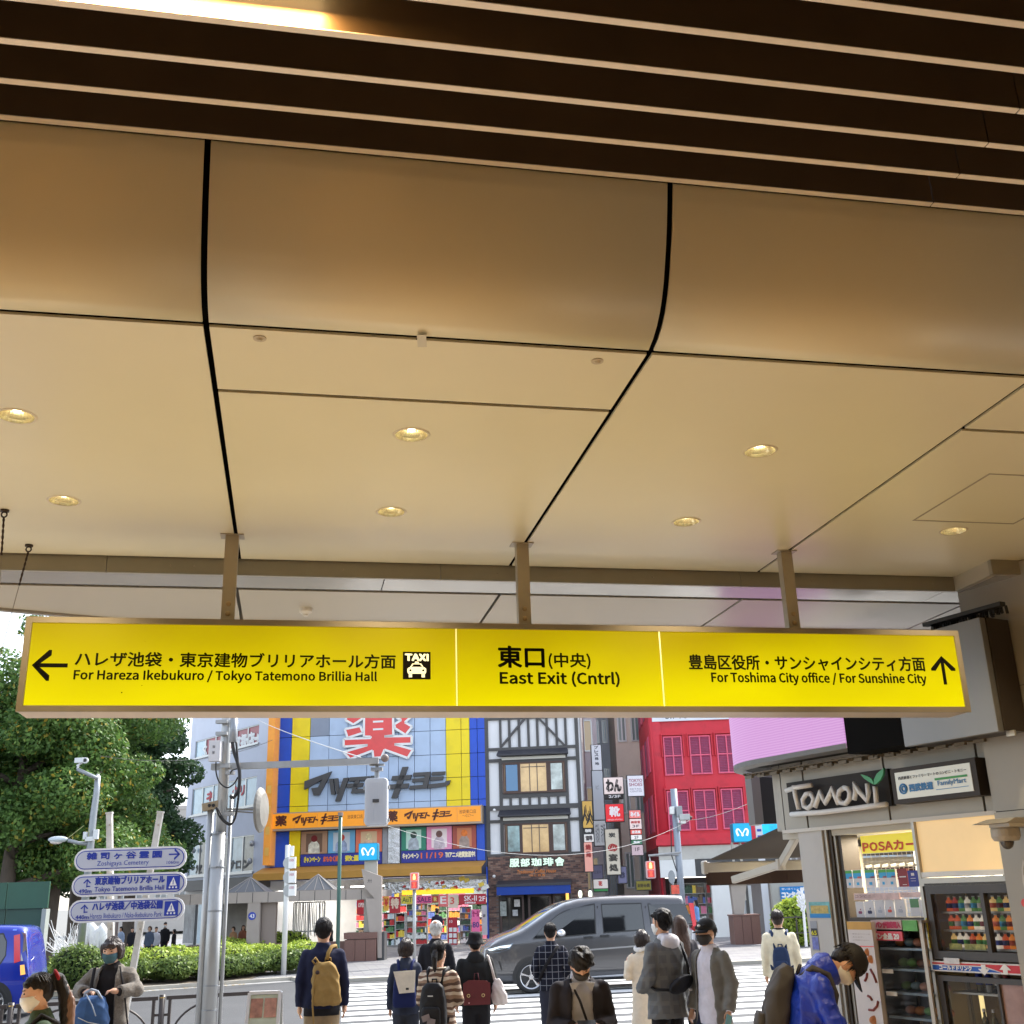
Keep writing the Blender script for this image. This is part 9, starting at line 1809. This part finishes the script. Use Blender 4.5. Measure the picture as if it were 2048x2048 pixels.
P = Person(1553, 1821, 14.2, R(-12), 'person in a cream sweater with a slim navy backpack walking to the crossing', w=1.02); body(P); trousers(P, NAVY); shoes(P, SHOE); jacket(P, cloth('sweater_cream', (226, 216, 188)), 'sweater', hem=.72, lo=1.18, flare=1.0, amp=.008); hair(P, 'crop', HAIRDB); b = MB(); b.tube([V3(.07*cos(t), -.01+.07*sin(t), 1.485) for t in [2*pi*i/14 for i in range(15)]], .013, 6); P.raw(b, 'neckband', BLKC)
backpack(P, cloth('navy_pack', (40, 56, 88), .7), 'slim navy backpack on the cream sweater', z0=.92, z1=1.26, w_=.12, d=.11)
REACH = HL((.24, .16, 1.14), (.18, .30, .95), (.16, .34, .87)); P = Person(1596, 1905, 7.6, R(-96), 'man in a bright blue padded jacket and dark cap bending at the kiosk', bend=.80, bz=(1.0, 1.52), sc=1.17, nod=.45, w=1.12); P.s = .985
body(P, REACH, REACH); trousers(P, cloth('trousers_grey', (70, 70, 74))); shoes(P, SHOE)
PUF = mat('puffer_blue', srgb(16, 48, 170), .38, spec=.5, var=(8, .12), bump=(24, .5, .02)); jacket(P, PUF, 'padded_jacket', hem=.80, lo=1.26, flare=1.0, armL=REACH, armR=REACH, amp=.014, wr=1.25, neck=.085); b = MB(); b.loft([ringl(z, r, r, -.01) for z, r in ((1.44, .115), (1.48, .112), (1.53, .10))]); P.done(b, 'jacket_collar', PUF, vox=.011, amp=.006)
hair(P, 'crop', HAIRB); mask(P, WHITE); cp = cap(P, cloth('cap_charcoal', (34, 33, 36), .6)); b = MB(); b.ell((-.088, -.03, 1.665), .006, .012, .010, 8, 5); P.raw(b, 'cap_badge', WHITE, cp)
backpack(P, cloth('pack_grey', (60, 58, 60), .7), 'worn dark grey backpack on the back of the blue padded jacket', z0=.90, z1=1.38, w_=.155, d=.17, amp=.010)
AL = HL((.27, .05, 1.24), (.17, .20, 1.23), (.08, .24, 1.25)); P = Person(228, 1882, 10.4, R(178), 'woman in a grey tweed coat and teal mask opening a blue backpack', nod=.25, sc=1.02, w=1.05); body(P, AL, AL, fem=True, curl=.9); trousers(P, BLKC); shoes(P, SHOE); jacket(P, cloth('sweater_black', (34, 32, 34)), 'sweater', hem=.86, lo=.98, armL=AL, armR=AL, sleeve=1.06)
opencoat(P, mat('cloth_tweed', srgb(118, 112, 104), .95, var=(60, .35), bump=(160, .4, .004)), 'tweed_coat', lo=1.22, hem=.60, armL=AL, armR=AL, gap=.09, amp=.009, wr=1.2); hair(P, 'bob', HAIRDB); mask(P, mat('mask_teal', srgb(62, 96, 104), .8))
DEN = cloth('denim_blue', (58, 88, 132), .8, var=(9, .2)); t = thing('backpack', P.T(V3(.06, .3, .82)), 'blue denim backpack being opened by the woman in the tweed coat', 'backpack'); b = MB(); b.loft([ringl(z, rx, ry, .30, .04, n=24, sq=3) for z, rx, ry in ((.78, .13, .07), (.82, .165, .10), (.98, .165, .11), (1.12, .14, .10), (1.19, .115, .085), (1.21, .07, .05))]); P.done(b, 'bag_body', DEN, t, vox=.011, amp=.012)
b = MB(); b.tube([V3(-.06, .34, 1.18), V3(-.02, .36, 1.25), V3(.04, .37, 1.27), V3(.10, .35, 1.24), V3(.13, .3, 1.17)], .012, 7); b.tube([V3(.10, .35, 1.24), V3(.0, .42, 1.14), V3(-.05, .43, 1.04)], .006, 5); P.raw(b, 'drawcord', cloth('cord_pale', (150, 160, 175)), t); b = MB(); b.tube([V3(-.12, .43, .96), V3(.02, .435, .99), V3(.12, .42, 1.03)], .004, 5); P.raw(b, 'pocket_piping', cloth('cord_cream', (190, 185, 170)), t)
t = thing('shoulder_bag', P.T(V3(-.25, -.0, .75)), 'black shoulder bag with a mint patterned pouch beside the tweed coat', 'bag'); b = MB(); b.loft([ringl(z, .12, .05, .08, -.27, n=18, sq=3) for z in (.66, .70, .86, .89)]); P.done(b, 'bag_body', BLKC, t, vox=.010, amp=.004); b = MB(); b.tube([V3(-.24, .08, .87), V3(-.20, .12, 1.15), V3(-.11, .08, 1.46)], .008, 6); P.raw(b, 'strap', BLKC, t); b = MB(); b.box(Fr((0, 0, 0), pi), .24, .33, -.15+.29, .145, .76, .84)
b = MB(); b.ell((-.29, .14, .80), .05, .012, .045, 12, 8); P.raw(b, 'pouch', mat('pouch_mint', srgb(150, 200, 185), .5, var=(40, .6)), t); b = MB(); b.tube([V3(.115, .13, 1.46), V3(.12, .16, 1.3), V3(.10, .17, 1.12)], .016, 7); P.raw(b, 'coat_strap', BLKC)
P = Person(88, 1949, 6.9, R(118), 'young woman with high ponytail, red hair tie and white mask, lower left', nod=.2, sc=1.0, w=1.0); body(P, fem=True); trousers(P, BLKC); shoes(P, SHOE); jacket(P, cloth('jacket_green', (66, 84, 68)), hem=.8, lo=1.1); hair(P, 'highpony', HAIRB); mask(P, WHITE)
b = MB(); b.tube([V3(0, -.17, 1.62), V3(.0, -.195, 1.5), V3(.01, -.20, 1.38), V3(.02, -.215, 1.22)], [.03, .042, .038, .02], 12); P.done(b, 'ponytail', mat('hair_light_brown', (.16, .085, .055), .42, bump=(55, .9, .008), stretch=(1.6, 1.6, .25)), vox=.009, amp=.006, freq=60.); b = MB(); b.tube([V3(.035*cos(t), -.135+.01*sin(t), 1.685+.035*sin(t)) for t in [2*pi*i/12 for i in range(13)]], .013, 7); P.raw(b, 'hair_tie', cloth('red_tie', (130, 30, 40)))
b = MB(); b.tube([V3(.10, -.12, 1.40), V3(.11, .0, 1.465), V3(.12, .12, 1.34)], .016, 7); b.tube([V3(-.10, -.12, 1.40), V3(-.11, .0, 1.465), V3(-.12, .12, 1.34)], .016, 7); P.raw(b, 'shoulder_strap', BLKC)
def far(px, py, D, face, lab, top, bot=(40, 40, 46), hs='short', hm_=HAIRB, arm=None, grp=None, msk=False, w=1.0):
 P = Person(px, py, D, face, lab, w=w); mb = MB()
 body(P, arm, arm); trousers(P, cloth('far_%d_%d' % (bot[0], bot[2]), bot)); shoes(P, SHOE); jacket(P, cloth('fart_%d_%d_%d' % top, top), hem=.8, lo=1.08, armL=arm, armR=arm); hair(P, hs, hm_)
 if msk: mask(P, WHITE)
 return P
far(874, 1817, 43, R(0), 'person in a black top standing at the drugstore doors with a raised hand', (34, 32, 50), arm=FRONT)
far(243, 1853, 44, R(150), 'pedestrian in a pale blue top just right of the left signpost leg', (150, 165, 190), hs='bob')
far(265, 1855, 45, R(200), 'pedestrian in a dark coat in the park shade between the two signpost legs', (36, 36, 42))
far(300, 1852, 42, R(170), 'pedestrian with brown hair and a grey blue jacket right of the signpost', (80, 92, 112), hs='bob', hm_=HAIRBR)
far(313, 1854, 43, R(185), 'pedestrian in a white top beside the one in grey blue', (205, 205, 215))
far(331, 1845, 43.5, R(180), 'masked pedestrian in a black suit near the white office building', (30, 30, 34), msk=True)
far(349, 1858, 44, R(90), 'dark haired pedestrian in black nearest the white office building', (34, 33, 36), hs='bob')
far(467, 1853, 41.5, R(160), 'person in a light brown coat inside the stone station entrance', (165, 125, 92), hs='bob', hm_=HAIRBR)
far(487, 1850, 42, R(200), 'person in a rust coloured top inside the stone station entrance, further right', (150, 95, 75), hs='long', hm_=HAIRBR)
far(1391, 1800, 47, R(90), 'shopper in a light blue shirt beside the clothes display of the red building', (120, 160, 215), hs='long')
far(1564, 1812, 42, R(180), 'person in black partly hidden by the right-hand hedge', (26, 26, 30))
far(662, 1848, 43.5, R(90), 'person in black behind the granite base, seen past the green pole', (30, 30, 32), hs='bob')
for (x, y0, lab, c1, c2) in ((1404, 1784, 'headless mannequin with a white and tan top and blue jeans at the shop front', (205, 185, 150), (110, 130, 145)), (1414, 1790, 'headless mannequin in pale trousers behind the tan topped one', (120, 105, 80), (175, 175, 150))):
 Pm = Person(x, y0-16, 47.5+(x-1404)*.06, R(180), lab, cat='mannequin'); Pm.root.name = 'mannequin'; jacket(Pm, cloth('mq_%d' % c1[0], c1), hem=.85, lo=1.05); trousers(Pm, cloth('mq2_%d' % c2[0], c2), wide=1.15); b = MB(); b.tube([V3(0, 0, 0), V3(0, 0, .9)], .02, 6); b.loft([ringl(z, .14, .14) for z in (0, .02)]); Pm.raw(b, 'stand', GALV)
for o, vox, amp, sd_, fq in PEND:
 md = o.modifiers.new('r', 'REMESH'); md.mode = 'VOXEL'; far_ = (o.matrix_world.translation-CAM).length if False else 0
 p = o.parent;
 while p.parent: p = p.parent
 dist = p.location.y; k = 1. if dist < 12 else (1.35 if dist < 20 else 2.6)
 md.voxel_size = vox*k; md.use_smooth_shade = True; s_ = o.modifiers.new('s', 'SMOOTH'); s_.iterations = 3 if k < 2 else 1; s_.factor = .5
dg = bpy.context.evaluated_depsgraph_get()
for o, vox, amp, sd_, fq in PEND:
 me = bpy.data.meshes.new_from_object(o.evaluated_get(dg)); o.modifiers.clear(); old = o.data; o.data = me
 if amp and len(me.vertices):
  n_ = len(me.vertices); co = np.empty(n_*3, np.float32); nr = np.empty(n_*3, np.float32); me.vertices.foreach_get('co', co); me.vertices.foreach_get('normal', nr); co = co.reshape(-1, 3); nr = nr.reshape(-1, 3)
  q = co+sd_*.37; wx = np.sin(q[:, 2]*9+sd_)*.06+np.sin(q[:, 1]*13)*.04; wz = np.sin(q[:, 0]*11+1.3*sd_)*.07+np.sin(q[:, 1]*17+q[:, 2]*6)*.04
  f1 = np.sin((q[:, 0]+wx)*fq*1.1+(q[:, 2]+wz)*fq*.45); f2 = np.sin((q[:, 2]+wz*1.3)*fq*.9-(q[:, 0]+wx)*fq*.35+q[:, 1]*fq*.3); f3 = np.sin(q[:, 0]*fq*2.1+q[:, 2]*fq*1.3+np.sin(q[:, 2]*fq)*1.5)
  h = amp*(.55*(1-2*np.abs(f1)**.8)+.5*(1-2*np.abs(f2)**.8)+.22*f3)*.6
  me.vertices.foreach_set('co', (co+nr*h[:, None]).ravel())
 me.shade_smooth(); me.update()
